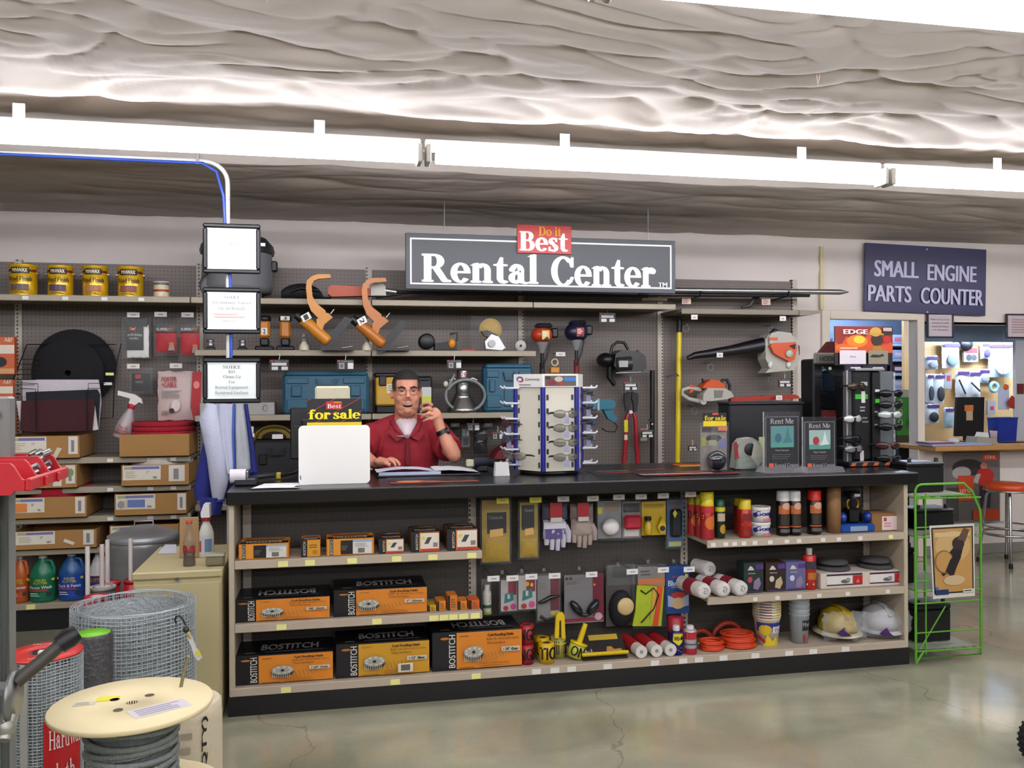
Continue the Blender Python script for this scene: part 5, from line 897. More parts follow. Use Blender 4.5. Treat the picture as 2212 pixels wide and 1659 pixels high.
t,a,b,z0,z1 = card('ear_muff_card','large grey and maroon card with black folding ear muffs',(1219,1304,1241,1345),4.45,[('r',.72,.12,1,1,'#6f1f38'),('r',.0,.03,1,.1,'#8f2a44'),('e',.86,.12,.1,.08,'#b9a0aa'),('e',.06,.93,.04,.035,'#4a4a4e'),('e',.16,.93,.04,.035,'#4a4a4e'),('l',.05,.8,.4,.87,2,'#6a6668'),('e',.76,.78,.03,.025,'#d07a2a')],'#7e7b7d')
for s in (-1,1):
    c = Vector(((a+b)/2+s*.045-.003,4.43,z0+.085)); part(t,'cup',MB().ell(c,(.022,.026,.048),14,10,Matrix.Rotation(s*math.radians(38),3,'Y')),C('#20262a',.25))
part(t,'band',MB().tube([((a+b)/2-.03,4.435,z0+.05),((a+b)/2,4.425,z0+.045),((a+b)/2+.03,4.435,z0+.05)],.01,8),C('#20262a',.3))
t,a,b,z0,z1 = card('knee_pad','black knee pad with cream oval cap hanging in clear wrap',(1309,1371,1222,1352),4.5,[('r',.2,.8,.95,1,'#2a2526')],'#55504e',th=.002,cat='knee pad'); part(t,'pad',MB().ell(((a+b)/2,4.49,z0+.095),(.068,.045,.1),18,12),C('#121116',.8)); part(t,'cap',MB().ell(((a+b)/2+.012,4.45,z0+.115),(.047,.016,.047),18,10),C('#c9b482',.5)); part(t,'wrap',MB().pillow(a+.002,b-.002,z1-.1,z1+.01,4.485,.02,seed=44),clear(a=.3))
t,a,b,z0,z1 = card('safety_vest_pack','lime and orange reflective vest folded in a clear pack',(1371,1436,1224,1352),4.47,[('r',.12,.78,.75,1,'#8b8886'),('r',.12,.7,1,.8,'#c8793a'),('l',.2,.84,.65,.95,2,'#55504e')],'#9a8f86',pts=[(1378,1224),(1436,1228),(1436,1266),(1378,1262)],bag=.02)
part(t,'vest',MB().prism(pp(4.46,[(1376,1264),(1434,1266),(1428,1352),(1366,1352),(1372,1320)]),4.455,4.468),C('#a9b92c',.8,0,.1,20)); part(t,'orange_stripe',MB().prism(pp(4.452,[(1420,1266),(1432,1268),(1421,1351),(1410,1351),(1418,1310)]),4.45,4.454),C('#d4512a',.7)); part(t,'tan_stripe',MB().prism(pp(4.452,[(1410,1267),(1419,1267),(1412,1330),(1404,1340),(1408,1300)]),4.4495,4.4539),C('#c8a04a',.7))
part(t,'black_trim',MB().tube(list(at(*q,4.45) for q in ((1384,1275),(1395,1283),(1412,1270),(1423,1285),(1412,1315),(1385,1345))),.004,6),BLK)
t,a,b,z0,z1 = card('rubber_glove_box','blue printed flat box of rubber gloves at the end of the lower row',(1439,1489,1222,1325),4.47,[('t','Spontex',.5,.77,.5,.06,'#c25a66'),('b','Bluettes',.5,.64,.85,.12,'#c5d3e2'),('l',.2,.53,.8,.58,1,'#8fa9c9'),('e',.5,.38,.35,.08,'#b5403a'),('p',[(.05,.16),(.05,.4),(.35,.32),(.5,.12)],'#9fb0c9'),('p',[(.95,.16),(.95,.4),(.65,.32),(.5,.12)],'#9fb0c9'),('e',.5,.22,.28,.12,'#c9b28c'),('e',.85,.78,.07,.05,'#cfc03a')],'#254f8f',th=.03)
for px,py in ((1085,1236),(1127,1233),(1175,1230),(1251,1227),(1335,1219),(1400,1213),(1455,1212)):
    p = at(px,py,4.4); price_tag(ct,p.x,4.4,p.z,.016,.02,clear(a=.6),'hook_clip')
# ------------------------------------------------ bottom deck, middle bay
def tape_roll(px0,px1,pt,pb,y,label,hexa,txt,z0=None,r=None):
    a,b,zz,z1 = bx(px0,px1,pt,pb,y); r = (b-a)/2; z0 = Z1+.001 if z0 is None else z0; h = z1-z0 if z0 < z1 else .07; c = ((a+b)/2,y+r,z0)
    t = T('barrier_tape_roll',label,'tape roll',c,0,'rolls of printed barrier tape'); part(t,'roll',MB().lathe([(r*.45,0),(r,0),(r,h),(r*.45,h),(r*.45,0)],c,24),C(hexa,.35)); part(t,'core',MB().lathe([(r*.3,0),(r*.45,0),(r*.45,h-.001),(r*.3,h-.001),(r*.3,0)],c,20),C('#3a2a14' if txt != 'DANGER' else '#6a1a1a',.8))
    decal(t,cylmap(c,r,0,h,195,345),[('b',txt,.5,.52,.95,.62,'#17130c')],'print',True); return t,c,r,h
t,c,r,h = tape_roll(1126,1156,1395,1435,4.31,'lower roll of red danger tape beside the nail box','#a51d2b','NGE'); tape_roll(1126,1156,1352,1393,4.31,'upper roll of red danger tape stacked on the other','#a82331','NGE',Z1+h+.003)
tape_roll(1157,1184,1378,1420,4.42,'rear yellow caution tape roll','#c4a31c','CAU'); tape_roll(1161,1190,1380,1427,4.365,'middle yellow caution tape roll','#cba81c','UTI'); tape_roll(1168,1201,1392,1436,4.3,'front yellow caution tape roll reading TIO','#d2b01d','TIO')
YL = C('#d8bd1e',.4)
t,c,r,h = tape_roll(1194,1226,1378,1409,4.37,'grey and yellow tape roll on an upright yellow dispenser','#a7a35c','I'); x = c[0]; z = Z1+.07
part(t,'dispenser',MB().prism(pp(4.36,[(1198,1378),(1201,1330),(1205,1323),(1216,1323),(1219,1330),(1221,1378),(1213,1378),(1212,1340),(1208,1340),(1207,1378)]),4.355,4.375),YL); part(t,'top_disc',MB().cyl((x,c[1],z+.005),(x,c[1],z+.011),r*1.1,n=20),YL)
q = at(1238,1412,4.33); t = T('tape_dispenser','tilted yellow caution tape dispenser reading ON','tape dispenser',(q.x,4.33,Z1)); TL = Matrix.Rotation(math.radians(20),3,'Y'); cc = Vector((X(1240,4.34),4.36,Z1+.008))
part(t,'roll',MB().lathe([(.02,0),(.042,0),(.042,.072),(.02,.072),(.02,0)],cc+Vector((0,0,.004)),24,tilt=TL),C('#bfc04a',.4)); part(t,'handle',MB().tube([cc+TL @ Vector((0,0,.075)),cc+TL @ Vector((0,0,.18))],[.016,.013],10),YL); part(t,'disc',MB().lathe([(0,.073),(.046,.073),(.046,.08),(0,.08)],cc,22,tilt=TL),YL)
decal(t,cylmap(cc+Vector((0,0,.004)),.042,0,.072,200,330,TL),[('b','ON',.5,.5,.8,.7,'#171409')],'print',True)
a,b,z0,z1 = bx(1257,1354,1378,1430,4.33); t = T('hand_tool_card','black and yellow carded pack lying at a slant with a yellow bar','pack',((a+b)/2,4.33,Z1)); SL = Matrix.Rotation(math.radians(-52),4,'X')
mb = MB().box(a,b,0,.006,0,.15); M_ = Matrix.Translation((0,4.31,Z1+.003)) @ SL; mb.xf(M_); part(t,'card',mb,C('#2a2322',.5)); mb = MB().box(a-.005,b+.002,-.02,-.001,0,.016,.004); mb.xf(Matrix.Translation((0,4.31,Z1+.02)) @ SL); part(t,'bar',mb,YL)
o = M_ @ Vector((a,0,0)); u = M_.to_3x3() @ Vector((b-a,0,0)); v = M_.to_3x3() @ Vector((0,0,.15)); n = M_.to_3x3() @ Vector((0,-1,0)); decal(t,plane_map(o,u,v,n),[('r',.25,.78,.9,1,'#b9a03a'),('p',[(.55,.2),(.95,.25),(.9,.4),(.75,.38),(.7,.5),(.6,.5)],'#b5893c'),('b','4-1',.15,.35,.2,.15,'#b9b3ad')])
for k,(pa,pb,l) in enumerate(((1362,1377,'first white tube of film in a red sleeve'),(1395,1409,'second white tube of film in a red sleeve'),(1425,1437,'third white tube in a red sleeve with a torn wrapper'))):
    p0 = Vector((X(pa+20,4.3),4.29,Z1+.034)); p1 = Vector((X(pa-12,4.5),4.52,Z1+.034)); t = T('plastic_film_roll',l+' on the bottom deck','film roll',(p0.x,p0.y,Z1),0,'white film rolls in red sleeves'); part(t,'tube',MB().cyl(p0,p1,.032,n=18),C('#d6d0cc',.4)); a_ = (p1-p0)
    part(t,'sleeve',MB().cyl(p0+a_*.3,p1+a_*.02,.0335,n=18),C('#a8252e',.5)); part(t,'core',MB().cyl(p0-a_*.004,p0+a_*.001,.01,n=12),C('#8f958f',.6))
def can(px0,px1,pt,zs,y,label,body,cap,prints,group,caph=.2,name='spray_can',capr=.8,z_=None):
    a,b = X(px0,y,pt),X(px1,y,pt); r = (b-a)/2; y += r; z1 = Z((px0+px1)/2,pt,y-r); z0 = zs+.001; h = z1-z0; c = ((a+b)/2,y,z0); hb = h*(1-caph)
    t = T(name,label,'spray can',c,0,group); part(t,'can',MB().lathe([(0,0),(r*.94,0),(r,.004),(r,hb*.97),(r*.9,hb),(0,hb)],c,22),C(body,.3,.2)); part(t,'cap',MB().lathe([(r*capr,hb-.002),(r*capr,h*.985),(r*capr*.85,h),(0,h)],c,20),C(cap,.4))
    if prints: decal(t,cylmap(c,r,0,hb,190,350),prints,'print',True)
    return t
can(1450,1482,1336,Z1,4.4,'red topped can standing behind the blue and yellow can','#5a2430','#b0283e',[],None,.45,capr=.98)
can(1453,1479,1354,Z1,4.29,'blue spray can with yellow shield and white cap','#23226b','#c9c9c9',[('p',[(.2,.92),(.8,.92),(.84,.6),(.5,.42),(.16,.6)],'#d8cd2a'),('b','WD-40',.5,.72,.5,.16,'#1b1a4a'),('l',.25,.12,.75,.35,3,'#7a5a8a')],'small spray cans on the bottom deck',.18,capr=.55); can(1483,1509,1354,Z1,4.29,'white and red spray can with white cap beside the blue one','#b9aeb0','#cfccc9',[('r',0,.62,1,.92,'#b3303e'),('l',.2,.65,.8,.9,3,'#d9cfcf'),('r',0,0,1,.25,'#a52c3a'),('r',0,.4,1,.45,'#4a5a6a')],'small spray cans on the bottom deck',.14,capr=.6)
# ------------------------------------------------ right bay, upper shelf
G3 = 'spray cans on the upper shelf'; RP = [('r',0,0,1,.55,'#a3232a'),('r',0,.8,1,1,'#b33'),('e',.6,.5,.35,.2,'#c9742c'),('l',.15,.6,.85,.75,2,'#d9b9a0')]
can(1490,1511,1068,Z3,4.44,'rear yellow capped red spray can, half behind the price tag','#8f2a24','#b5a62c',RP,G3,.25,capr=.95); can(1506,1523,1068,Z3,4.38,'middle yellow capped red spray can','#96291f','#c4b528',RP,G3,.25,capr=.95); can(1519,1547,1063,Z3,4.3,'front yellow capped red spray can with fruit print','#a62822','#d3c322',RP,G3,.3,capr=.98)
can(1549,1570,1079,Z3,4.32,'slim dark green can with green and yellow cap','#2b3a26','#1e5a3c',[('r',0,.86,1,1,'#c4b92a'),('r',.2,.55,.8,.8,'#b9a892'),('e',.6,.3,.25,.15,'#b5902f')],G3,.2,capr=.9)
can(1591,1611,1077,Z3,4.42,'rear red can with yellow cap, partly hidden','#9a2a22','#c0ac24',[],G3,.2,capr=.95); can(1602,1628,1080,Z3,4.31,'front red can with yellow cap next to the white tubs','#b03024','#d1bb22',[('r',.25,.6,.75,.85,'#7d2a22'),('l',.2,.42,.8,.52,2,'#d8b8a0'),('r',.3,.1,.7,.3,'#8a3026')],G3,.25,capr=.95)
zt = Z3
for k,(pt,l) in enumerate(((1129,'lower white hand cleaner tub'),(1096,'upper white hand cleaner tub stacked on the other'))):
    y = 4.31; a,b = X(1631,y),X(1671,y); r = (b-a)/2; z1 = Z(1651,pt,y); c = ((a+b)/2,y+r,zt+.001); h = z1-zt-.002; t = T('hand_cleaner_tub',l,'tub',c,0,'stacked white tubs'); part(t,'tub',MB().lathe([(0,0),(r*.9,0),(r*.97,h*.8),(0,h*.8)],c,24),C('#d3d0cd',.4)); part(t,'lid',MB().lathe([(r*1.,h*.78),(r*1.02,h*.8),(r*1.02,h),(r*.9,h),(r*.88,h-.003),(0,h-.003)],c,24),C('#dad7d4',.4)); zt = z1
    decal(t,cylmap(c,r*.96,0,h*.8,200,340),[('b','Goop',.52,.68,.8,.5,'#2c2a8c'),('r',.42,.08,.85,.3,'#d07a7e'),('e',.12,.62,.1,.2,'#2c2a8c')],'print',True)
BP = [('r',.1,.62,.9,.86,'#b5693c'),('e',.55,.85,.25,.1,'#c9a38c'),('r',.2,.3,.8,.6,'#3a3226'),('r',.1,.24,.9,.28,'#b5623c'),('r',.2,.1,.8,.2,'#6a6562')]
for q,cp,l in (((1685,1711,1061),'#d5d2d0','black spray paint can with white cap, left of the pair'),((1711,1735,1061),'#d5d2d0','black spray paint can with white cap, right of the pair'),((1753,1780,1060),'#cc2f22','black spray paint can with bright red cap')): can(q[0],q[1],q[2],Z3,4.31,l,'#1d1a1c',cp,BP,G3,.22,capr=.97)
y = 4.36; a,b = X(1786,y),X(1813,y); solo('brown_tube','plain brown cardboard tube standing between the red cap can and the blue kit','tube',MB().lathe([(0,0),((b-a)/2,0),((b-a)/2,.262),((b-a)/2-.004,.262),((b-a)/2-.004,.25),(0,.25)],((a+b)/2,y,Z3+.001),24),C('#8f6d48',.8))
a,b,z0,z1 = bx(1816,1890,1056,1153,4.33); z0 = Z3+.001; t = T('trimmer_kit','blue and black blister pack with gold fittings on the upper shelf','pack',((a+b)/2,4.33,z0)); part(t,'backing',MB().box(a+.02,b-.02,4.42,4.426,z0,z1),C('#14131a',.4)); part(t,'tray',MB().box(a,b,4.32,4.42,z0,z0+.045,.01),C('#2456a0',.3)); part(t,'side_bulge',MB().ell((a+.028,4.36,z0+.08),(.024,.03,.03),14,8),C('#24418f',.25)); part(t,'side_bulge',MB().ell((b-.028,4.36,z0+.08),(.024,.03,.03),14,8),C('#24418f',.25))
part(t,'tool',MB().box((a+b)/2-.03,(a+b)/2+.03,4.35,4.418,z0+.046,z0+.13,.012),C('#101014',.4)); part(t,'gold_fitting',MB().torus(((a+b)/2,4.38,z0+.15),.035,.008,18,6,'y'),C('#9a7d34',.3,.7)); part(t,'cup',MB().lathe([(.03,0),(.034,.04),(0,.04)],((a+b)/2,4.37,z0+.18),16),C('#1a191d',.4)); decal(t,front(a,b,4.32,z0,z0+.045),[('r',.25,.2,.75,.8,'#8fa0b9')]); decal(t,front((a+b)/2-.03,(a+b)/2+.03,4.335,z0+.19,z0+.215),[('r',.2,.2,.8,.8,'#b9b9bd')])
a,b,z0,z1 = bx(1884,1946,1108,1151,4.33); z0 = Z3+.001; t = T('small_carton','small brown carton with a pink and white rounded label','carton',((a+b)/2,4.33,z0)); part(t,'box',MB().box(a,b,4.33,4.5,z0,z1-.006,.003),C('#8f6b3f',.8)); part(t,'flap',MB().box(a,b,4.33,4.42,z1-.006,z1-.003),C('#9a764a',.8)); decal(t,front(a,b,4.33,z0,z1),[('r',.34,.06,.93,.82,'#d9c9c6'),('e',.9,.44,.08,.38,'#d9c9c6'),('r',.4,.55,.5,.75,'#b3404a'),('l',.4,.2,.7,.5,2,'#c98a8a')])
# right bay, middle shelf
for k,(pa,py,l,y0_) in enumerate(((1523,1275,'front white terry rag roll, nearest the glove box',4.24),(1565,1268,'front white terry rag roll in the middle',4.25),(1603,1276,'front white terry rag roll beside the purple cartons',4.25),(1535,1232,'rear white rag roll lying on the others',4.42))):
    c0 = Vector((X(pa,y0_,py),y0_,Z2+.043 if k < 3 else Z2+.115)); c1 = c0+Vector((-.035,.22 if k < 3 else .12,.0)); t = T('rag_roll',l,'rag roll',(c0.x,c0.y,c0.z-.04),0,'white terry rag rolls')
    part(t,'roll',MB().tube([c0+Vector((0,-.002,0)),c0,c0.lerp(c1,.1),c0.lerp(c1,.4),c1],[.02,.036,.041,.04,.038],18),C('#d3cfcc',.95,0,.05,40,.6,90)); a_ = c1-c0
    if k < 3: part(t,'band',MB().cyl(c0+a_*.34,c0+a_*.68,.0425,n=18),C('#8e2533',.6))
    part(t,'spiral',MB().tube([c0+Vector((.02*math.cos(q)*q/9,-.004,.02*math.sin(q)*q/9)) for q in [j*.7 for j in range(13)]],.0022,4),C('#a9a5a2',.9))
for k,(q,h1,h2,l) in enumerate((((1607,1650,1217),'#2c3a36','#b54a58','dark printed carton with a red dot and purple plant picture'),((1654,1697,1216),'#3a2a20','#c9c2b8','dark brown printed carton with a white hand picture'),((1698,1741,1215),'#6a6a92','#c9cfe2','lilac grey printed carton with a pale glove picture'))):
    y = 4.32; a,b = X(q[0],y,1250),X(q[1],y,1250); z1 = Z(q[0],q[2],y); t = T('printed_carton',l,'box',((a+b)/2,y,Z2),0,'printed cartons on the middle shelf'); part(t,'box',MB().box(a,b,y,y+.09,Z2+.001,z1,.003),C(h1,.4)); decal(t,front(a,b,y,Z2,z1),[('r',.6,.78,.98,.94,'#5d3a86'),('p',[(.18,.76),(.3,.9),(.4,.88),(.52,.76)],'#c9c5c2'),('l',.2,.62,.8,.68,1,'#a9a4a0'),('e',.3,.45,.12,.1,h2),('p',[(.45,.15),(.5,.4),(.75,.52),(.85,.3),(.7,.1)],'#8f7f9a' if k != 1 else '#b9a88c'),('r',.05,.02,.95,.08,'#4a3a5a')])
can(1742,1769,1186,Z2,4.31,'red aerosol canister with clear tip on the middle shelf','#b5322c','#b9b6b2',[('r',0,.6,1,.82,'#3a3a46'),('l',.2,.64,.8,.78,2,'#a9a7b2'),('r',.25,.3,.85,.5,'#b5762c'),('l',.2,.1,.8,.22,1,'#d8c9b8')],None,.16,capr=.45)
for k,(q,l) in enumerate((((1784,1867,1239),'white sanding disc box with red panel, next to the red canister'),((1877,1956,1235),'white sanding disc box with red panel at the shelf end'))):
    y = 4.31; a,b = X(q[0],y,1255),X(q[1],y,1255); z1 = Z(q[0],q[2],y); t = T('disc_box',l,'box',((a+b)/2,y,Z2),0,'white disc boxes'); part(t,'box',MB().box(a-.03,b,y,y+.2,Z2+.001,z1,.003),C('#cfc3ba',.5)); decal(t,front(a,b,y,Z2,z1),[('r',.02,.82,.95,.93,'#3d2440'),('r',.02,.2,.95,.27,'#3d2440'),('r',.02,.3,.68,.8,'#d9d4d0'),('r',.7,.24,.95,.8,'#b5222a'),('e',.5,.45,.12,.12,'#6a6668'),('e',.57,.55,.06,.12,'#9a9896'),('p',[(.78,.35),(.87,.35),(.825,.6)],'#d9867e')])
    for j in range(2): solo('sanding_disc',['lower','upper'][j]+' grey sanding disc lying on the '+('first' if k == 0 else 'second')+' white disc box','disc',MB().lathe([(0,0),(.095-.012*j,0),(.097-.012*j,.008),(.09-.012*j,.018),(.03,.022+.006*j),(0,.022+.006*j)],((a+b)/2-.01+.01*k,4.42,z1+.001+j*.03),28),C('#4d4b4c',.8,0,.1,30),'grey sanding discs')
# right bay, bottom deck
for k,(px,w_,l,n) in enumerate(((1538,.062,'small coil of orange extension cord',6),(1597,.088,'large coil of orange extension cord',9))):
    y = 4.36+.02*k; c = Vector((X(px,y,1400),y,Z1+.008)); t = T('extension_cord',l+' on the bottom deck','cord',c,0,'coiled orange cords')
    for j in range(n): part(t,'loop',MB().torus(c+Vector((.004*math.sin(j*2.1),.006*j*(.5 if k else .3),.007*j+.001)),w_-.003*((j*5) % 4),.0065,26,6,'z',1.,.8),C('#cf4a1c' if j % 2 else '#c4441a',.5))
    part(t,'rear_loop',MB().tube([c+Vector((-.02+w_*1.0*math.cos(q*math.pi/9),.1,w_*1.05*math.sin(q*math.pi/9))) for q in range(10)],.016,8),C('#8f2f14',.5))
y = 4.32; c = Vector((X(1671,y,1350),y+.075,Z1+.001)); G = 'printed paper tub stack'
t = T('paint_tub','bottom printed paint tub of the stack beside the orange cord','tub',c,0,'stacked printed paint tubs'); part(t,'tub',MB().lathe([(0,0),(.056,0),(.07,.14),(.073,.142),(.073,.148),(.066,.148),(.054,.006),(0,.006)],c,28),C('#d5cfc0',.5))
def conemap(c,r0,r1,h,a0,a1):
    def f(a,b,k): q = math.radians(a0+(a1-a0)*a); r = r0+(r1-r0)*b+.0006+.0004*k; return c+Vector((r*math.cos(q),r*math.sin(q),h*b))
    return f
decal(t,conemap(c,.056,.07,.14,190,350),[('r',0,.55,1,.9,'#3c3a86'),('e',.28,.62,.2,.2,'#d2b52c'),('r',.5,.5,.9,.75,'#cfccd6'),('s','Tub',.7,.62,.3,.14,'#3c3a86'),('p',[(.2,.0),(.35,.45),(.5,.2),(.6,.4),(.75,.0)],'#d6c02a'),('p',[(.0,.3),(.25,.1),(.3,.2),(.05,.42)],'#a83a38')],'print',True)
for k in range(7):
    z = c.z+.15+k*.0145; o = solo('paint_tub','%s printed rim of the stacked paint tubs, counted upwards' % ['first','second','third','fourth','fifth','sixth','topmost'][k],'tub',MB().lathe([(.066,-.002),(.0725,.0),(.0755,.004),(.0755,.0125),(.068,.0125),(.066,-.002)],(c.x,c.y,z),28),C('#d9d2bd' if k % 2 else '#cfc3a8',.5),'stacked printed paint tubs')
    decal(o,conemap(Vector((c.x,c.y,z)),.0755,.0755,.012,200,340),[('r',.1,.2,.45,.6,'#5a4a86' if k % 3 else '#a83a38'),('r',.6,.2,.8,.7,'#d2b52c')],'print',True)
c = Vector((X(1739,y,1350),y+.06,Z1+.001)); t = T('measuring_cup','frosted mixing cup with black and red print, bottom of its stack','cup',c,0,'stacked frosted mixing cups'); FR = C('#b9bfc6',.3,0,.05,10,0,60,.8)
part(t,'cup',MB().lathe([(0,0),(.044,0),(.053,.15),(.056,.152),(.056,.157),(.05,.157),(.042,.004),(0,.004)],c,26),FR); decal(t,conemap(c,.044,.053,.15,200,340),[('r',.42,.48,.98,.85,'#2b2a30'),('t','Mixing',.7,.68,.5,.2,'#b9bcc2'),('b','1',.5,.2,.08,.26,'#b5303a'),('t','QUART',.75,.2,.35,.12,'#b5303a')],'print',True)
for k in range(4): solo('measuring_cup',['second','third','fourth','topmost'][k]+' nested frosted mixing cup in the stack','cup',MB().lathe([(.05,-.004),(.053,0),(.0555,.018),(.057,.022),(.057,.027),(.051,.027),(.05,-.004)],(c.x,c.y,c.z+.16+k*.028),26),FR,'stacked frosted mixing cups')
for k,(px0,px1,hexa,l) in enumerate(((1766,1850,'#b39a22','yellow hard hat in a crumpled clear bag'),(1852,1946,'#b9b7ba','white hard hat in a crumpled clear bag at the counter end'))):
    y = 4.42; a,b,z0,z1 = bx(px0,px1,1320,1396,y); c = Vector(((a+b)/2,y,Z1+.02)); t = T('hard_hat',l,'hard hat',(c.x,y,Z1),0,'bagged hard hats'); m = C(hexa,.35)
    part(t,'shell',MB().lathe([(.0,.15),(.04,.146),(.08,.12),(.1,.07),(.105,.02),(.1,.02)],c,26,sy=1.1),m); part(t,'brim',MB().lathe([(.1,.018),(.128,.01),(.13,.016),(.104,.026)],c,26,sy=1.15),C('#c9c3a8' if k == 0 else hexa,.4)); part(t,'ridge',MB().tube([c+Vector((.0,-.1,.1)),c+Vector((0,-.05,.148)),c+Vector((0,.04,.152)),c+Vector((0,.1,.1))],.012,8),m)
    part(t,'bag',MB().pillow(a-.006,b+.01,Z1+.003,z1+.01,y-.06,.085,wob=.03,seed=61+k,nu=14,nv=12,p=.35),clear('#dfe3e6',.5,.05)); p = at((px0+px1)/2+10,1365,4.3); part(t,'bag_print',MB().prism([(p.x-.045,p.z),(p.x,p.z+.03),(p.x+.02,p.z+.0),(p.x+.045,p.z-.02),(p.x-.02,p.z-.015)],4.272,4.274),C('#4c2466',.5))
# ================================================================== ON THE COUNTER, SIGNS, NOTICES
# --- hanging dark sign
d = 5.9; a,b,z0,z1 = bx(876,1459,506,634,d); z0,z1 = 2.176,2.552
rs = t = T('rental_sign','wide dark grey sign with white border lettered Rental Center','sign',((a+b)/2,d,z0)); part(t,'panel',MB().box(a,b,d,d+.03,z0,z1,.003),C('#4b4f53',.45,0,.05,6)); WH = C('#efeeea',.5,0,.02,10)
bo = .022; i0,i1,j0,j1 = a+.03,b-.03,z0+.032,z1-.032; e = .011
mb = MB().box(i0,i1,d-.002,d-.0003,j0,j0+e).box(i0,i1,d-.002,d-.0003,j1-e,j1).box(i0,i0+e,d-.002,d-.0003,j0+e,j1-e).box(i1-e,i1,d-.002,d-.0003,j0+e,j1-e); part(t,'border',mb,WH)
decal(t,front(a,b,d,z0,z1),[('S','Rental',.266,.4,.42,.56,WH),('S','Center',.722,.375,.4,.56,WH),('b','TM',.948,.16,.036,.085,'#e5e4e0')],'lettering')
p = Vector(((at(1175,518,d)).x,d-.012,at(1175,518,d).z)); w_ = .385; h = .195
t = T('logo_sign','small red plaque reading Do it Best on top of the dark sign','sign',(p.x,d-.012,p.z-h/2)); x0,x1,q0,q1 = p.x-w_/2,p.x+w_/2,p.z-h/2,p.z+h/2; part(t,'panel',MB().box(x0,x1,d-.016,d-.004,q0,q1,.002),C('#c4302c',.4,0,.04,8))
decal(t,front(x0,x1,d-.016,q0,q1),[('S','Best',.49,.42,.9,.7,'#f4ece6'),('S','Do it',.6,.78,.42,.33,'#e9a51e')],'lettering')
for px in (960,1400):
    q = at(px,505,d+.015); part(rs,'hanging_chain',MB().tube([(q.x,d+.015,z1),(q.x,d+.015,2.78)],.003,5),STEEL)
# --- blue sign on the wall
d = 6.8; t = T('parts_sign','dark blue wall sign reading SMALL ENGINE PARTS COUNTER','sign',(5.13,d,2.136)); ROT = Matrix.Translation((5.13,0,2.43)) @ Matrix.Rotation(math.radians(1.3),4,'Y') @ Matrix.Translation((-5.13,0,-2.43))
part(t,'panel',MB().box(4.53,5.735,d,d+.012,2.138,2.728,.002).xf(ROT),C('#26235a',.35,0,.05,6)); SW = '#c9c6dc'
decal(t,lambda u,v,k: ROT @ Vector((4.53+1.205*u,d-.0006-.0004*k,2.138+.59*v)),[('b','SMALL',.255,.635,.36,.24,SW),('b','ENGINE',.71,.615,.41,.24,SW),('b','PARTS',.2,.27,.35,.24,SW),('b','COUNTER',.71,.265,.52,.24,SW)],'lettering')
for zz in (2.7,2.15): part(t,'screw',MB().cyl((5.14,d-.004,zz),(5.14,d,zz),.008,n=10),STEEL)
# --- framed notices near the parts window
for k,(q,l,it) in enumerate((((2003,2060,676,730),'dark framed notice hanging between the doorway and the parts window',[('s','Please wait for service',.5,.78,.8,.09,'#9a6a68'),('s','return of tools',.5,.62,.7,.09,'#7a7078'),('s','must be clean',.5,.46,.7,.09,'#9a6a68'),('s','or charged',.5,.3,.6,.09,'#7a7078')]),((2174,2240,678,731),'dark framed notice at the far end of the parts window',[('l',.15,.15,.85,.85,6,'#a88a84')]))):
    d = 6.81; a,b,z0,z1 = bx(*q,d); t = T('framed_notice',l,'notice',((a+b)/2,d,z0),0,'framed notices'); part(t,'sheet',MB().box(a+.012,b-.012,d+.004,d+.008,z0+.012,z1-.012),C('#c4b8be',.5))
    for (m0,m1,n0,n1) in ((a,b,z0,z0+.014),(a,b,z1-.014,z1),(a,a+.014,z0+.014,z1-.014),(b-.014,b,z0+.014,z1-.014)): part(t,'frame',MB().box(m0,m1,d-.006,d+.014,n0,n1,.003),C('#231b2e',.4))
    decal(t,front(a+.014,b-.014,d+.003,z0+.014,z1-.014),[i for i in it if i[0] != 's' or all(c in GL or c.isalnum() or c == ' ' for c in i[1])])
# --- conduit with notices
d = 4.95; px = at(493,700,d).x; WPI = C('#c9c9c6',.35,0,.04,6)
t = T('electrical_conduit','white conduit bending down from the ceiling to the floor, carrying three notices','conduit',(px,d,0))
zt = Z(493,370,d); cz = at(440,345,d); pts = [Vector((px,d,0)),Vector((px,d,Z(493,430,d))),Vector((px,d,Z(493,395,d)))]+[Vector((px-.12+.12*math.cos(q),d,Z(493,395,d)+.11*math.sin(q))) for q in [j*.157*1.0 for j in range(1,10)]]+[Vector((X(430,d,345),d,Z(430,347,d))),Vector((X(0,d,330),d,Z(0,330,d))),Vector((-3.5,d,Z(0,330,d)-.005))]
part(t,'pipe',MB().tube(pts,.0125,10),WPI); part(t,'coupling',MB().cyl((px,d,Z(493,432,d)),(px,d,Z(493,428,d)),.0165,n=12),STEEL); part(t,'strap',MB().box(px-.16,px-.145,d-.018,d+.018,Z(430,356,d),2.79),STEEL)
t2 = T('blue_cable','bright blue network cable tied along the white conduit','cable',(px,d,1.0)); part(t2,'run',MB().tube([Vector((-3.5,d-.012,Z(0,338,d)))]+[Vector((X(q,d),d-.012,Z(q,334+q*.045,d)))for q in (0,150,300,440)]+[Vector((X(470,d),d-.012,Z(470,372,d))),Vector((px-.02,d-.012,Z(490,425,d))),Vector((px-.014,d-.012,Z(490,480,d))),Vector((px+.014,d-.014,Z(503,610,d))),Vector((px+.016,d-.014,Z(503,760,d))),Vector((px+.014,d-.012,1.1)),Vector((px+.016,d,.6))],.008,8),C('#2f56b5',.4))
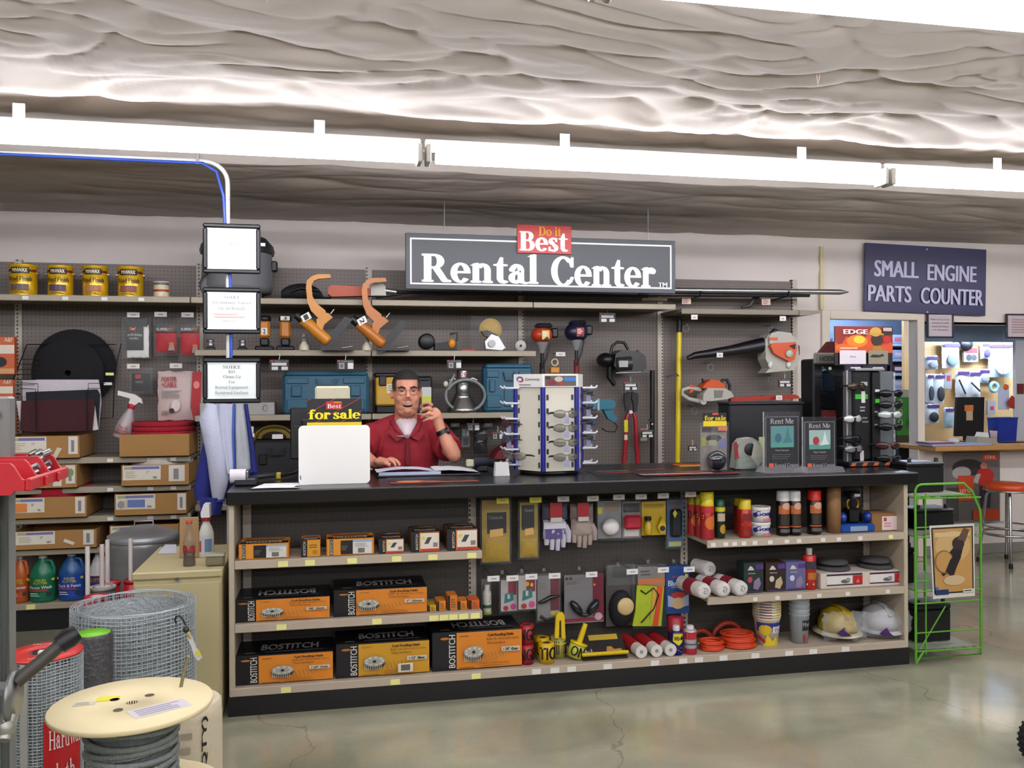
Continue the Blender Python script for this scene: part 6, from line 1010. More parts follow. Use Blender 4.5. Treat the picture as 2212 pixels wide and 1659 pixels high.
for k,(q,l,it) in enumerate((((438,563,483,591),'black framed notice, topmost on the white conduit',[('s','NOTICE',.5,.62,.34,.085,'#9a9a9a'),('s','at',.5,.5,.05,.04,'#b5b5b5'),('s','Tools leave clean',.5,.4,.66,.075,'#bdbaba')]),
        ((438,563,621,721),'black framed notice about the damage waiver, middle one on the conduit',[('s','NOTICE',.5,.86,.34,.09,'#7a7a7a'),('s','10% Damage Waiver',.5,.71,.8,.1,'#8f8f8f'),('s','On All Rentals',.5,.57,.56,.1,'#8f8f8f'),('l',.12,.3,.9,.44,2,'#d9b9b4'),('l',.3,.2,.7,.27,1,'#c9c9c9')]),
        ((438,563,773,871),'black framed notice about a clean-up charge, lowest on the conduit',[('s','NOTICE',.5,.87,.37,.09,'#5f5f5f'),('s','$25',.5,.74,.14,.09,'#8a8a8a'),('s','Clean-Up',.5,.6,.37,.11,'#8a8a8a'),('s','For',.5,.46,.13,.08,'#8a8a8a'),('s','Rental Equipment',.5,.31,.68,.1,'#8a8a8a'),('s','Returned Unclean',.5,.17,.68,.09,'#8a8a8a')]))):
    dd = 4.91; a,b,z0,z1 = bx(*q,dd); t = T('framed_notice',l,'notice',((a+b)/2,dd,z0),0,'black framed notices on the conduit'); part(t,'sheet',MB().box(a+.02,b-.02,dd+.006,dd+.012,z0+.02,z1-.02),C('#f3f4f6' if k < 2 else '#e6ebe8',.25)); part(t,'backing',MB().box(a+.004,b-.004,dd+.0125,dd+.02,z0+.004,z1-.004),BLK)
    FRM = C('#17161b',.35)
    for (m0,m1,n0,n1) in ((a,b,z0,z0+.024),(a,b,z1-.024,z1),(a,a+.024,z0+.024,z1-.024),(b-.024,b,z0+.024,z1-.024)): part(t,'frame',MB().box(m0,m1,dd-.006,dd+.012,n0,n1,.007),FRM)
    decal(t,front(a+.024,b-.024,dd+.0055,z0+.024,z1-.024),it)
# --- jacket hanging on the conduit
d = 4.86
def cloth(pts_l,pts_r,d0,amp,seed,n=12,m=24,th=.03):
    """sheet between two outlines given in photograph pixels from top to bottom, with hanging folds"""
    def f(u,v):
        k = v*(len(pts_l)-1); i = min(int(k),len(pts_l)-2); w_ = k-i
        L = [pts_l[i][j]*(1-w_)+pts_l[i+1][j]*w_ for j in (0,1)]; R = [pts_r[i][j]*(1-w_)+pts_r[i+1][j]*w_ for j in (0,1)]
        p = at(L[0]*(1-u)+R[0]*u,L[1]*(1-u)+R[1]*u,d0); p.y = d0+amp*math.sin(u*math.pi*3+seed)+amp*.7*noise.noise((u*3+seed,v*2,seed))-th*math.sin(math.pi*u); return p
    return f
t = T('zip_jacket','pale grey and royal blue zip jacket hanging from the conduit','jacket',(px,d,1.05)); JW = C('#b4b7c8',.9,0,.05,20,.3,60); JG = C('#a8abb0',.9,0,.05,20,.3,60); JB = C('#27307f',.85,0,.08,20,.3,60)
part(t,'back_panel',MB().sheet(cloth([(452,872),(447,960),(440,1050),(431,1110)],[(532,872),(545,940),(556,1005),(560,1030)],4.94,.012,1.),14,24),JB)
part(t,'sleeve',MB().tube([at(463,874,4.86),at(456,905,4.85),at(462,940,4.84),at(470,985,4.83),at(474,1030,4.84),at(471,1078,4.85)],[.04,.062,.058,.055,.052,.03],14),JW); part(t,'cuff',MB().tube([at(471,1078,4.85),at(471,1083,4.85)],[.034,.036],14),JB)
part(t,'front_panel',MB().sheet(cloth([(466,872),(468,940),(480,990),(489,1023)],[(504,872),(503,930),(504,990),(505,1021)],4.83,.01,2.),10,20),JW); part(t,'front_panel',MB().sheet(cloth([(507,872),(506,930),(507,980),(507,1015)],[(527,872),(533,920),(540,980),(542,1013)],4.84,.008,3.),10,20),JG)
part(t,'zip',MB().tube([at(505,874,4.82),at(504,940,4.815),at(506,1020,4.82)],.006,6),C('#3d5fb5',.5)); part(t,'lining',MB().sheet(cloth([(527,872),(533,920),(540,980),(542,1016)],[(535,872),(543,925),(552,985),(556,1020)],4.85,.006,4.),6,16),JB)
part(t,'hem',MB().sheet(cloth([(434,1072),(432,1092),(436,1106)],[(482,1075),(480,1095),(476,1112)],4.84,.01,5.),10,8),JB); part(t,'hem',MB().sheet(cloth([(489,1022),(490,1032)],[(546,1014),(546,1020)],4.825,.004,6.,th=.01),8,4),JB)
part(t,'dark_sleeve',MB().tube([at(455,960,4.92),at(448,1010,4.92),at(440,1060,4.92),at(438,1080,4.92)],[.04,.05,.05,.04],12),JB)
# --- countertop goods
z = CT+.001
t = T('receipt_printer','small black receipt printer with a white paper roll at the counter corner','printer',(X(522,4.5),4.5,z)); x = X(521,4.48,1035); part(t,'body',MB().box(x-.03,x+.075,4.44,4.56,z,z+.035,.006),C('#2b2b30',.4)); part(t,'paper_roll',MB().cyl((x-.05,4.47,z+.045),(x+.024,4.47,z+.045),.034,n=22),C('#d4d0d6',.7)); part(t,'bracket',MB().box(x+.026,x+.036,4.45,4.53,z+.034,z+.07,.003),STEEL)
mb = MB().sheet(lambda u,v: (X(540,4.3)+.235*u+.05*v,4.3+.2*v,z+.0015+.004*math.sin(u*5)*math.sin(v*3+.5)**2),14,8); solo('paper_sheet','white sheet of paper lying at the counter corner','paper',mb,C('#e9e8ee',.7))
t = T('jointed_tool','black jointed tool with a yellow clip lying behind the paper','tool',(X(590,4.75),4.75,z)); part(t,'barrel',MB().tube([(X(545,4.62),4.62,z+.02),(X(590,4.7),4.7,z+.022)],.012,8),C('#3a3b40',.4)); part(t,'clip',MB().box(X(596,4.72),X(606,4.72),4.7,4.73,z,z+.035,.004),C('#b9a04a',.5)); part(t,'arm',MB().tube([(X(606,4.72),4.72,z+.016),(X(635,4.8),4.8,z+.024),(X(655,4.85),4.85,z+.05)],.01,8),BLK)
t = T('monitor','black computer monitor seen from behind the white tablet board','monitor',(X(660,5.0),5.0,z)); a,b,z0_,z1_ = bx(627,770,880,1005,4.98); part(t,'screen_case',MB().box(a,b,4.96,4.985,z+.08,z1_,.006),C('#1e1d21',.4)); part(t,'back_bulge',MB().box(a+.06,b-.06,4.93,4.96,z+.14,z1_-.06,.01),C('#232226',.45)); part(t,'stand',MB().box((a+b)/2-.03,(a+b)/2+.03,4.98,5.0,z+.01,z+.2),BLK); part(t,'foot',MB().box((a+b)/2-.11,(a+b)/2+.11,4.9,5.06,z,z+.012,.004),BLK); decal(t,front(a,b,4.96,z,z1_),[('t','hp',.12,.72,.1,.03,'#6a6a70')])
a,b,z0_,z1_ = bx(645,799,919,1040,4.42); z0_ = z; t = T('white_board','blank white rounded board standing on the counter','board',((a+b)/2,4.42,z)); r = .022
rr = [(x_+r*math.cos(q),y_+r*math.sin(q)) for x_,y_,q0 in ((b-r,z1_-r,0),(a+r,z1_-r,90),(a+r,z0_+r,180),(b-r,z0_+r,270)) for q in [math.radians(q0+k*15) for k in range(7)]]
part(t,'panel',MB().prism(rr,4.415,4.435),C('#f4f3ef',.4,0,.01,5)); part(t,'easel_leg',MB().prism([((a+b)/2-.03,z),((a+b)/2+.03,z),((a+b)/2+.02,z+.2),((a+b)/2-.02,z+.2)],4.436,4.46),BLK); part(t,'slot',MB().box(a+.007,a+.011,4.4135,4.415,z+.025,z+.045),BLK)
# card for sale, standing behind the board
def for_sale(px0,px1,py0,py1,d,label,stripes=True):
    a,b,z0,z1 = bx(px0,px1,py0,py1,d); t = T('for_sale_card',label,'sign',((a+b)/2,d,CT+.001),0,'black and yellow for sale cards'); part(t,'card',MB().box(a,b,d,d+.003,z0,z1),C('#17141a',.4))
    part(t,'support',MB().box((a+b)/2-.02,(a+b)/2+.02,d+.0035,d+.008,CT+.001,z1-.05),CREAM if stripes else clear(a=.3))
    w_,hh = b-a,z1-z0; it = []
    if stripes:
        for k in (-.75,-.3,.15,.6,1.05): it.append(('p',[(k,0),(k+.03,0),(k+.83,1),(k+.8,1)],'#a5263a'))
        it = [('p',[(max(0,min(1,u)),v) for u,v in q[1]],q[2]) if False else q for q in it]
    it += [('r',.35,.55,.64,.88,'#bf2b2f'),('s','Best',.5,.68,.25,.18,'#f0e6e0'),('e',.55,.84,.08,.03,'#d9971e'),('S','for',.23,.34,.4,.42,'#f2e21c'),('S','sale',.73,.345,.5,.42,'#f2e21c'),('r',0,-.1,1,-.005,'#efd71f')]
    return t,a,b,z0,z1,it
t,a,b,z0,z1,it = for_sale(663,781,861,912,4.5,'black card with red stripes reading for sale above the white board')
clipd = []
for q in it:
    if q[0] == 'p':
        r = q[1]
        for c_,sg in ((0,1),(1,-1)):
            o = []
            for k in range(len(r)):
                A,B = r[k],r[(k+1) % len(r)]; da,db = sg*(A[0]-c_),sg*(B[0]-c_)
                if da >= 0: o.append(A)
                if da*db < 0: f = da/(da-db); o.append((A[0]+(B[0]-A[0])*f,A[1]+(B[1]-A[1])*f))
            r = o
        if len(r) > 2: clipd.append(('p',r,q[2]))
    elif q[0] == 'r' and q[2] < 0: part(t,'yellow_strip',MB().box(a,b,4.5,4.503,z0-.02,z0-.0005),C('#ecd31f',.4))
    else: clipd.append(q)
decal(t,front(a,b,4.5,z0,z1),clipd)
solo('cream_folder','cream plastic folder standing behind the for sale card','folder',MB().box(X(680,4.6),X(756,4.6),4.6,4.62,z,Z(718,834,4.6),.012),C('#c5bfa6',.5))
# binder and mat in front of the man
mb = MB().sheet(lambda u,v: (X(812,4.78)+.3*u,4.7+.2*v,z+.004+.05*(1-(2*v-.4)**2)*max(0,1-(u*.9)**3)+.012*math.sin(3*u)),16,8); t = T('open_binder','open binder of white pages in front of the man','binder',(X(900,4.75),4.75,z)); ax,bx_ = X(812,4.72),X(1030,4.72); W2 = ax+.62*(bx_-ax)
part(t,'page',MB().sheet(lambda u,v: (ax+(W2-ax)*u-.02*(1-v)*0,4.66+.24*v,z+.012+.03*math.sin(math.pi*min(1,u*.8+.15))*(1-.3*v)+.004*noise.noise((u*5,v*4,1))),16,10),C('#c6cad9',.6)); part(t,'page',MB().sheet(lambda u,v: (W2-.03+(bx_-W2+.03)*u,4.66+.25*v,z+.014+.016*math.sin(math.pi*(1-u)*.7)+.003*noise.noise((u*5,v*4,5))),16,10),C('#cfcfd4',.6)); part(t,'cover',MB().box(ax,bx_+.01,4.65,4.92,z,z+.01,.003),C('#1a1a1f',.5)); part(t,'page_edge',MB().box(ax+.01,W2,4.655,4.662,z+.0101,z+.026),C('#b2bbd2',.6))
t = T('promo_mat','black counter mat with orange stripe and tan picture','mat',(X(938,4.5),4.45,z)); ax,bx_ = X(842,4.35),X(1034,4.35); part(t,'mat',MB().box(ax,bx_,4.34,4.62,z-.0005,z+.002),C('#262028',.35)); decal(t,face_top(ax,bx_,4.34,4.62,z+.002),[('r',0,.02,1,.12,'#c4562e'),('e',.25,.25,.18,.14,'#b08a5a'),('e',.45,.2,.12,.08,'#8f6a4a'),('l',.5,.6,.95,.9,3,'#4a4a4e')])
t = T('barcode_scanner','dark grey handheld scanner with a cream end lying on the counter','scanner',(X(1045,4.85),4.85,z)); c0 = Vector((X(1030,4.85),4.85,z+.05)); part(t,'head',MB().tube([c0+Vector((-.03,-.02,0)),c0,c0+Vector((.06,.02,.0))],[.024,.028,.024],10),C('#363846',.45)); part(t,'nose',MB().box(c0.x-.065,c0.x-.022,4.815,4.85,z+.03,z+.07,.006),C('#b5b39a',.5)); part(t,'grip',MB().tube([c0+Vector((.06,.02,0)),c0+Vector((.12,.04,-.02)),c0+Vector((.16,.05,-.035))],[.022,.02,.016],8),C('#2b2c36',.45)); part(t,'stand',MB().box(c0.x-.01,c0.x+.06,4.83,4.89,z,z+.03,.006),BLK)
a,b = X(1067,4.6),X(1097,4.6); t = T('white_card_block','small white card holder beside the glasses tower','card holder',((a+b)/2,4.6,z)); part(t,'block',MB().prism([(a,z),(b+.004,z),(b-.002,z+.07),(a+.006,z+.07)],4.58,4.63),C('#d9d8d6',.5)); part(t,'cord',MB().tube([(b,4.64,z+.07),(b+.02,4.68,z+.09),(b+.05,4.72,z+.06)],.008,6),C('#b3b3b6',.4))
# --- safety glasses tower
d = 4.62; cx = X(1194,d); cy = d+.09; R = .192; t = T('glasses_tower','white six sided tower display of safety glasses with blue edges','display',(cx,cy,z)); PAN = C('#d6d1c3',.4,0,.03,6); zt = Z(1194,836,d); zh = Z(1194,808,d)
angs = [math.radians(q) for q in (-173.4,-113.4,-53.4,6.6,66.6,126.6)]; ring = [(cx+R*math.cos(q),cy+R*math.sin(q)) for q in angs]
part(t,'base',MB().lathe([(0,0),(.16,0),(.16,.02),(0,.02)],(cx,cy,z),28),BLK)
part(t,'header',MB().loft([[(cx+(p[0]-cx)*1.06,cy+(p[1]-cy)*1.06,q) for p in ring] for q in (zt,zh)],True,False),C('#e2e0dc',.4))
for k in range(6):
    A,B = ring[k],ring[(k+1) % 6]; pn = part(t,'side_panel',MB().add([(A[0],A[1],z+.022),(B[0],B[1],z+.022),(B[0],B[1],zt),(A[0],A[1],zt)],[(0,1,2,3)]),PAN)
    ed = Vector((B[0]-A[0],B[1]-A[1],0)); nrm = Vector((ed.y,-ed.x,0)).normalized()
    if k < 3 or k == 5:
        sl = MB()
        for r_ in range(6):
            for u in (.13,.87):
                q = Vector((A[0],A[1],0))+ed*u+nrm*.001; zz = z+.055+r_*(zt-z-.11)/5.; sl.box(q.x-.006,q.x+.006,q.y-.002,q.y+.002,zz-.014,zz+.014)
        part(pn,'slot_print',sl,C('#3a362c',.6))
    part(t,'blue_edge',MB().cyl((A[0],A[1],z+.022),(A[0],A[1],zt),.014,n=8),C('#23298c',.4))
A,B = ring[0],ring[1]; ed = Vector((B[0]-A[0],B[1]-A[1],0)); n_ = Vector((ed.y,-ed.x,0)).normalized(); o = Vector((cx+(A[0]-cx)*1.06,cy+(A[1]-cy)*1.06,zt)); decal(t,plane_map(o,ed*1.06,(0,0,zh-zt),n_),[('e',.22,.62,.12,.2,'#3a5aa0'),('e',.25,.55,.1,.17,'#b53a44'),('e',.22,.58,.07,.12,'#e2e0dc'),('t','Gateway',.66,.58,.5,.26,'#2a2d4a'),('l',.2,.12,.85,.24,1,'#6a6a70')])
A,B = ring[1],ring[2]; ed = Vector((B[0]-A[0],B[1]-A[1],0)); n_ = Vector((ed.y,-ed.x,0)).normalized(); o = Vector((cx+(A[0]-cx)*1.06,cy+(A[1]-cy)*1.06,zt)); decal(t,plane_map(o,ed*1.06,(0,0,zh-zt),n_),[('r',.06,.08,.94,.86,'#6a5a50'),('e',.25,.35,.14,.2,'#7a2a32'),('e',.45,.6,.12,.2,'#b9b3a4'),('r',.6,.45,.93,.75,'#3a7fbf'),('e',.5,.25,.08,.14,'#a5353a'),('e',.15,.7,.08,.12,'#3a2a2a')])
# spectacles: on the facing panel, one on the left panel; prongs on both sides
def spectacles(c,u,nrm,label,hexa,w_=.145,tagp=True,alpha=.55):
    c,u,nrm = Vector(c),Vector(u).normalized(),Vector(nrm).normalized(); t = T('safety_glasses',label,'glasses',c,0,'safety glasses on the tower displays'); up = Vector((0,0,1)); m = C(hexa,.12,.35,.1,10,0,60,alpha)
    for s in (-1,1):
        rings = []
        for k in range(7):
            v = k/6; a_ = c+u*s*(.008+.06*v)+nrm*(.03-.022*v*v); h = .019*math.sin(math.pi*(.18+.7*v))+.004; rings.append([a_+up*h,a_+nrm*.004+up*h*.4,a_+nrm*.004-up*h*.5,a_-up*h,a_-nrm*.003])
        part(t,'lens',MB().loft(rings),m)
        part(t,'temple',MB().tube([c+u*s*.068+nrm*.008+up*.006,c+u*s*.075-nrm*.02+up*.004,c+u*s*.07-nrm*.06-up*.004],[.006,.005,.003],6),C('#26231f',.4))
    part(t,'bridge',MB().tube([c-u*.012+nrm*.03+up*.01,c+nrm*.034+up*.012,c+u*.012+nrm*.03+up*.01],.004,6),m)
    if tagp: part(t,'price_tag',MB().box(c.x-.012,c.x+.014,c.y+nrm.y*.034-.001,c.y+nrm.y*.034+.001,c.z-.05,c.z-.014),C('#a8a9c4',.4,0,.1,10,0,60,.8))
A,B = ring[1],ring[2]; ed = Vector((B[0]-A[0],B[1]-A[1],0)); n_ = Vector((ed.y,-ed.x,0)).normalized(); m0 = Vector((A[0],A[1],0))+ed*.5+n_*.07
for k,py in enumerate((893,923,954,985)): zz = Z(1232,py,d-.1); spectacles((m0.x,m0.y,zz),ed,n_,['top','second','third','lowest'][k]+' pair of smoked safety glasses on the front face of the white tower','#7f7c72')
A,B = ring[0],ring[1]; ed = Vector((B[0]-A[0],B[1]-A[1],0)); n_ = Vector((ed.y,-ed.x,0)).normalized(); m0 = Vector((A[0],A[1],0))+ed*.5+n_*.07; spectacles((m0.x-.02,m0.y,Z(1150,985,d-.1)),ed,n_,'single pair of smoked glasses low on the left face of the white tower','#8a877c')
PR = C('#cfd0d6',.3)
for s,col_ in ((-1,('#8f8a86','#6a6f8a','#7a4a52')),(1,('#9fb4c4','#5f86c0','#8fa6cc','#8d8fa0'))):
    for k in range(6):
        zz = z+.05+k*.083; x0_ = cx+s*R*.93; bo_ = cy-.05; part(t,'prong',MB().tube([(x0_,bo_,zz),(x0_+s*.075,bo_,zz),(x0_+s*.085,bo_,zz+.012)],.006,6),PR); part(t,'prong',MB().tube([(x0_,bo_+.1,zz),(x0_+s*.075,bo_+.1,zz),(x0_+s*.085,bo_+.1,zz+.012)],.006,6),PR)
    for k,h_ in enumerate(col_):
        zz = z+(.1,.18,.265,.35,.43)[k+(0 if s < 0 else 1)]+.02; spectacles((cx+s*(R+.035),cy-.0,zz-.012),(0,1,0),(s,0,0),('left' if s < 0 else 'right')+' side pair of glasses on the white tower, '+['lowest','second lowest','second highest','highest'][k]+' there',h_,alpha=.6)
# --- place mats and magazines
for k,(q,dd,h_,l,it) in enumerate((((1290,1470),4.5,'#2b2226','dark printed counter mat with white heading near the tower',[('l',.1,.72,.7,.84,1,'#9a9494'),('e',.3,.35,.22,.16,'#6a2228'),('p',[(.6,.8),(.95,.8),(.98,.95),(.65,.95)],'#a3402c')]),((1390,1600),4.38,'#33252a','dark counter mat with red and white stripe lines',[('r',.0,.25,.75,.36,'#b9b0ae'),('r',.1,.05,1,.2,'#9a2f34'),('e',.6,.6,.2,.16,'#8f3a28')]))):
    ax,bx_ = X(q[0],dd,1020),X(q[1],dd,1020); y0_ = dd-.02; y1_ = dd+.22; zz = z+.0022*k; t = T('counter_mat',l,'mat',((ax+bx_)/2,dd,zz),0,'printed counter mats'); part(t,'mat',MB().box(ax,bx_,y0_,y1_,zz-.0005,zz+.0015),C(h_,.3)); decal(t,face_top(ax,bx_,y0_,y1_,zz+.0015),it)
t = T('leaflet','small red and yellow leaflet near the foot of the yellow pole','leaflet',(X(1470,4.95),4.9,z)); part(t,'sheet',MB().box(X(1450,4.95),X(1510,4.95),4.86,4.96,z,z+.003),C('#b5492c',.5)); part(t,'yellow_edge',MB().box(X(1465,4.87),X(1512,4.87),4.84,4.859,z,z+.004),C('#c9c23a',.5))
# --- packaged mouse display with for sale tab
a,b,z0,z1 = bx(1513,1577,912,1016,4.55); t = T('clamshell_pack','clear clamshell with a dark glossy ball and a yellow for sale tab','pack',((a+b)/2,4.55,z)); part(t,'insert',MB().box(a+.01,b-.01,4.57,4.574,z+.004,z1-.02),C('#8d857c',.5)); part(t,'ball',MB().ell(((a+b)/2+.005,4.545,z+.06),(.058,.04,.055),20,14),C('#1b1d28',.12,0,.05,8,0,60,1,0,.6)); part(t,'shell',MB().pillow(a,b,z,z1,4.56,.055,wob=.004,seed=71,p=.25),clear(a=.25,rough=.06)); decal(t,front(a+.01,b-.01,4.57,z,z1-.02),[('r',.05,.86,.95,.96,'#3a2c30'),('e',.5,.72,.3,.08,'#2a2626'),('r',.0,.55,.2,.75,'#8f9a4a'),('r',.7,.5,1,.7,'#7a76a0'),('r',.3,.56,.6,.68,'#a3a87a')])
t,a,b,z0,z1,it = for_sale(1519,1569,892,909,4.53,'small for sale tab with yellow strip above the clamshell pack',False); decal(t,front(a,b,4.53,z0,z1),[('r',.4,.75,.65,.98,'#d0543a'),('S','for',.25,.36,.4,.62,'#d9c41c'),('S','sale',.73,.36,.48,.62,'#d9c41c')]); part(t,'yellow_strip',MB().box(a,b,4.527,4.53,z0-.03,z0-.001),C('#e2c81c',.4)); part(t,'price_flag',MB().box(b-.05,b+.004,4.528,4.531,z0-.055,z0-.034),C('#d3764a',.5))
# --- gas mask like grey guard
t = T('grey_guard','pale grey plastic guard with a round opening in clear wrap','guard',(X(1612,4.6),4.6,z)); d = 4.6; part(t,'body',MB().prism(pp(d,[(1586,1012),(1592,960),(1602,948),(1622,945),(1638,955),(1645,985),(1638,1012)]),4.58,4.66),C('#a7a69f',.4)); part(t,'opening',MB().lathe([(0,0),(.034,0),(.036,.006),(0,.006)],(X(1616,d),4.572,Z(1616,970,d)),22,'y'),C('#2b2a2d',.6)); part(t,'face',MB().prism(pp(d,[(1618,988),(1624,952),(1640,966),(1643,990),(1632,1008)]),4.568,4.58),C('#c1bfb4',.35)); part(t,'wrap',MB().pillow(X(1584,d),X(1642,d),z,z+.075,4.575,.04,wob=.02,seed=75),clear('#8aa79c',.45)); part(t,'red_label',MB().prism(pp(d,[(1581,955),(1587,953),(1592,990),(1584,992)]),4.574,4.579),C('#9a3036',.5))
# --- black display case behind
a,b,z0,z1 = bx(1571,1731,868,1010,4.93); t = T('black_toolbox','large black hard case standing at the back of the counter','tool case',((a+b)/2,4.93,z)); part(t,'shell',MB().box(a,b,4.9,5.06,z,z1-.012,.008),C('#1e1d23',.4)); part(t,'lid_edge',MB().box(a-.004,b+.004,4.895,5.065,z1-.016,z1,.004),C('#2b2a31',.4)); part(t,'latch',MB().box(b-.1,b-.03,4.885,4.899,z+.13,z+.17,.006),C('#33323a',.4)); decal(t,front(a,b,4.9,z,z1),[('p',[(.78,.38),(.9,.42),(.92,.46),(.8,.44)],'#8b8b90')])
solo('pale_tag_card','small pale green card beside the acrylic stands','card',MB().box(X(1640,4.75),X(1654,4.75),4.75,4.76,z,Z(1647,944,4.75)),C('#b9c29a',.5))
# --- acrylic stands with rental flyers
for k,(q,h1,l,big) in enumerate((((1650,1728,897,1004),'#5d8f8f','acrylic stand with a black flyer showing a teal picture, taller one',0),((1734,1806,908,1010),'#9fb8b4','acrylic stand with a black flyer showing a red machine, nearer the glasses rack',1))):
    d = 4.42-.03*k; a,b,z0,z1 = bx(*q,d); z0 = z+.02; t = T('flyer_stand',l,'sign holder',((a+b)/2,d,z),0,'acrylic flyer stands'); part(t,'flyer',MB().box(a+.006,b-.006,d,d+.002,z0,z1-.004),C('#1a1620',.3)); part(t,'acrylic',MB().box(a,b,d-.004,d-.002,z0-.015,z1+.02),clear(a=.12,rough=.04)); part(t,'edge',MB().box(a-.004,a,d-.005,d+.004,z0-.015,z1+.02),clear('#d9dcdd',.9)); part(t,'foot',MB().prism([(a-.02,z),(b+.012,z),(b-.002,z+.03),(a,z+.03)],d-.07,d+.06),clear('#b8b2b8',.9))
    decal(t,front(a+.006,b-.006,d,z0,z1-.004),[('r',.02,.01,.035,.99,'#8d8a92'),('r',.965,.01,.98,.99,'#8d8a92'),('r',.02,.98,.98,.99,'#8d8a92'),('s','Rent Me',.5,.9,.68,.1,'#b9b6b8'),('r',.16,.4,.84,.81,h1),('r',.16,.4,.84,.5,'#5a9a8f'),('e',.38,.58,.1,.09,'#3f6a7c' if not big else '#a3323a'),('p',[(.5,.48),(.6,.6),(.66,.8),(.72,.6),(.8,.5)],'#c9d4d0' if big else '#4a7a80'),('t','Floor Sander' if big else 'Paint Sprayer',.5,.34,.4,.045,'#a9a6a8'),('l',.2,.17,.8,.28,3,'#5a565e'),('r',.1,.02,.24,.1,'#cf5a3c'),('s','Rental Center',.62,.06,.7,.08,'#a9a6a8')])
    for sx in (.0,): pass
# --- black display of safety eyewear with a fire poster header
d = 4.62; a,b,z0,z1 = bx(1825,1938,800,1016,d); z0 = z; t = T('eyewear_rack','black revolving eyewear rack with clear side panels and a flame header','display',((a+b)/2,d,z)); xm = (a+b)/2
part(t,'base',MB().box(a-.01,b+.01,d-.06,d+.16,z,z+.03,.004),C('#1a181c',.4)); decal(t,front(a-.01,b+.01,d-.06,z,z+.03),[('p',[(.02+.2*k,.2),(.1+.2*k,.2),(.13+.2*k,.8),(.05+.2*k,.8)],'#c4662a') for k in range(5)],'stripe_print'); part(t,'column',MB().box(X(1844,d),X(1902,d),d+.0,d+.1,z+.03,z1,.01),C('#101014',.35)); part(t,'column_edge',MB().box(X(1885,d-.02),X(1902,d-.02),d-.02,d-.001,z+.03,z1-.01,.003),C('#101015',.35))
part(t,'side_panel',MB().box(X(1827,d),X(1844,d),d+.02,d+.03,z+.03,z1-.005),C('#6d6c72',.2,0,.05,8,0,60,.8)); part(t,'side_panel',MB().box(X(1903,d),X(1936,d),d+.03,d+.04,z+.03,z1-.005),C('#7d8182',.2,0,.05,8,0,60,.75)); part(t,'chrome_post',MB().cyl((X(1827,d),d-.01,z+.03),(X(1827,d),d-.01,z1),.01,n=10),STEEL); part(t,'chrome_cap',MB().box(X(1842,d),X(1905,d),d-.03,d+.03,z1-.004,z1+.012,.004),STEEL); part(t,'chrome_post',MB().cyl((X(1936,d),d+.02,z+.03),(X(1936,d),d+.02,z1-.01),.006,n=8),clear('#c9cdcf',.9))
decal(t,front(X(1844,d),X(1902,d),d,z,z1),[('r',.05,.7,.52,.75,'#3fae2c'),('r',.28,.66,.42,.78,'#cfccc9'),('r',.22,.05,.36,.16,'#c9bfc6'),('l',.22,.56,.5,.63,2,'#9a9a9a'),('l',.3,.44,.55,.52,2,'#7a7a7a'),('r',.26,.84,.5,.88,'#b3b3b3')]); decal(t,front(X(1885,d-.02),X(1902,d-.02),d-.02,z,z1),[('r',.3,.66,.85,.7,'#3fae2c'),('r',.3,.76,.85,.8,'#c9c9c9'),('l',.2,.52,.85,.58,2,'#8a8a8a'),('l',.2,.4,.8,.45,1,'#8a8a8a')])
for k,(px,py,h_,l) in enumerate(((1848,835,'#4a4238','brown tinted glasses near the top left of the black rack'),(1840,905,'#c9c9cb','white framed glasses half way down the left of the black rack'),(1840,948,'#2b2b30','dark glasses on the lower left of the black rack'),(1842,970,'#8d8d90','silver framed glasses low on the left of the black rack'),(1922,850,'#202026','top dark glasses on the right of the black rack'),(1922,874,'#26262c','second dark glasses on the right of the black rack'),(1920,896,'#bfc4c6','white framed glasses on the right of the black rack'),(1922,922,'#1e1e24','dark glasses under the white pair on the right of the black rack'),(1918,990,'#1a1a20','lowest dark glasses on the right of the black rack'),(1915,962,'#55302f','glasses with a red lens on the right of the black rack'))):
    p = at(px,py,d-.05); spectacles((p.x,p.y,p.z),(1,.25 if px < 1880 else -.2,0),(0,-1,0),l,h_,tagp=False,alpha=.95)
a,b,z0,z1 = bx(1803,1928,705,789,d+.05); t2 = t; part(t2,'header',MB().box(a,b,d+.05,d+.056,z0,z1),C('#1c1218',.35)); part(t2,'header_post',MB().box(xm-.02,xm+.02,d+.057,d+.07,z0-.06,z1-.1),BLK)
FL = [('r',0,.32,1,1,'#8f2a14'),('p',[(0,.32),(0,.6),(.1,.5),(.2,.75),(.3,.6),(.4,.9),(.5,.65),(.62,.95),(.7,.6),(.8,.5),(.9,.7),(1,.55),(1,.32)],'#c9541a'),('e',.38,.62,.18,.16,'#d9831e'),('e',.42,.66,.1,.1,'#eec23a'),('e',.15,.45,.14,.1,'#d96a1c'),('r',.82,.78,1,1,'#3a1a18'),('e',.72,.66,.1,.16,'#3a2418'),('e',.7,.86,.1,.12,'#c4a04a'),('r',.58,.78,.84,.82,'#b8923c'),('p',[(.6,.32),(.66,.5),(.78,.5),(.86,.32)],'#a87a24'),('e',.89,.66,.07,.1,'#b5241c'),('b','EDGE',.35,.86,.42,.12,'#e9e3e0'),('l',.08,.4,.5,.47,1,'#e2c8b0'),('r',.82,.88,.97,.97,'#c4a8a0'),('r',.07,.03,.52,.38,'#d2cbd2'),('t','Blade',.3,.22,.1,.05,'#6a666c'),('r',.56,.03,.9,.38,'#8d8674'),('p',[(.58,.22),(.64,.28),(.76,.26),(.8,.3),(.84,.24),(.74,.2),(.62,.2)],'#26221f')]
decal(t2,front(a,b,d+.05,z0,z1),FL)
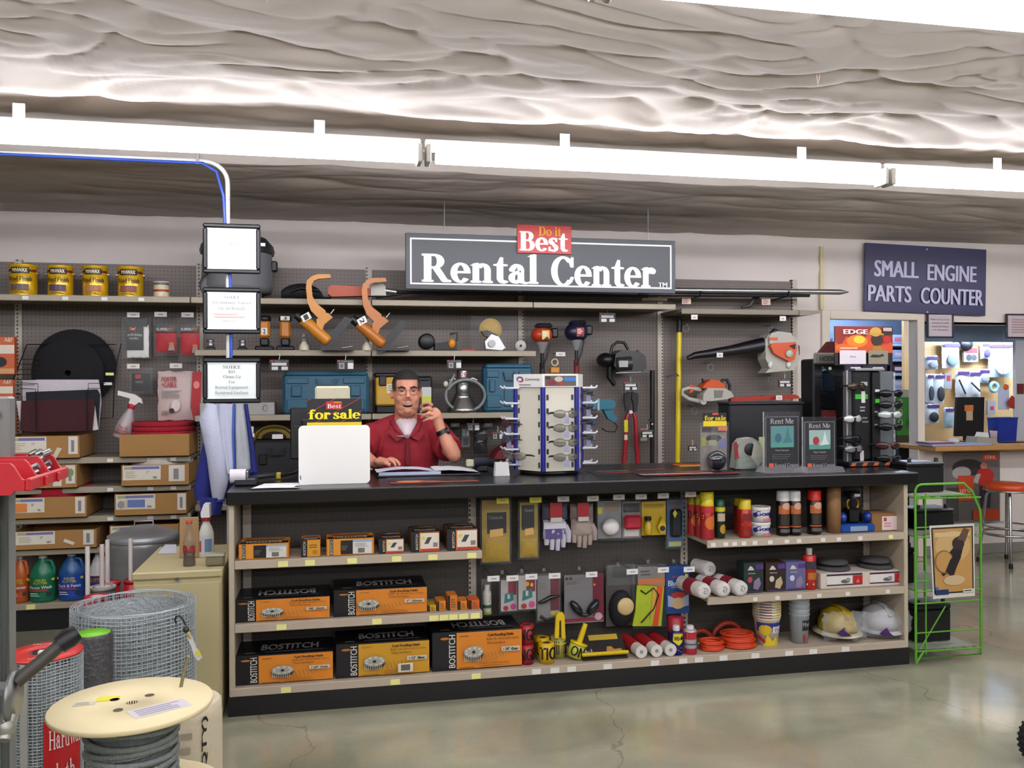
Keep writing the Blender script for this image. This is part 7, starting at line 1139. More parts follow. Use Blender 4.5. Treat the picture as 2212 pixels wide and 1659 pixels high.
# --- second dark eyewear display behind it
a,b,z0,z1 = bx(1757,1812,768,1000,4.85); t = T('dark_display','black sign topped display case with a mirror behind the flyers','display',((a+b)/2,4.85,z)); part(t,'case',MB().box(a,b+.05,4.85,5.0,z,z1-.02,.01),C('#17161b',.35)); part(t,'cap',MB().box(a-.004,b+.02,4.83,4.849,Z(1780,787,4.85),Z(1780,762,4.85),.014),C('#6e6c66',.4)); decal(t,front(a-.004,b+.02,4.83,Z(1780,787,4.85),Z(1780,762,4.85)),[('b','HODGES',.55,.5,.75,.45,'#403e3a')]); part(t,'roof',MB().prism(pp(4.86,[(1772,762),(1792,738),(1812,738),(1812,762)]),4.86,4.9),C('#5c2228',.5)); part(t,'mirror',MB().prism(pp(4.845,[(1776,790),(1803,815),(1803,846),(1776,842)]),4.844,4.849),C('#9fb4c4',.06,1.)); part(t,'lower_tray',MB().prism(pp(4.845,[(1772,850),(1803,856),(1803,885),(1772,880)]),4.835,4.849),C('#101216',.3)); part(t,'red_base',MB().box(X(1775,4.84),X(1803,4.84),4.83,4.849,Z(1790,902,4.84),Z(1790,886,4.84)),C('#6a2226',.5)); part(t,'knob',MB().cyl(at(1793,796,4.85),at(1793,796,4.835),.01,n=12),STEEL)
# ================================================================== THE MAN BEHIND THE COUNTER
def fuse(o,vox,it=3,fac=.5):
    """one continuous skin out of overlapping volumes"""
    m = o.modifiers.new('r','REMESH'); m.mode = 'VOXEL'; m.voxel_size = vox
    s = o.modifiers.new('s','SMOOTH'); s.factor = fac; s.iterations = it
    me = bpy.data.meshes.new_from_object(o.evaluated_get(bpy.context.evaluated_depsgraph_get())); o.modifiers.clear(); o.data = me
    me.polygons.foreach_set('use_smooth',[True]*len(me.polygons)); return o
H = at(878,848,5.2)                      # middle of the head
def hp(x,y,z): return H+Vector((x,y,z))
SKIN = C('#c99077',.5,0,.1,18,.12,80); SHIRT = C('#9a1c2f',.8,0,.06,12,.3,45)
N = at(876,914,5.27)                     # pit of the neck
sl,sr = Vector((N.x+.19,5.3,N.z-.07)),Vector((N.x-.2,5.3,N.z-.08))
elb = at(981,984,5.04); wr = at(951,925,5.06); elb2 = Vector((X(772,5.12),5.12,CT+.1)); wr2 = at(812,1003,4.97)
mb = MB()
mb.ell(hp(0,.015,.045),(.079,.098,.088)); mb.ell(hp(0,-.016,-.03),(.075,.08,.098)); mb.ell(hp(0,-.022,-.078),(.07,.062,.05)); mb.ell(hp(0,-.066,-.103),(.03,.024,.023)); mb.ell(hp(0,-.028,-.112),(.058,.05,.034))
for s in (-1,1):
    mb.ell(hp(s*.038,-.064,-.032),(.027,.02,.028)); mb.ell(hp(s*.084,.012,-.008),(.01,.02,.032),12,8,Matrix.Rotation(s*.3,3,'Z')); mb.ell(hp(s*.013,-.094,-.036),(.011,.012,.009),10,8)
    mb.tube([hp(s*.012,-.088,.024),hp(s*.035,-.086,.03),hp(s*.056,-.068,.024)],[.009,.01,.008],8)
    mb.ell(hp(s*.033,-.0815,.0155),(.0155,.0075,.0058),12,8)
    mb.tube([hp(s*.016,-.088,-.004),hp(s*.033,-.088,-.01),hp(s*.05,-.076,-.004)],[.005,.006,.005],6)
mb.tube([hp(0,-.083,.026),hp(0,-.096,.0),hp(0,-.107,-.03)],[.012,.013,.017],10)
mb.tube([hp(-.03,-.08,-.066),hp(0,-.093,-.058),hp(.03,-.08,-.066)],[.006,.009,.006],8); mb.tube([hp(-.028,-.076,-.084),hp(0,-.086,-.091),hp(.028,-.076,-.084)],[.006,.008,.006],8)
mb.tube([hp(0,.02,-.07),hp(0,.035,-.13),Vector((N.x,5.27,N.z-.03))],[.066,.066,.075],16)
mb.ell((N.x,5.29,N.z-.2),(.17,.11,.2)); mb.ell((N.x,5.29,N.z-.45),(.16,.12,.2))
for s,a_ in ((1,sl),(-1,sr)): mb.tube([Vector((N.x,5.29,N.z-.03)),a_],[.06,.055],10)
mb.tube([sl,sl.lerp(elb,.5),elb],[.052,.05,.042],12); mb.ell(elb,(.04,.042,.042)); mb.tube([elb,elb.lerp(wr,.3),elb.lerp(wr,.7),wr],[.044,.047,.036,.029],14)
mb.tube([sr,elb2],[.052,.045],12); mb.ell(elb2,(.045,.045,.045)); mb.tube([elb2,elb2.lerp(wr2,.4),wr2],[.045,.042,.029],12)
for s in (-1,1): mb.tube([(N.x+s*.09,5.32,N.z-.5),(N.x+s*.1,5.32,.45),(N.x+s*.1,5.34,.1)],[.09,.06,.045],12); mb.ell((N.x+s*.1,5.3,.05),(.045,.12,.04))
# raised hand: palm beside the cheek, four fingers stacked and pointing to the ear, thumb towards the cheek
pc = at(941,897,5.06); mb.ell(pc,(.036,.02,.048),14,10,Matrix.Rotation(math.radians(-18),3,'Y')); mb.tube([wr,pc+Vector((.012,.004,-.02)),pc],[.029,.031,.034],12)
for k,(q0,q1,q2,q3) in enumerate((((934,876),(923,869),(914,872),(909,879)),((934,886),(922,881),(914,884),(909,891)),((936,896),(924,893),(916,897),(911,902)),((939,906),(928,904),(920,907),(915,910)))):
    dd = 5.045+.003*k; mb.tube([at(*q0,dd),at(*q1,dd-.012),at(*q2,dd-.006),at(*q3,dd+.012)],[.012,.0105,.0095,.0085] if k < 3 else [.01,.009,.008,.0072],10); mb.ell(at(*q3,dd+.012),(.0085,)*3,8,6)
mb.tube([pc+Vector((0,.02,.01)),at(926,884,5.095),at(914,888,5.1)],[.014,.012,.009],10)
# resting hand on the page
pc2 = at(824,994,4.92); pc2.z = CT+.062; mb.ell(pc2,(.045,.042,.022),14,10); mb.tube([wr2,pc2],[.029,.03],12)
for k,(dx,dy,l) in enumerate(((.028,-.045,.9),(.046,-.03,1.),(.052,-.008,.95),(.05,.014,.8))):
    b0 = pc2+Vector((dx*.6,dy*.8,.004)); u = Vector((.75,-.45+.18*k,0)).normalized(); mb.tube([b0,b0+u*.03*l+Vector((0,0,.012)),b0+u*.056*l+Vector((0,0,.0)),b0+u*.072*l+Vector((0,0,-.02))],[.0115,.0105,.0095,.0085],10); mb.ell(b0+u*.072*l+Vector((0,0,-.02)),(.0085,)*3,8,6)
mb.tube([pc2+Vector((-.0,-.03,0)),pc2+Vector((.02,-.06,-.004)),pc2+Vector((.045,-.07,-.016))],[.014,.0115,.009],10)
man = solo('person','man in a dark red polo shirt behind the counter, hand raised to his ear','person',mb,SKIN); fuse(man,.0048,3,.45)
# clothes
def worn(name,mb,m,vox=.008,it=4,label=None): return fuse(part(man,name,mb,m,label),vox,it)
mb = MB(); mb.ell((N.x,5.29,N.z-.2),(.205,.14,.22)); mb.ell((N.x,5.28,N.z-.45),(.215,.17,.25)); mb.ell((N.x,5.29,N.z-.62),(.2,.16,.15))
for s,a_ in ((1,sl),(-1,sr)):
    mb.tube([Vector((N.x+s*.03,5.3,N.z-.005)),Vector((N.x+s*.1,5.3,N.z-.035)),a_],[.07,.075,.078],14); mb.ell(a_,(.085,.085,.085))
e1 = sl.lerp(elb,.72); mb.tube([sl,sl.lerp(elb,.4),e1],[.082,.082,.084],16); e2 = sr.lerp(elb2,.8); mb.tube([sr,e2],[.082,.084],16)
shirt = worn('polo_shirt',mb,SHIRT)
mb = MB()
for s in (-1,1):
    mb.tube([Vector((N.x+s*.022,N.y-.118,N.z-.075)),Vector((N.x+s*.06,N.y-.1,N.z-.035)),Vector((N.x+s*.082,N.y-.02,N.z+.01)),Vector((N.x+s*.05,N.y+.07,N.z+.03)),Vector((N.x,N.y+.09,N.z+.032))],[.01,.016,.02,.02,.02],10)
    mb.add([(N.x+s*.018,N.y-.12,N.z-.075),(N.x+s*.05,N.y-.105,N.z-.03),(N.x+s*.085,N.y-.06,N.z-.005),(N.x+s*.115,N.y-.085,N.z-.045),(N.x+s*.065,N.y-.135,N.z-.1)],[(0,1,2,3,4)])
mb.xf(Matrix.Identity(4)); part(man,'collar',mb,C('#90192a',.8,0,.06,12,.3,45))
mb = MB(); mb.tube([Vector((N.x,N.y-.112,N.z-.075)),Vector((N.x,N.y-.07,N.z-.03)),Vector((N.x,N.y-.04,N.z+.0))],[.02,.05,.07],14); worn('undershirt',mb,C('#d8c9cc',.8),.006,2)
mb = MB(); mb.ell((N.x,5.29,N.z-.62),(.2,.16,.16))
for s in (-1,1): mb.tube([(N.x+s*.09,5.31,N.z-.6),(N.x+s*.105,5.32,.45),(N.x+s*.105,5.34,.06)],[.11,.085,.07],16)
worn('trousers',mb,C('#23252e',.85),.012,4)
for s in (-1,1): part(man,'shoe',MB().ell((N.x+s*.105,5.28,.045),(.055,.14,.045),16,10),BLK)
# hair: a cap of short hair with greying sides
def hair(cond,k,name,m):
    mb = MB(); n,mm = 40,24; c = hp(0,.016,.042); R_ = (.083*k,.103*k,.094*k); vs = []
    for j in range(mm+1):
        for i in range(n):
            a_,b_ = 2*math.pi*i/n,math.pi*j/mm; e = 1+.02*noise.noise((i*.9,j*.9,3)); vs.append(c+Vector((R_[0]*math.sin(b_)*math.cos(a_)*e,R_[1]*math.sin(b_)*math.sin(a_)*e,-R_[2]*math.cos(b_)*e)))
    fs = []
    for j in range(mm):
        for i in range(n):
            f = (j*n+i,j*n+(i+1) % n,(j+1)*n+(i+1) % n,(j+1)*n+i); q = sum((vs[v] for v in f),Vector())/4-H
            if cond(q): fs.append(f)
    mb.add(vs,fs,True); return part(man,name,mb,m)
hair(lambda q: q.z > (.082 if q.y < -.03 else .05) and q.z > .05,1.02,'hair_top',C('#1d1815',.7,0,.3,60,.5,200)); hair(lambda q: (q.z > (-.06 if q.y > .05 else (-.005 if q.y > .0 else (.02 if q.y > -.045 else .09)))) and q.z < .09,1.0,'hair_sides',C('#4b443f',.75,0,.35,60,.5,200))
for s in (-1,1):
    ey = part(man,'eye',MB().ell(hp(s*.033,-.0825,.009),(.0115,.0055,.0036),12,8),C('#6b5c55',.4)); part(ey,'iris',MB().ell(hp(s*.033,-.0868,.009),(.005,.0025,.0043),10,6),C('#2a211c',.2)); part(man,'eyebrow',MB().tube([hp(s*.014,-.098,.026),hp(s*.034,-.0985,.034),hp(s*.056,-.078,.028)],[.0045,.006,.0035],6),C('#221a16',.8))
part(man,'mouth',MB().ell(hp(0,-.087,-.0745),(.027,.007,.0105),14,8),C('#3a1715',.5)); part(man,'teeth',MB().ell(hp(0,-.0915,-.0685),(.019,.004,.0032),12,6),C('#d5c8bb',.3))
sp = part(man,'spectacles',MB().tube([hp(-.01,-.108,.012),hp(0,-.112,.016),hp(.01,-.108,.012)],.0013,5),C('#77706c',.3,.8))
for s in (-1,1):
    part(sp,'rim',MB().torus(hp(s*.034,-.106,.006),0.023,.0008,22,5,'y',1.,.72),C('#77706c',.3,.8)); part(sp,'lens',MB().lathe([(0,0),(.0225,0),(.0225,.001),(0,.001)],hp(s*.034,-.1065,.006),20,'y',sy=.72),clear('#c9d2d6',.05,.03)); part(sp,'temple',MB().tube([hp(s*.057,-.105,.01),hp(s*.08,-.06,.012),hp(s*.09,.005,.012)],.0016,5),C('#3a3634',.4))
wd = (wr-elb).normalized(); wc = elb.lerp(wr,.86); wt = part(man,'wristwatch',MB().tube([wc-wd*.013,wc+wd*.013],[.0385,.0365],18),C('#15161c',.4)); part(wt,'watch_face',MB().ell(wc+Vector((.03,-.026,.004)),(.014,.01,.017),12,8),C('#2b2c36',.2))
q = at(868,942,5.13); part(man,'pen_clip',MB().tube([q+Vector((-.03,-.016,.0)),q+Vector((0,-.026,0)),q+Vector((.022,-.02,-.004))],[.003,.006,.004],8),C('#8f8a88',.3,.6)); part(man,'placket',MB().box(N.x-.012,N.x+.012,5.13,5.145,N.z-.24,N.z-.1,.002),C('#7a1524',.8))
# ================================================================== NEAR THE CAMERA, LEFT
def onz(px,py,z):
    r = FW + RT*((px-HX)/FPX) - UP*((py-HY)/FPX); t = (z-EYE)/r.z; return Vector((r.x*t,r.y*t,z))
CBZ = .695; CAB = C('#b8ad88',.45,0,.04,5)
t = T('file_cabinet','beige metal file cabinet beside the end of the counter','cabinet',(-.67,4.55,0)); part(t,'body',MB().box(-.865,-.485,4.235,4.88,.01,CBZ-.03,.003),CAB); part(t,'top',MB().box(-.87,-.48,4.222,4.885,CBZ-.035,CBZ,.006),CAB)
part(t,'front_panel',MB().box(-.859,-.491,4.222,4.2345,.03,.64,.004),CAB)
part(t,'lock',MB().cyl((-.675,4.222,.66),(-.675,4.214,.66),.009,n=12),STEEL)
# on the cabinet
p = onz(409,1222,CBZ); t = T('soda_bottle','glass soda bottle with red cap and dark drink on the cabinet','bottle',p); GLS = C('#9a8f80',.08,0,.05,10,0,60,.35)
part(t,'drink',MB().lathe([(0,.002),(.026,.003),(.027,.02),(.0245,.045),(.026,.07),(0,.07)],p,20),C('#2a1013',.15)); part(t,'glass',MB().lathe([(.027,0),(.0285,.006),(.0285,.02),(.0265,.045),(.0285,.075),(.0275,.11),(.018,.145),(.0125,.175),(.0125,.2),(.014,.202)],p,20),GLS); part(t,'cap',MB().lathe([(.0145,.198),(.015,.2),(.0135,.21),(0,.211)],p,16),C('#b5402f',.35)); decal(t,cylmap(p,.0285,.055,.1,200,340),[('e',.25,.6,.22,.4,'#9a2a30'),('e',.75,.6,.22,.4,'#9a2a30'),('l',.2,.4,.8,.8,2,'#c9a9a0')],'print',True)
p = onz(446,1203,CBZ); t = T('cleaner_spray','white cleaner spray bottle with red collar on the cabinet','spray bottle',p); part(t,'body',MB().lathe([(0,0),(.035,0),(.037,.006),(.036,.12),(.026,.15),(.016,.17),(.016,.18)],p,22,sy=.75),C('#cfcdc4',.4)); part(t,'collar',MB().lathe([(.021,.178),(.021,.2),(.017,.203)],p,16),C('#b02a3a',.4)); part(t,'trigger_head',MB().prism([(p.x-.018,p.z+.2),(p.x-.02,p.z+.225),(p.x-.006,p.z+.265),(p.x+.02,p.z+.265),(p.x+.022,p.z+.2)],p.y-.05,p.y+.02),C('#dcdcd8',.35)); decal(t,lambda u,v,k: p+Vector(((.036+.0004*k)*math.cos(math.radians(200+140*u)),.75*(.037+.0004*k)*math.sin(math.radians(200+140*u)),.02+.09*v)),[('r',.1,0,.9,1,'#c9c9cc'),('r',.45,.1,.85,.8,'#6f8aa8'),('r',.1,.1,.25,.7,'#b5505a')],'print',True)
p = onz(404,1212,CBZ); solo('brown_sleeve','plain brown cardboard sleeve standing behind the soda bottle','cardboard',MB().box(p.x-.045,p.x+.045,p.y+.07,p.y+.08,CBZ+.001,CBZ+.2,.003),C('#a98a66',.8))
p = onz(466,1224,CBZ); t = T('plastic_tub','small clear rectangular food tub at the cabinet corner','tub',p); part(t,'box',MB().box(p.x-.045,p.x+.035,p.y,p.y+.07,CBZ+.001,CBZ+.045,.008),C('#8d8a70',.3,0,.25,30,0,60,.7)); part(t,'lid',MB().box(p.x-.048,p.x+.038,p.y-.003,p.y+.073,CBZ+.045,CBZ+.056,.004),C('#b9b6a4',.3,0,.1,20,0,60,.7)); part(t,'contents',MB().box(p.x-.04,p.x+.02,p.y+.005,p.y+.06,CBZ+.004,CBZ+.03,.008),C('#b0793a',.6))
a_ = onz(345,1192,CBZ); solo('paper_sheet','white paper lying at the back of the cabinet top','paper',MB().add([onz(340,1196,CBZ+.002),onz(381,1195,CBZ+.002),onz(381,1176,CBZ+.002),onz(357,1176,CBZ+.002)],[(0,1,2,3)]),C('#c9cbd2',.7))
# galvanised bin
c = Vector((X(311,5.35,1170),5.35,0)); ht = Z(311,1168,5.35-.17); GAL = C('#a3a6a8',.38,.5,.15,14,.25,30); t = T('galvanised_bin','galvanised steel dustbin with ridged lid beside the pad cartons','dustbin',c); r = .185
part(t,'drum',MB().lathe([(0,0),(r*.86,0),(r*.88,.02),(r*.92,ht*.4),(r*.925,ht*.42),(r*.93,ht*.44),(r*.97,ht*.9),(r,ht*.93),(r,ht),(r*.98,ht)],c,36),GAL); part(t,'lid',MB().lathe([(r*1.04,ht-.02),(r*1.05,ht-.015),(r*1.05,ht+.01),(r*.98,ht+.014),(r*.8,ht+.03),(r*.78,ht+.026),(r*.6,ht+.045),(r*.58,ht+.041),(r*.4,ht+.056),(r*.2,ht+.06),(0,ht+.062)],c,36),GAL); part(t,'lid_handle',MB().tube([c+Vector((-.05,0,ht+.055)),c+Vector((-.05,0,ht+.085)),c+Vector((.05,0,ht+.085)),c+Vector((.05,0,ht+.055))],.006,6),GAL)
# jugs on the base deck
def jug(px0,px1,pt,hexa,label,prints,d=6.06,lh='#cfcac2',alpha=1.):
    a,b = X(px0,d,1250),X(px1,d,1250); r = (b-a)/2; z0 = .179; h = Z((px0+px1)/2,pt,d)-z0; c = Vector(((a+b)/2,d,z0)); m = C(hexa,.3); t = T('cleaner_jug',label,'jug',c,0,'gallon jugs on the base shelf')
    part(t,'body',MB().lathe([(0,0),(r*.93,0),(r,.01),(r,h*.55),(r*.93,h*.64),(r*.62,h*.8),(r*.32,h*.9),(r*.28,h*.94)],c,26,sy=.8),m); part(t,'handle',MB().tube([c+Vector((r*.3,-.01,h*.88)),c+Vector((r*.72,-.015,h*.86)),c+Vector((r*.9,-.015,h*.72)),c+Vector((r*.88,-.01,h*.58))],[.011,.012,.012,.012],8),m); part(t,'cap',MB().lathe([(r*.34,h*.92),(r*.34,h),(0,h)],c,16),C(lh,.4))
    decal(t,lambda u,v,k: c+Vector(((r+.0006+.0004*k)*math.cos(math.radians(200+140*u)),.8*(r+.001+.0004*k)*math.sin(math.radians(200+140*u)),h*(.08+.46*v))),prints,'print',True)
KK = lambda bg,t1: [('r',0,0,1,1,bg),('b','KRUD',.5,.86,.34,.11,'#c9c23a'),('b','KUTTER',.5,.73,.42,.1,'#c9c23a'),('b',t1,.5,.54,.7,.14,'#d5d8d6'),('r',.15,.36,.7,.42,'#b5454a'),('l',.2,.1,.6,.3,2,'#b9c0c9'),('r',.68,.16,.84,.32,'#3a3d44'),('e',.12,.88,.06,.06,'#c9a63a'),('e',.88,.88,.06,.06,'#c9c23a')]
jug(27,62,1198,'#b5622a','orange cleaner jug at the end of the base shelf',KK('#b5581f','Cleaner')); jug(65,121,1197,'#1f7a5c','green cleaner jug between the orange and blue ones',KK('#177250','House Wash')); jug(127,183,1192,'#2f5f96','blue deck and fence cleaner jug',KK('#1f4fa8','Deck & Fence')); jug(193,230,1190,'#c4c2c4','white jug with gold and purple label',[('r',.1,.1,.9,.9,'#4a3566'),('b','KUTTER',.5,.7,.6,.16,'#b59a3a'),('r',.1,.1,.9,.4,'#b9b4bd')]); jug(233,268,1192,'#b9b7c4','pale jug half behind the dustbin',[('r',.1,.1,.9,.8,'#5a5a86')])
# stretch film rolls with rods
for k,(px,py,d,r,h1,l,cap) in enumerate(((222,1268,4.82,.062,'#5b5a5c','white topped dark film roll in front of the jugs','#cfcac4'),(209,1288,4.62,.055,'#b02030','red ringed film roll behind the wire coil','#c9b8b4'),(190,1303,4.45,.055,'#a81d2c','red ringed film roll nearest the wire coil edge','#b02030'),(238,1258,5.02,.05,'#b02030','red film roll behind the white topped one','#d0a0a0'),(287,1253,5.0,.045,'#b5202e','red film roll against the beige cabinet','#d0a0a0'))):
    p = at(px,py,d); c = Vector((p.x,d,0)); t = T('film_roll',l,'film roll',c,0,'stretch film rolls on end'); part(t,'roll',MB().lathe([(r*.3,0),(r,0),(r,p.z-.004),(r*.3,p.z-.004)],c,24),C(h1,.35)); part(t,'end_ring',MB().lathe([(r*.62,p.z-.01),(r*1.04,p.z-.012),(r*1.04,p.z+.004),(r*.62,p.z+.004),(r*.62,p.z-.01)],c,24),C(h1 if k else '#8d8a88',.4)); part(t,'core_end',MB().lathe([(0,p.z),(r*(.95 if k == 0 else .62),p.z+(.0045 if k == 0 else 0))],c,22),C(cap,.6))
for k,(px,p0,d,l) in enumerate(((189,1181,4.75,'white rod standing in the red film roll beside the blue jug'),(220,1176,4.83,'pinkish rod standing behind the white topped roll'),(232,1166,5.02,'tallest white rod in front of the white jugs'),(282,1163,5.0,'white rod standing by the beige cabinet'))): p = at(px,p0,d); solo('plastic_rod',l,'rod',MB().cyl((p.x,d,0),(p.x,d,p.z),.0115,n=12),C('#cbbdb8' if k == 1 else '#d2ccc8',.5),'rods standing by the film rolls')
# large roll of welded wire: rings and uprights of real wire over several turns
def wire_roll(name,label,c,r,h,ring_n,up_n,turns,wr,m,lay=.012):
    t = T(name,label,'wire roll',c)
    for k in range(turns):
        rr = r-lay*k; mb = MB(); seg = 44
        nr = ring_n if k == 0 else (ring_n//2 if k < 3 else 6)
        for j in range(nr+1): mb.tube([c+Vector((rr*math.cos(2*math.pi*i/seg),rr*math.sin(2*math.pi*i/seg),.004+(h-.006)*j/nr+.002*math.sin(i*.7+k))) for i in range(seg)],wr,3,closed=True)
        part(t,'ring_wires',mb,m,kind='stuff'); mb = MB(); nu = up_n if k == 0 else up_n//2
        for i in range(nu): q = 2*math.pi*(i+.3*k)/nu; mb.cyl(c+Vector((rr*math.cos(q),rr*math.sin(q),.002)),c+Vector((rr*math.cos(q),rr*math.sin(q),h)),wr*.9,n=3,cap=False)
        part(t,'upright_wires',mb,m,kind='stuff')
    part(t,'inner_turns',MB().lathe([(r-lay*turns,.0),(r-lay*turns,h*.97)],c,40),C('#a9afb0',.6,.1,.3,40,.8,90)); return t
GW = C('#c0c7ca',.4,.3,.1,20)
d = 3.6; ht = Z(290,1302,d); c = Vector((X(290,d,1302),d,0)); wire_roll('welded_wire_roll','large upright roll of galvanised welded wire mesh',c,.222,ht,52,80,4,.0019,GW,.009)
d = 2.72; ht = Z(95,1412,d); c = Vector((X(95,d,1412),d,0)); t = wire_roll('hardware_cloth_roll','upright roll of fine hardware cloth with red end card',c,.1,ht,90,56,3,.0014,GW,.008)
part(t,'end_card',MB().lathe([(.038,ht+.004),(.102,ht+.002),(.102,ht+.006),(.038,ht+.008),(.038,ht+.004)],c,32),C('#c4302a',.4)); decal(t,lambda u,v,k: c+Vector((-.1+.2*u,-.1+.2*v,ht+.0075+.0004*k)),[('s','Hardware',.5,.86,.5,.07,'#d9b9b0'),('s','cloth',.55,.14,.3,.07,'#d9b9b0')])
part(t,'strap',MB().box(c.x-.03,c.x-.012,c.y-.104,c.y-.101,.0,ht),C('#a9aaa2',.5)); part(t,'strap',MB().box(c.x-.012,c.x+.03,c.y-.02,c.y+.0,ht+.002,ht+.012,.002),C('#cfcdca',.5))
part(t,'red_label',MB().lathe([(.1045,.1),(.1045,ht-.16)],c,12,a0=285,a1=345),C('#b9242b',.4)); decal(t,cylmap(c,.105,.1,ht-.16,285,345),[('s','Hardware',.62,.9,1.0,.11,'#e2cfc9'),('s','cloth',.45,.72,.62,.11,'#e2cfc9'),('l',.1,.25,.9,.55,6,'#c98a86')],'print',True)
d = 3.2; ht = Z(200,1366,d); c = Vector((X(200,d,1366),d,0)); t = T('plastic_mesh_roll','dark roll of landscape mesh in clear wrap with bright green end','mesh roll',c); part(t,'roll',MB().lathe([(0,0),(.062,0),(.064,.01),(.064,ht-.01),(.06,ht-.001),(.0,ht-.001)],c,26),C('#3a3434',.35,0,.6,60,.8,70)); part(t,'end_label',MB().lathe([(0,ht+.001),(.056,ht+.0),(.056,ht-.004)],c,24),C('#7cc22c',.4)); part(t,'wrap',MB().lathe([(.066,.0),(.068,.2),(.066,ht*.6),(.069,ht-.03),(.064,ht+.004)],c,22),clear(a=.3,rough=.05))
# cable spool standing on a second one
PLY = C('#d9cca6',.6,0,.12,5)
def spool(c,h,R,r,label,n,dec):
    t = T('cable_spool',label,'spool',c,0,'wooden cable spools')
    for z in (0,h-.012): part(t,'flange',MB().lathe([(.014,z),(R-.002,z),(R,z+.003),(R,z+.009),(R-.002,z+.012),(.014,z+.012),(.014,z)],c,48),PLY)
    part(t,'drum',MB().lathe([(r*.96,.012),(r*.96,h-.012)],c,28),C('#6d7371',.6,.2,.2,50,.5,90)); part(t,'bore',MB().lathe([(.0142,.002),(.0142,h-.001)],c,16),C('#2a241c',.8)); CB = C('#868c8a',.5,.2,.15,60,.5,200)
    for k in range(n):
        z = .02+(h-.04)*(k+.5)/n; sl_ = .012*math.sin(k*2.3)
        part(t,'cable_turn',MB().tube([c+Vector(((r+.004*math.sin(k*1.7))*math.cos(q),(r+.004*math.sin(k*1.7))*math.sin(q),z+sl_*math.sin(q+k))) for q in [2*math.pi*i/28 for i in range(28)]],(h-.03)/n*.66,6,closed=True),CB)
    if dec:
        for q in (.9,2.6,4.3): part(t,'bolt_hole',MB().lathe([(0,h+.0006),(.011,h+.0006)],c+Vector((.05*math.cos(q),.05*math.sin(q),0)),14),C('#5b5040',.7))
        decal(t,lambda u,v,k: c+Vector((.03+.11*u-.03*v,-.11+.06*u+.05*v,h+.0004+.0002*k)),[('r',0,0,1,1,'#c9c4c8'),('l',.1,.1,.9,.9,4,'#8d889a')]); decal(t,lambda u,v,k: c+Vector((-.13+.1*u,-.0+.05*v,h+.0004+.0002*k)),[('r',.45,.4,.95,1,'#d8cf2c'),('r',0,.0,.5,.5,'#c9c4b0'),('l',.05,.05,.45,.45,2,'#8d8a7a')])
        part(t,'cable_end',MB().tube([c+Vector((.09,.085,h-.02)),c+Vector((.1,.085,h+.03)),c+Vector((.112,.08,h+.075))],.0045,6),C('#8f8a70',.4,.3))
    return t
d = 2.17; zt = Z(285,1517,d); c = Vector((X(285,d,1517),d,zt-.215)); spool(c,.215,.178,.094,'pale plywood spool of grey wire rope with stickers on top',17,True); spool(Vector((c.x+.02,c.y+.02,0)),zt-.217,.178,.1,'lower plywood cable spool under the wire rope spool',14,False)
# white sack behind the spool
p = at(415,1518,2.75); t = T('white_sack','white printed paper drum standing behind the cable spool','sack',(p.x,2.75,0)); cc = Vector((p.x-.02,2.8,0)); part(t,'body',MB().lathe([(0,0),(.095,0),(.1,.02),(.1,p.z-.05),(.097,p.z-.01),(.085,p.z),(.06,p.z-.02),(0,p.z-.04)],cc,24),C('#c8bda6',.7,0,.08,10,.6,18)); decal(t,cylmap(cc,.1015,0,p.z,250,340),[('b','(QTY)',.62,.8,.12,.3,'#2a2622',1),('l',.2,.55,.45,.9,5,'#a39a86')],'print',True)
# hook with tag on the wire roll
t = TP('bungee_hook','black coated hook with a white and yellow tag caught on the wire roll','hook',405,1425,3.4); d = 3.4; part(t,'hook',MB().tube([at(*q,d) for q in ((381,1347),(378,1340),(380,1332),(388,1330),(395,1338),(401,1350))],.0035,6),BLK); part(t,'ball',MB().ell(at(402,1360,d),(.012,.012,.012),10,8),C('#3a3318',.5)); part(t,'cord',MB().tube([at(402,1362,d),at(408,1370,d),at(412,1378,d)],.006,6),C('#b9a86a',.7)); part(t,'tag',MB().prism(pp(d,[(405,1378),(416,1376),(423,1398),(430,1405),(437,1420),(428,1428),(418,1415),(414,1398)]),d-.001,d+.001),C('#d2cdc6',.6)); part(t,'sticker',MB().prism(pp(d,[(422,1408),(430,1404),(434,1412),(426,1418)]),d-.0025,d-.0012),C('#d6cf3a',.6))
# grey rack post with red parts bin and lever at the edge
d = 1.95; GP = C('#8f918f',.4,.3,.08,8); t = T('tool_rack','grey steel rack post with a rubber gripped lever at the picture edge','rack',(X(0,d),d,0)); x1_ = X(21,d,1300); zt = Z(10,857,d); part(t,'post',MB().box(x1_-.14,x1_,d,d+.04,0,zt,.004),GP); part(t,'side_flange',MB().box(x1_-.012,x1_,d-.02,d-.001,0,zt-.19,.003),C('#5d625e',.4,.3)); part(t,'hinge',MB().box(x1_-.05,x1_-.015,d-.01,d-.001,Z(5,905,d),Z(5,885,d),.004),GP)
b0 = at(28,1490,d-.06); part(t,'bracket',MB().box(b0.x-.09,b0.x-.006,d-.09,d-.021,Z(10,1535,d),Z(10,1462,d),.01),C('#a3a5a4',.35,.5)); part(t,'washer',MB().lathe([(0,0),(.05,0),(.05,.008),(0,.008)],b0+Vector((0,-.01,-.01)),22,'x'),C('#8d8f8c',.35,.6)); part(t,'bolt',MB().cyl(b0+Vector((.0,-.02,-.045)),b0+Vector((-.0,-.05,-.08)),.016,.012,10),C('#a5a39a',.35,.6)); part(t,'screw_handle',MB().tube([at(8,1560,d-.1),at(14,1572,d-.1),at(10,1590,d-.1)],[.012,.018,.014],8),C('#a5a39a',.35,.6))
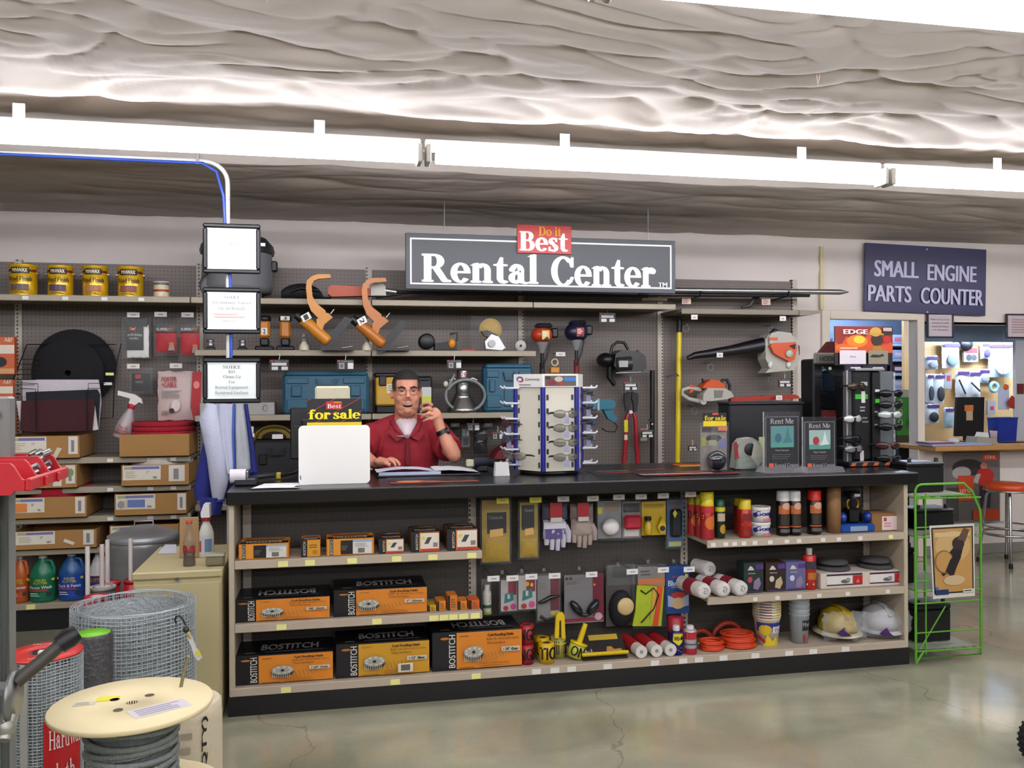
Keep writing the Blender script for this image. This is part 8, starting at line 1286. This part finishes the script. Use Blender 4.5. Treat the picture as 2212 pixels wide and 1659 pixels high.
lv = [at(34,1474,d-.07),at(85,1432,d-.05),at(140,1385,d-.03),at(162,1371,d-.02)]; part(t,'lever',MB().tube(lv,.0135,12),C('#4a4740',.5)); part(t,'rubber_grip',MB().tube([at(128,1394,d-.035),at(150,1378,d-.027),at(168,1366,d-.02)],[.018,.021,.017],12),BLK)
RB = C('#bf2f38',.42,0,.05,8); y0_ = 1.75; xl = X(58,y0_,1045); t = T('parts_bin','red plastic four compartment parts bin jutting in at the picture edge','bin',(xl-.2,1.87,Z(30,1065,y0_)))
prof = [(xl-.42,Z(0,1075,y0_)),(X(22,y0_),Z(22,1070,y0_)),(X(30,y0_),Z(30,1060,y0_)),(xl-.004,Z(56,1061,y0_)),(xl-.004,Z(56,1038,y0_)),(X(44,y0_),Z(44,1034,y0_)),(X(28,y0_),Z(28,1008,y0_)),(X(20,y0_),Z(20,1001,y0_)),(xl-.42,Z(0,998,y0_))]
for k in range(4): yy = y0_+.078*k; part(t,'divider' if 0 < k < 3 else 'side_wall',MB().prism(prof,yy,yy+.008),RB)
zb,zf = prof[3][1],prof[4][1]; part(t,'front_lip',MB().box(xl-.004,xl+.006,y0_,y0_+.242,zb,zf+.003,.002),RB); part(t,'floor',MB().box(xl-.42,xl-.004,y0_+.008,y0_+.234,zb,zb+.006),RB); part(t,'rear_wall',MB().box(xl-.43,xl-.42,y0_,y0_+.242,zb-.02,prof[-1][1]),RB)
for k in range(2): part(t,'lip_rib',MB().box(xl+.006,xl+.012,y0_+.076+.078*k,y0_+.086+.078*k,zb,zf,.002),RB)
for k,(yy,n,l) in enumerate(((y0_+.19,5,'silver bolts heaped in the far compartment of the red bin'),(y0_+.115,3,'pale fittings in the middle compartment of the red bin'))):
    mb = MB()
    for j in range(n*3): mb.cyl((xl-.03-.012*(j % 4),yy+.006*(j % 3),zb+.008+.011*(j//3)),(xl-.018-.012*(j % 4),yy+.012-.004*(j % 2),zb+.014+.011*(j//3)),.007,n=6)
    solo('loose_bolts',l,'bolts',mb,STEEL,kind='stuff')
# ================================================================== RIGHT SIDE AND PARTS ROOM
GRN = C('#63a332',.4,0,.05,10); d0,d1 = 4.25,4.72
t = T('wire_display_rack','lime green wire floor rack at the end of the counter','rack',(3.33,4.48,0))
xl,xr = X(1978,d0,1300),X(2119,d0,1300); zt = Z(2040,1045,d0)
for k,d in enumerate((d0,d1)):
    part(t,'side_frame',MB().tube([(xl,d,.005),(xl,d,zt-.03),(xl+.012,d,zt-.008),(xl+.035,d,zt),(X(2080,d0),d,zt),(X(2098,d0),d,zt-.045),(xr-.005,d,zt-.15),(xr,d,zt-.2),(xr,d,.035)],.007,8),GRN)
    part(t,'foot',MB().tube([(xl,d,.004),(xl+.05,d,.07)],.007,6),GRN)
    for py in (1070,1137,1252,1300,1363,1418,1433): zz = max(.03,Z(2050,py,d0)); part(t,'side_bar',MB().tube([(xl,d,zz),(xr-(.07 if py < 1080 else 0),d,zz)],.0045,6),GRN)
    part(t,'inner_post',MB().tube([(X(1998,d0),d,.05),(X(1998,d0),d,zt-.05)],.0045,6),GRN); part(t,'diagonal',MB().tube([(X(1985,d0),d,.08),(X(2040,d0),d,Z(2035,1310,d0))],.004,6),GRN)
SHZ = [Z(2040,1061,4.45),Z(2040,1141,4.45),Z(2040,1252,4.45),.075]
for k,zz in enumerate(SHZ):
    for j in range(7): x = xl+.01+(xr-xl-.04)*j/6; part(t,'shelf_wire',MB().tube([(x,d0,zz-.006),(x,d1,zz-.006)],.003,5),GRN)
    part(t,'shelf_front',MB().tube([(xl,d0,zz-.006),(xr,d0,zz-.012)],.005,6),GRN); part(t,'shelf_sheet',MB().box(xl+.01,xr-.03,d0+.02,d1-.01,zz-.003,zz-.001),C('#a9ada0',.6,0,.1,10,0,60,.6))
p0 = [(2008,1136),(2104,1131),(2106,1287),(2016,1294)]; dp = d0-.012; t = T('hand_poster','tan poster of a glove and cable hung on the green rack','poster',(X(2056,dp),dp,Z(2056,1293,dp))); q = [Vector((a,dp,b)) for a,b in pp(dp,p0)]
part(t,'sheet',MB().prism(pp(dp,p0),dp,dp+.003),C('#d2cdc4',.5))
def quad(u,v,k):
    a = q[3].lerp(q[2],u); b = q[0].lerp(q[1],u); r = a.lerp(b,v); return r+Vector((0,-.0006-.0004*k,0))
decal(t,quad,[('r',.03,.06,.97,.97,'#241d22'),('r',.06,.08,.94,.95,'#b9935a'),('e',.5,.7,.4,.22,'#c4a675'),('r',.1,.84,.9,.9,'#c9b48c'),('p',[(.15,.4),(.3,.55),(.5,.68),(.62,.84),(.78,.8),(.7,.6),(.55,.38),(.5,.3),(.42,.3),(.35,.34),(.25,.3)],'#2c2124'),('e',.28,.5,.22,.16,'#8f7044'),('e',.29,.5,.19,.14,'#b9935a'),('p',[(.3,.36),(.42,.52),(.62,.66),(.68,.55),(.5,.34)],'#241a20'),('e',.62,.74,.14,.09,'#3a2e30'),('p',[(.6,.8),(.75,.95),(.88,.92),(.78,.76)],'#6a5340'),('r',.05,.05,.36,.12,'#223a6a'),('r',.05,.12,.12,.16,'#3a6ab0'),('e',.5,.24,.25,.07,'#c4b08c'),('r',.7,.06,.95,.11,'#d2cdc4'),('l',.72,.07,.92,.1,1,'#33302c')])
def battery(x,y,z,w_,dp_,h,label):
    t = T('car_battery',label,'battery',(x,y,z),0,'black car batteries'); part(t,'case',MB().box(x-w_/2,x+w_/2,y-dp_/2,y+dp_/2,z,z+h*.85,.006),C('#0f0f14',.4)); part(t,'lid',MB().box(x-w_/2-.003,x+w_/2+.003,y-dp_/2-.003,y+dp_/2+.003,z+h*.85,z+h,.008),C('#15151b',.35)); part(t,'label',MB().box(x-w_*.38,x+w_*.38,y-dp_*.3,y+dp_*.35,z+h,z+h+.0015),C('#9aa3b5',.4))
    for s in (-1,1): part(t,'terminal',MB().cyl((x+s*w_*.36,y-dp_*.34,z+h),(x+s*w_*.36,y-dp_*.34,z+h+.022),.011,n=10),C('#3a3838',.4))
battery(xl+.19,4.5,SHZ[0]+.003,.24,.17,.17,'black car battery on the top tier of the green rack'); battery(xl+.25,4.5,SHZ[1]+.003,.25,.17,.115,'black car battery on the second tier behind the poster'); battery(xl+.06,4.56,SHZ[1]+.003,.1,.2,.17,'black battery at the counter side of the second tier'); battery(xl+.055,4.5,SHZ[2]+.003,.1,.2,.2,'narrow black battery on the third tier beside the counter'); battery(xl+.2,4.45,SHZ[3]+.003,.22,.17,.21,'black car battery on the bottom tier of the green rack')
x = X(1958,4.6); battery(3.08,4.78,CT+.002,.1,.16,.1,'black battery on the end of the countertop behind the eyewear rack')
# stool
d = 6.42; c = Vector((X(2178,d,1045),d,0)); sz = Z(2178,1045,d); CH = C('#b0aeab',.18,.95); t = T('shop_stool','orange cushioned stool with chrome legs below the parts window','stool',c)
part(t,'seat',MB().lathe([(0,sz-.055),(.178,sz-.055),(.19,sz-.045),(.19,sz-.01),(.18,sz+.004),(.12,sz+.012),(0,sz+.014)],c,36),C('#c4501c',.35)); part(t,'seat_band',MB().lathe([(.186,sz-.06),(.193,sz-.058),(.193,sz-.045),(.186,sz-.044)],c,36),CH)
for k in range(4):
    q = math.radians(45+90*k+8); u = Vector((math.cos(q),math.sin(q),0)); part(t,'leg',MB().tube([c+u*.1+Vector((0,0,sz-.06)),c+u*.15+Vector((0,0,sz-.075)),c+u*.165+Vector((0,0,sz-.11)),c+u*.225+Vector((0,0,.01))],.012,8),CH); part(t,'foot_cap',MB().cyl(c+u*.226+Vector((0,0,0)),c+u*.222+Vector((0,0,.04)),.017,n=10),BLK)
part(t,'foot_ring',MB().torus(c+Vector((0,0,.26)),.205,.011,36,8),CH); part(t,'foot_ring',MB().torus(c+Vector((0,0,.32)),.192,.008,36,8),CH)
# poster below the window
d = 6.825; a,b,z0,z1 = bx(2040,2160,977,1128,d); t = T('framed_poster','grey framed advertising poster with a person in a red jacket under the window ledge','poster',((a+b)/2,d,z0)); part(t,'sheet',MB().box(a+.012,b-.012,d+.004,d+.01,z0+.012,z1-.012),C('#6b6562',.4))
for (m0,m1,n0,n1) in ((a,b,z0,z0+.018),(a,b,z1-.018,z1),(a,a+.018,z0+.018,z1-.018),(b-.018,b,z0+.018,z1-.018)): part(t,'frame',MB().box(m0,m1,d-.004,d+.012,n0,n1,.003),C('#8d8a8c',.35,.5))
decal(t,front(a+.018,b-.018,d+.0035,z0+.018,z1-.018),[('r',0,.55,1,1,'#77716e'),('e',.42,.8,.3,.13,'#3a3434'),('e',.3,.72,.18,.1,'#a5a09c'),('r',.7,.9,1,1,'#d0542a'),('b','STIHL',.85,.95,.22,.05,'#e6d3c8'),('e',.72,.82,.07,.05,'#b98a72'),('p',[(.58,.72),(.64,.78),(.82,.78),(.92,.7),(.86,.52),(.64,.52)],'#b02c22'),('p',[(.6,.55),(.66,.7),(.58,.7),(.5,.58)],'#a9a4a0'),('p',[(.64,.52),(.86,.52),(.84,.18),(.66,.18)],'#2b2e42'),('r',.22,.3,.52,.68,'#bf4a26'),('b','LET US',.37,.45,.22,.05,'#e0c0b0'),('b','STIHL',.37,.38,.22,.05,'#e0c0b0'),('r',.5,.0,1,.16,'#b5481f'),('r',0,0,.22,.5,'#4a4645')])
# wheel at the lower right edge
p = onz(2252,1650,0); t = T('cart_wheel','black rubber cart wheel just entering at the picture edge','wheel',(p.x,p.y,0)); c = Vector((p.x,p.y,.105)); part(t,'tyre',MB().torus(c,.078,.027,36,12,'y'),C('#141316',.7)); part(t,'hub',MB().lathe([(0,-.018),(.05,-.018),(.056,-.01),(.056,.01),(.05,.018),(0,.018)],c,24,'y'),C('#7d7b78',.4,.6)); part(t,'fork',MB().box(c.x-.015,c.x+.015,c.y-.04,c.y-.03,.1,.34,.004).box(c.x-.015,c.x+.015,c.y+.03,c.y+.04,.1,.34,.004).box(c.x-.015,c.x+.015,c.y-.04,c.y+.04,.34,.36),GREY)
for k in range(28):
    q = 2*math.pi*k/28; u = Vector((math.cos(q),0,math.sin(q))); part(t,'tread_block',MB().box(-.005,.005,-.014,.014,.1,.108).xf(Matrix.Translation(c) @ Matrix.Rotation(q,4,'Y')),C('#0f0e11',.75))
# ---------------- parts room, seen through the window
dP = 8.1
def pbag(q,label,hexa,blob,head='#4a2a66',d=8.0):
    a,b,z0,z1 = bx(*q,d); t = T('parts_bag',label,'parts bag',((a+b)/2,d,z0),0,'bagged parts on the parts room pegboard'); part(t,'bag',MB().pillow(a,b,z0,z1,d+.02,.03,wob=.015,seed=q[0] % 37),C(hexa,.3,0,.08,12,.5,25)); part(t,'header',MB().box(a+.01,b-.01,d-.012,d-.009,z1-.045,z1-.012),C(head,.5)); part(t,'peg',MB().tube([((a+b)/2,d-.005,z1-.01),((a+b)/2,dP,z1)],.003,5),STEEL)
    if not blob and q[0] < 2099 and q[0] > 2060: p,r = (at(2072,820,7.965),at(2086,851,7.965)) if q[0] < 2080 else (at(2098,826,7.965),at(2117,845,7.965)); part(t,'dark_strip',MB().tube([p,r],.009,6),C('#3a3d42',.5))
    if blob: part(t,'part_inside',MB().ell(((a+b)/2+.006,d-.014,z0+(z1-z0)*.33),((b-a)*.34,.012,(z1-z0)*.26),16,8),C(blob,.6))
for q in (((2000,2028,768,798),'clear bag of small parts in the upper corner of the window','#c3cad4','#8b95a3'),((2001,2018,808,870),'tall clear bag with a dark round part beside the window frame','#c9d2dc','#39404a'),((2018,2042,808,872),'clear bag with a black round part, second from the window frame','#cdd5df','#23262c'),((2000,2030,872,915),'clear bag with a black disc low by the window frame','#c4ccd4','#22262c'),((2037,2075,740,795),'large bright bag of mixed fittings high in the window','#dde4ea','#7d8a93'),((2066,2095,800,858),'pale grey envelope with a slanting dark strip','#c6c9cc',None),((2093,2120,802,858),'second pale grey envelope with a slanting dark strip','#c9cccf',None),((2114,2138,797,828),'small white bag with purple header','#d5d9e4','#8d93a4'),((2120,2140,740,775),'white bag with purple header near the top of the window','#dfe4ef','#4a3f86'),((2138,2190,742,815),'big bulging translucent bag with a funnel shaped part','#b9cad4','#cdd8de'),((2040,2062,880,925),'teal tinted bag at the bottom of the window','#a3b5bf',None),((2100,2112,905,925),'small bag low beside the monitor','#aebac0',None)): pbag(*q)
for q,l,it in (((2082,2113,750,782),'red and grey carded part in the upper middle of the window',[('r',.1,.6,.95,.95,'#b52a33'),('e',.35,.3,.2,.22,'#3a3c40'),('e',.7,.3,.2,.2,'#4a4c50')]),((2040,2056,806,840),'slim grey and red carded part',[('r',.3,.5,.8,.85,'#a52a35')]),((2136,2158,790,812),'grey and pink carded part behind the bulging bag',[('r',.2,.5,.8,.9,'#b5405a')]),((2134,2150,866,895),'grey carded part with a red mark beside the monitor',[('r',.3,.3,.8,.6,'#b52a44')])):
    a,b,z0,z1 = bx(*q,8.02); t = T('parts_card',l,'parts card',((a+b)/2,8.02,z0),0,'carded parts on the parts room pegboard'); part(t,'card',MB().box(a,b,8.02,8.05,z0,z1),C('#8f9296',.5)); decal(t,front(a,b,8.02,z0,z1),it); part(t,'peg',MB().tube([((a+b)/2,8.05,z1-.01),((a+b)/2,dP,z1)],.003,5),STEEL)
a,b,z0,z1 = bx(2065,2104,738,746,8.05); solo('teal_shelf_strip','teal label strip at the top of the pegboard','label strip',MB().box(a,b,8.05,8.099,z0,z1),C('#4a9ab0',.5))
q = at(2147,836,8.02); t = T('wire_spool_disc','pale blue ring shaped part hanging in the window','ring',(q.x,8.02,q.z-.06)); part(t,'ring',MB().torus((q.x,8.02,q.z),.045,.018,24,8,'y'),C('#8fc0d0',.3)); part(t,'peg',MB().tube([(q.x,8.0,q.z+.03),(q.x,dP,q.z+.04)],.004,5),STEEL)
# on the ledge inside the window
L0 = .986
d = 7.08; a,b,z0,z1 = bx(2064,2127,858,940,d); t = T('window_monitor','black monitor turned away on the parts window ledge','monitor',((a+b)/2,d,L0)); part(t,'back_shell',MB().prism([(a,L0+.05),(b-.012,L0+.05),(b,z1),(a+.02,z1)],d,d+.03),C('#0f1014',.4)); part(t,'stand',MB().box((a+b)/2-.03,(a+b)/2+.03,d+.0,d+.06,L0,L0+.052),BLK); part(t,'foot',MB().box((a+b)/2-.09,(a+b)/2+.09,d-.06,d+.06,L0,L0+.01,.003),BLK); part(t,'key_tag',MB().box(X(2086,d),X(2100,d),d-.006,d-.003,Z(2093,908,d),Z(2093,888,d)),C('#b5a48a',.6)); part(t,'orange_tag',MB().box(X(2082,d),X(2101,d),d-.008,d-.005,Z(2092,888,d),Z(2092,875,d)),C('#c4743a',.6))
d = 7.0; a,b,z0,z1 = bx(2155,2197,903,948,d); t = T('blue_bin','blue plastic bin on the parts window ledge','bin',((a+b)/2,d,L0)); part(t,'bin',MB().loft([[(a+.01,d,L0),(b-.01,d,L0),(b-.01,d+.12,L0),(a+.01,d+.12,L0)],[(a,d-.01,z1),(b,d-.01,z1),(b,d+.13,z1),(a,d+.13,z1)]],True,False),C('#1f3a94',.4)); part(t,'rim',MB().tube([(a,d-.01,z1),(b,d-.01,z1),(b,d+.13,z1),(a,d+.13,z1)],.006,6,closed=True),C('#27449f',.4))
d = 6.72; a,b = X(2108,d),X(2156,d); t = T('card_terminal','cream desk calculator with a white paper top on the ledge','calculator',((a+b)/2,d,L0)); part(t,'body',MB().prism([(a,L0),(b,L0),(b-.02,L0+.05),(a+.02,L0+.07)],d,d+.14),C('#a09a8c',.5)); part(t,'paper',MB().prism([(a+.03,L0+.071),(b-.05,L0+.06),(b-.06,L0+.1),(a+.05,L0+.11)],d+.05,d+.055),C('#d2d2d2',.6))
a,b = X(2000,6.7),X(2127,6.7); t = T('catalogue_stack','flat white catalogues lying on the window ledge','catalogue',((a+b)/2,6.7,L0)); part(t,'lower_catalogue',MB().box(a,b,6.62,6.82,L0,L0+.018,.002),C('#9fa3c0',.5)); part(t,'upper_catalogue',MB().box(a,a+.25,6.66,6.84,L0+.0185,L0+.03,.002),C('#8f4a5a',.5)); part(t,'paper',MB().box(a,a+.2,6.67,6.83,L0+.0305,L0+.034),C('#c9ccd6',.6))
q = Vector((X(2056,6.75),6.74,L0+.035)); solo('crumpled_paper','crumpled white paper ball on the catalogues','paper',MB().ell(q,(.06,.04,.03),12,8),C('#c4c6c4',.7,0,.1,30,.8,30))
d = 7.05; t = T('paper_cup','small cup of pens beside the blue bin','cup',(X(2148,d),d,L0)); c = Vector((X(2148,d),d,L0)); part(t,'cup',MB().lathe([(0,0),(.03,0),(.042,.1),(.04,.1),(.028,.004)],c,18),C('#b9a8b0',.5)); part(t,'pens',MB().tube([c+Vector((-.01,0,.03)),c+Vector((-.02,0,.13))],.006,5),C('#5a2a3a',.5))
d = 7.3; a,b,z0,z1 = bx(2156,2180,836,885,d); t = T('hanging_slip','white order slip with an orange clip hanging in the window','paper slip',((a+b)/2,d,z0)); part(t,'slip',MB().box(a,b,d,d+.002,z0,z1),C('#c0c9e0',.6)); part(t,'clip',MB().ell((b-.04,d-.006,z1),(.03,.01,.028),12,8),C('#d4652a',.5)); part(t,'string',MB().cyl(((a+b)/2,d,z1),((a+b)/2,d,2.5),.002,n=5),STEEL)
d = 7.3; solo('white_locker','pale tall cabinet at the far edge of the parts window','cabinet',MB().box(X(2194,d),X(2250,d),d,d+.04,0,Z(2210,735,d),.004),C('#b9bcc2',.5))
q = at(2186,870,7.25); solo('red_flag_tag','red cloth tag hanging by the pale cabinet','tag',MB().prism([(q.x-.05,q.z+.0),(q.x,q.z+.07),(q.x+.03,q.z+.05),(q.x+.03,q.z-.06),(q.x-.02,q.z-.05)],7.25,7.256),C('#a3352a',.7)); q = at(2204,840,7.29); solo('red_sticker','dark red sticker on the pale cabinet','sticker',MB().box(q.x-.03,q.x+.04,7.29,7.298,q.z-.05,q.z+.05),C('#6a1f28',.6))
q = at(2101,736,7.9); solo('black_wheel_part','black round part on top of the pegboard','wheel',MB().lathe([(0,0),(.07,0),(.075,.02),(0,.03)],(q.x,7.98,q.z-.03),24,'y'),BLK)
# ---------------- through the doorway
d = 8.9; sx0,sx1 = X(1925,d),X(1962,d)+.5; t = T('parts_shelving','pale blue parts shelving seen through the doorway','shelving',((sx0+sx1)/2,d,0)); part(t,'post',MB().box(sx0+.36,sx0+.46,d-.05,d,0,2.4),C('#8fa0b8',.5)); part(t,'back_panel',MB().box(sx0-.8,sx1,d+.35,d+.37,0,2.3),C('#5f6f88',.6))
for k,py in enumerate((742,775,806,838,870,905,940)): zz = Z(1940,py,d); part(t,'shelf',MB().box(sx0-.8,sx0+.36,d,d+.34,zz-.03,zz),C('#a3b6d2',.5))
for k,(py,h_,l) in enumerate(((742,'#9fb2cf','top'),(775,'#8ea3c4','second'),(806,'#3b2b42','third'),(838,'#9fb6d6','fourth'),(870,'#4a5a78','fifth'))):
    zz = Z(1940,py,d)
    for j in range(3):
        x = sx0-.55+.28*j; t = T('parts_tray','%s tray on the %s shelf through the doorway' % (['first','middle','last'][j],l),'tray',(x+.1,d+.05,zz),0,'parts trays on the doorway shelving'); part(t,'tray',MB().box(x,x+.24,d+.02,d+.3,zz+.001,zz+.1,.008),C(h_,.5)); part(t,'label',MB().box(x+.05,x+.18,d+.017,d+.0195,zz+.03,zz+.07),C('#c9b8cc' if k else '#c46a86',.5))
d = 7.2; a,b,z0,z1 = bx(1938,1972,858,955,d); t = T('green_bag_stand','green and black display hanging inside the doorway','display',((a+b)/2,d,0)); part(t,'panel',MB().box(a,b-.03,d,d+.03,z0+.06,z1,.004),C('#2f7a24',.5)); part(t,'black_edge',MB().box(b-.03,b,d-.01,d+.04,z0,z1+.0,.004),BLK); part(t,'cream_top',MB().prism([(a,z1),(b,z1),(b-.02,z1+.07),(a+.03,z1+.07)],d,d+.02),C('#9a968c',.5)); part(t,'lower_panel',MB().box(a,b-.03,d,d+.03,z0,z0+.06),C('#3a3416',.5)); part(t,'leg',MB().box(a+.02,b-.02,d,d+.03,0,z0),BLK)
for k in range(3): part(t,'buckle',MB().torus((a+.025,d-.012,z1-.05-.09*k),.022,.006,14,6,'y',.8,1.2),C('#a9a49a',.4))
part(t,'tan_toy',MB().ell((b-.03,d-.04,z0+(z1-z0)*.45),(.03,.02,.04),12,8),C('#c9a878',.7))
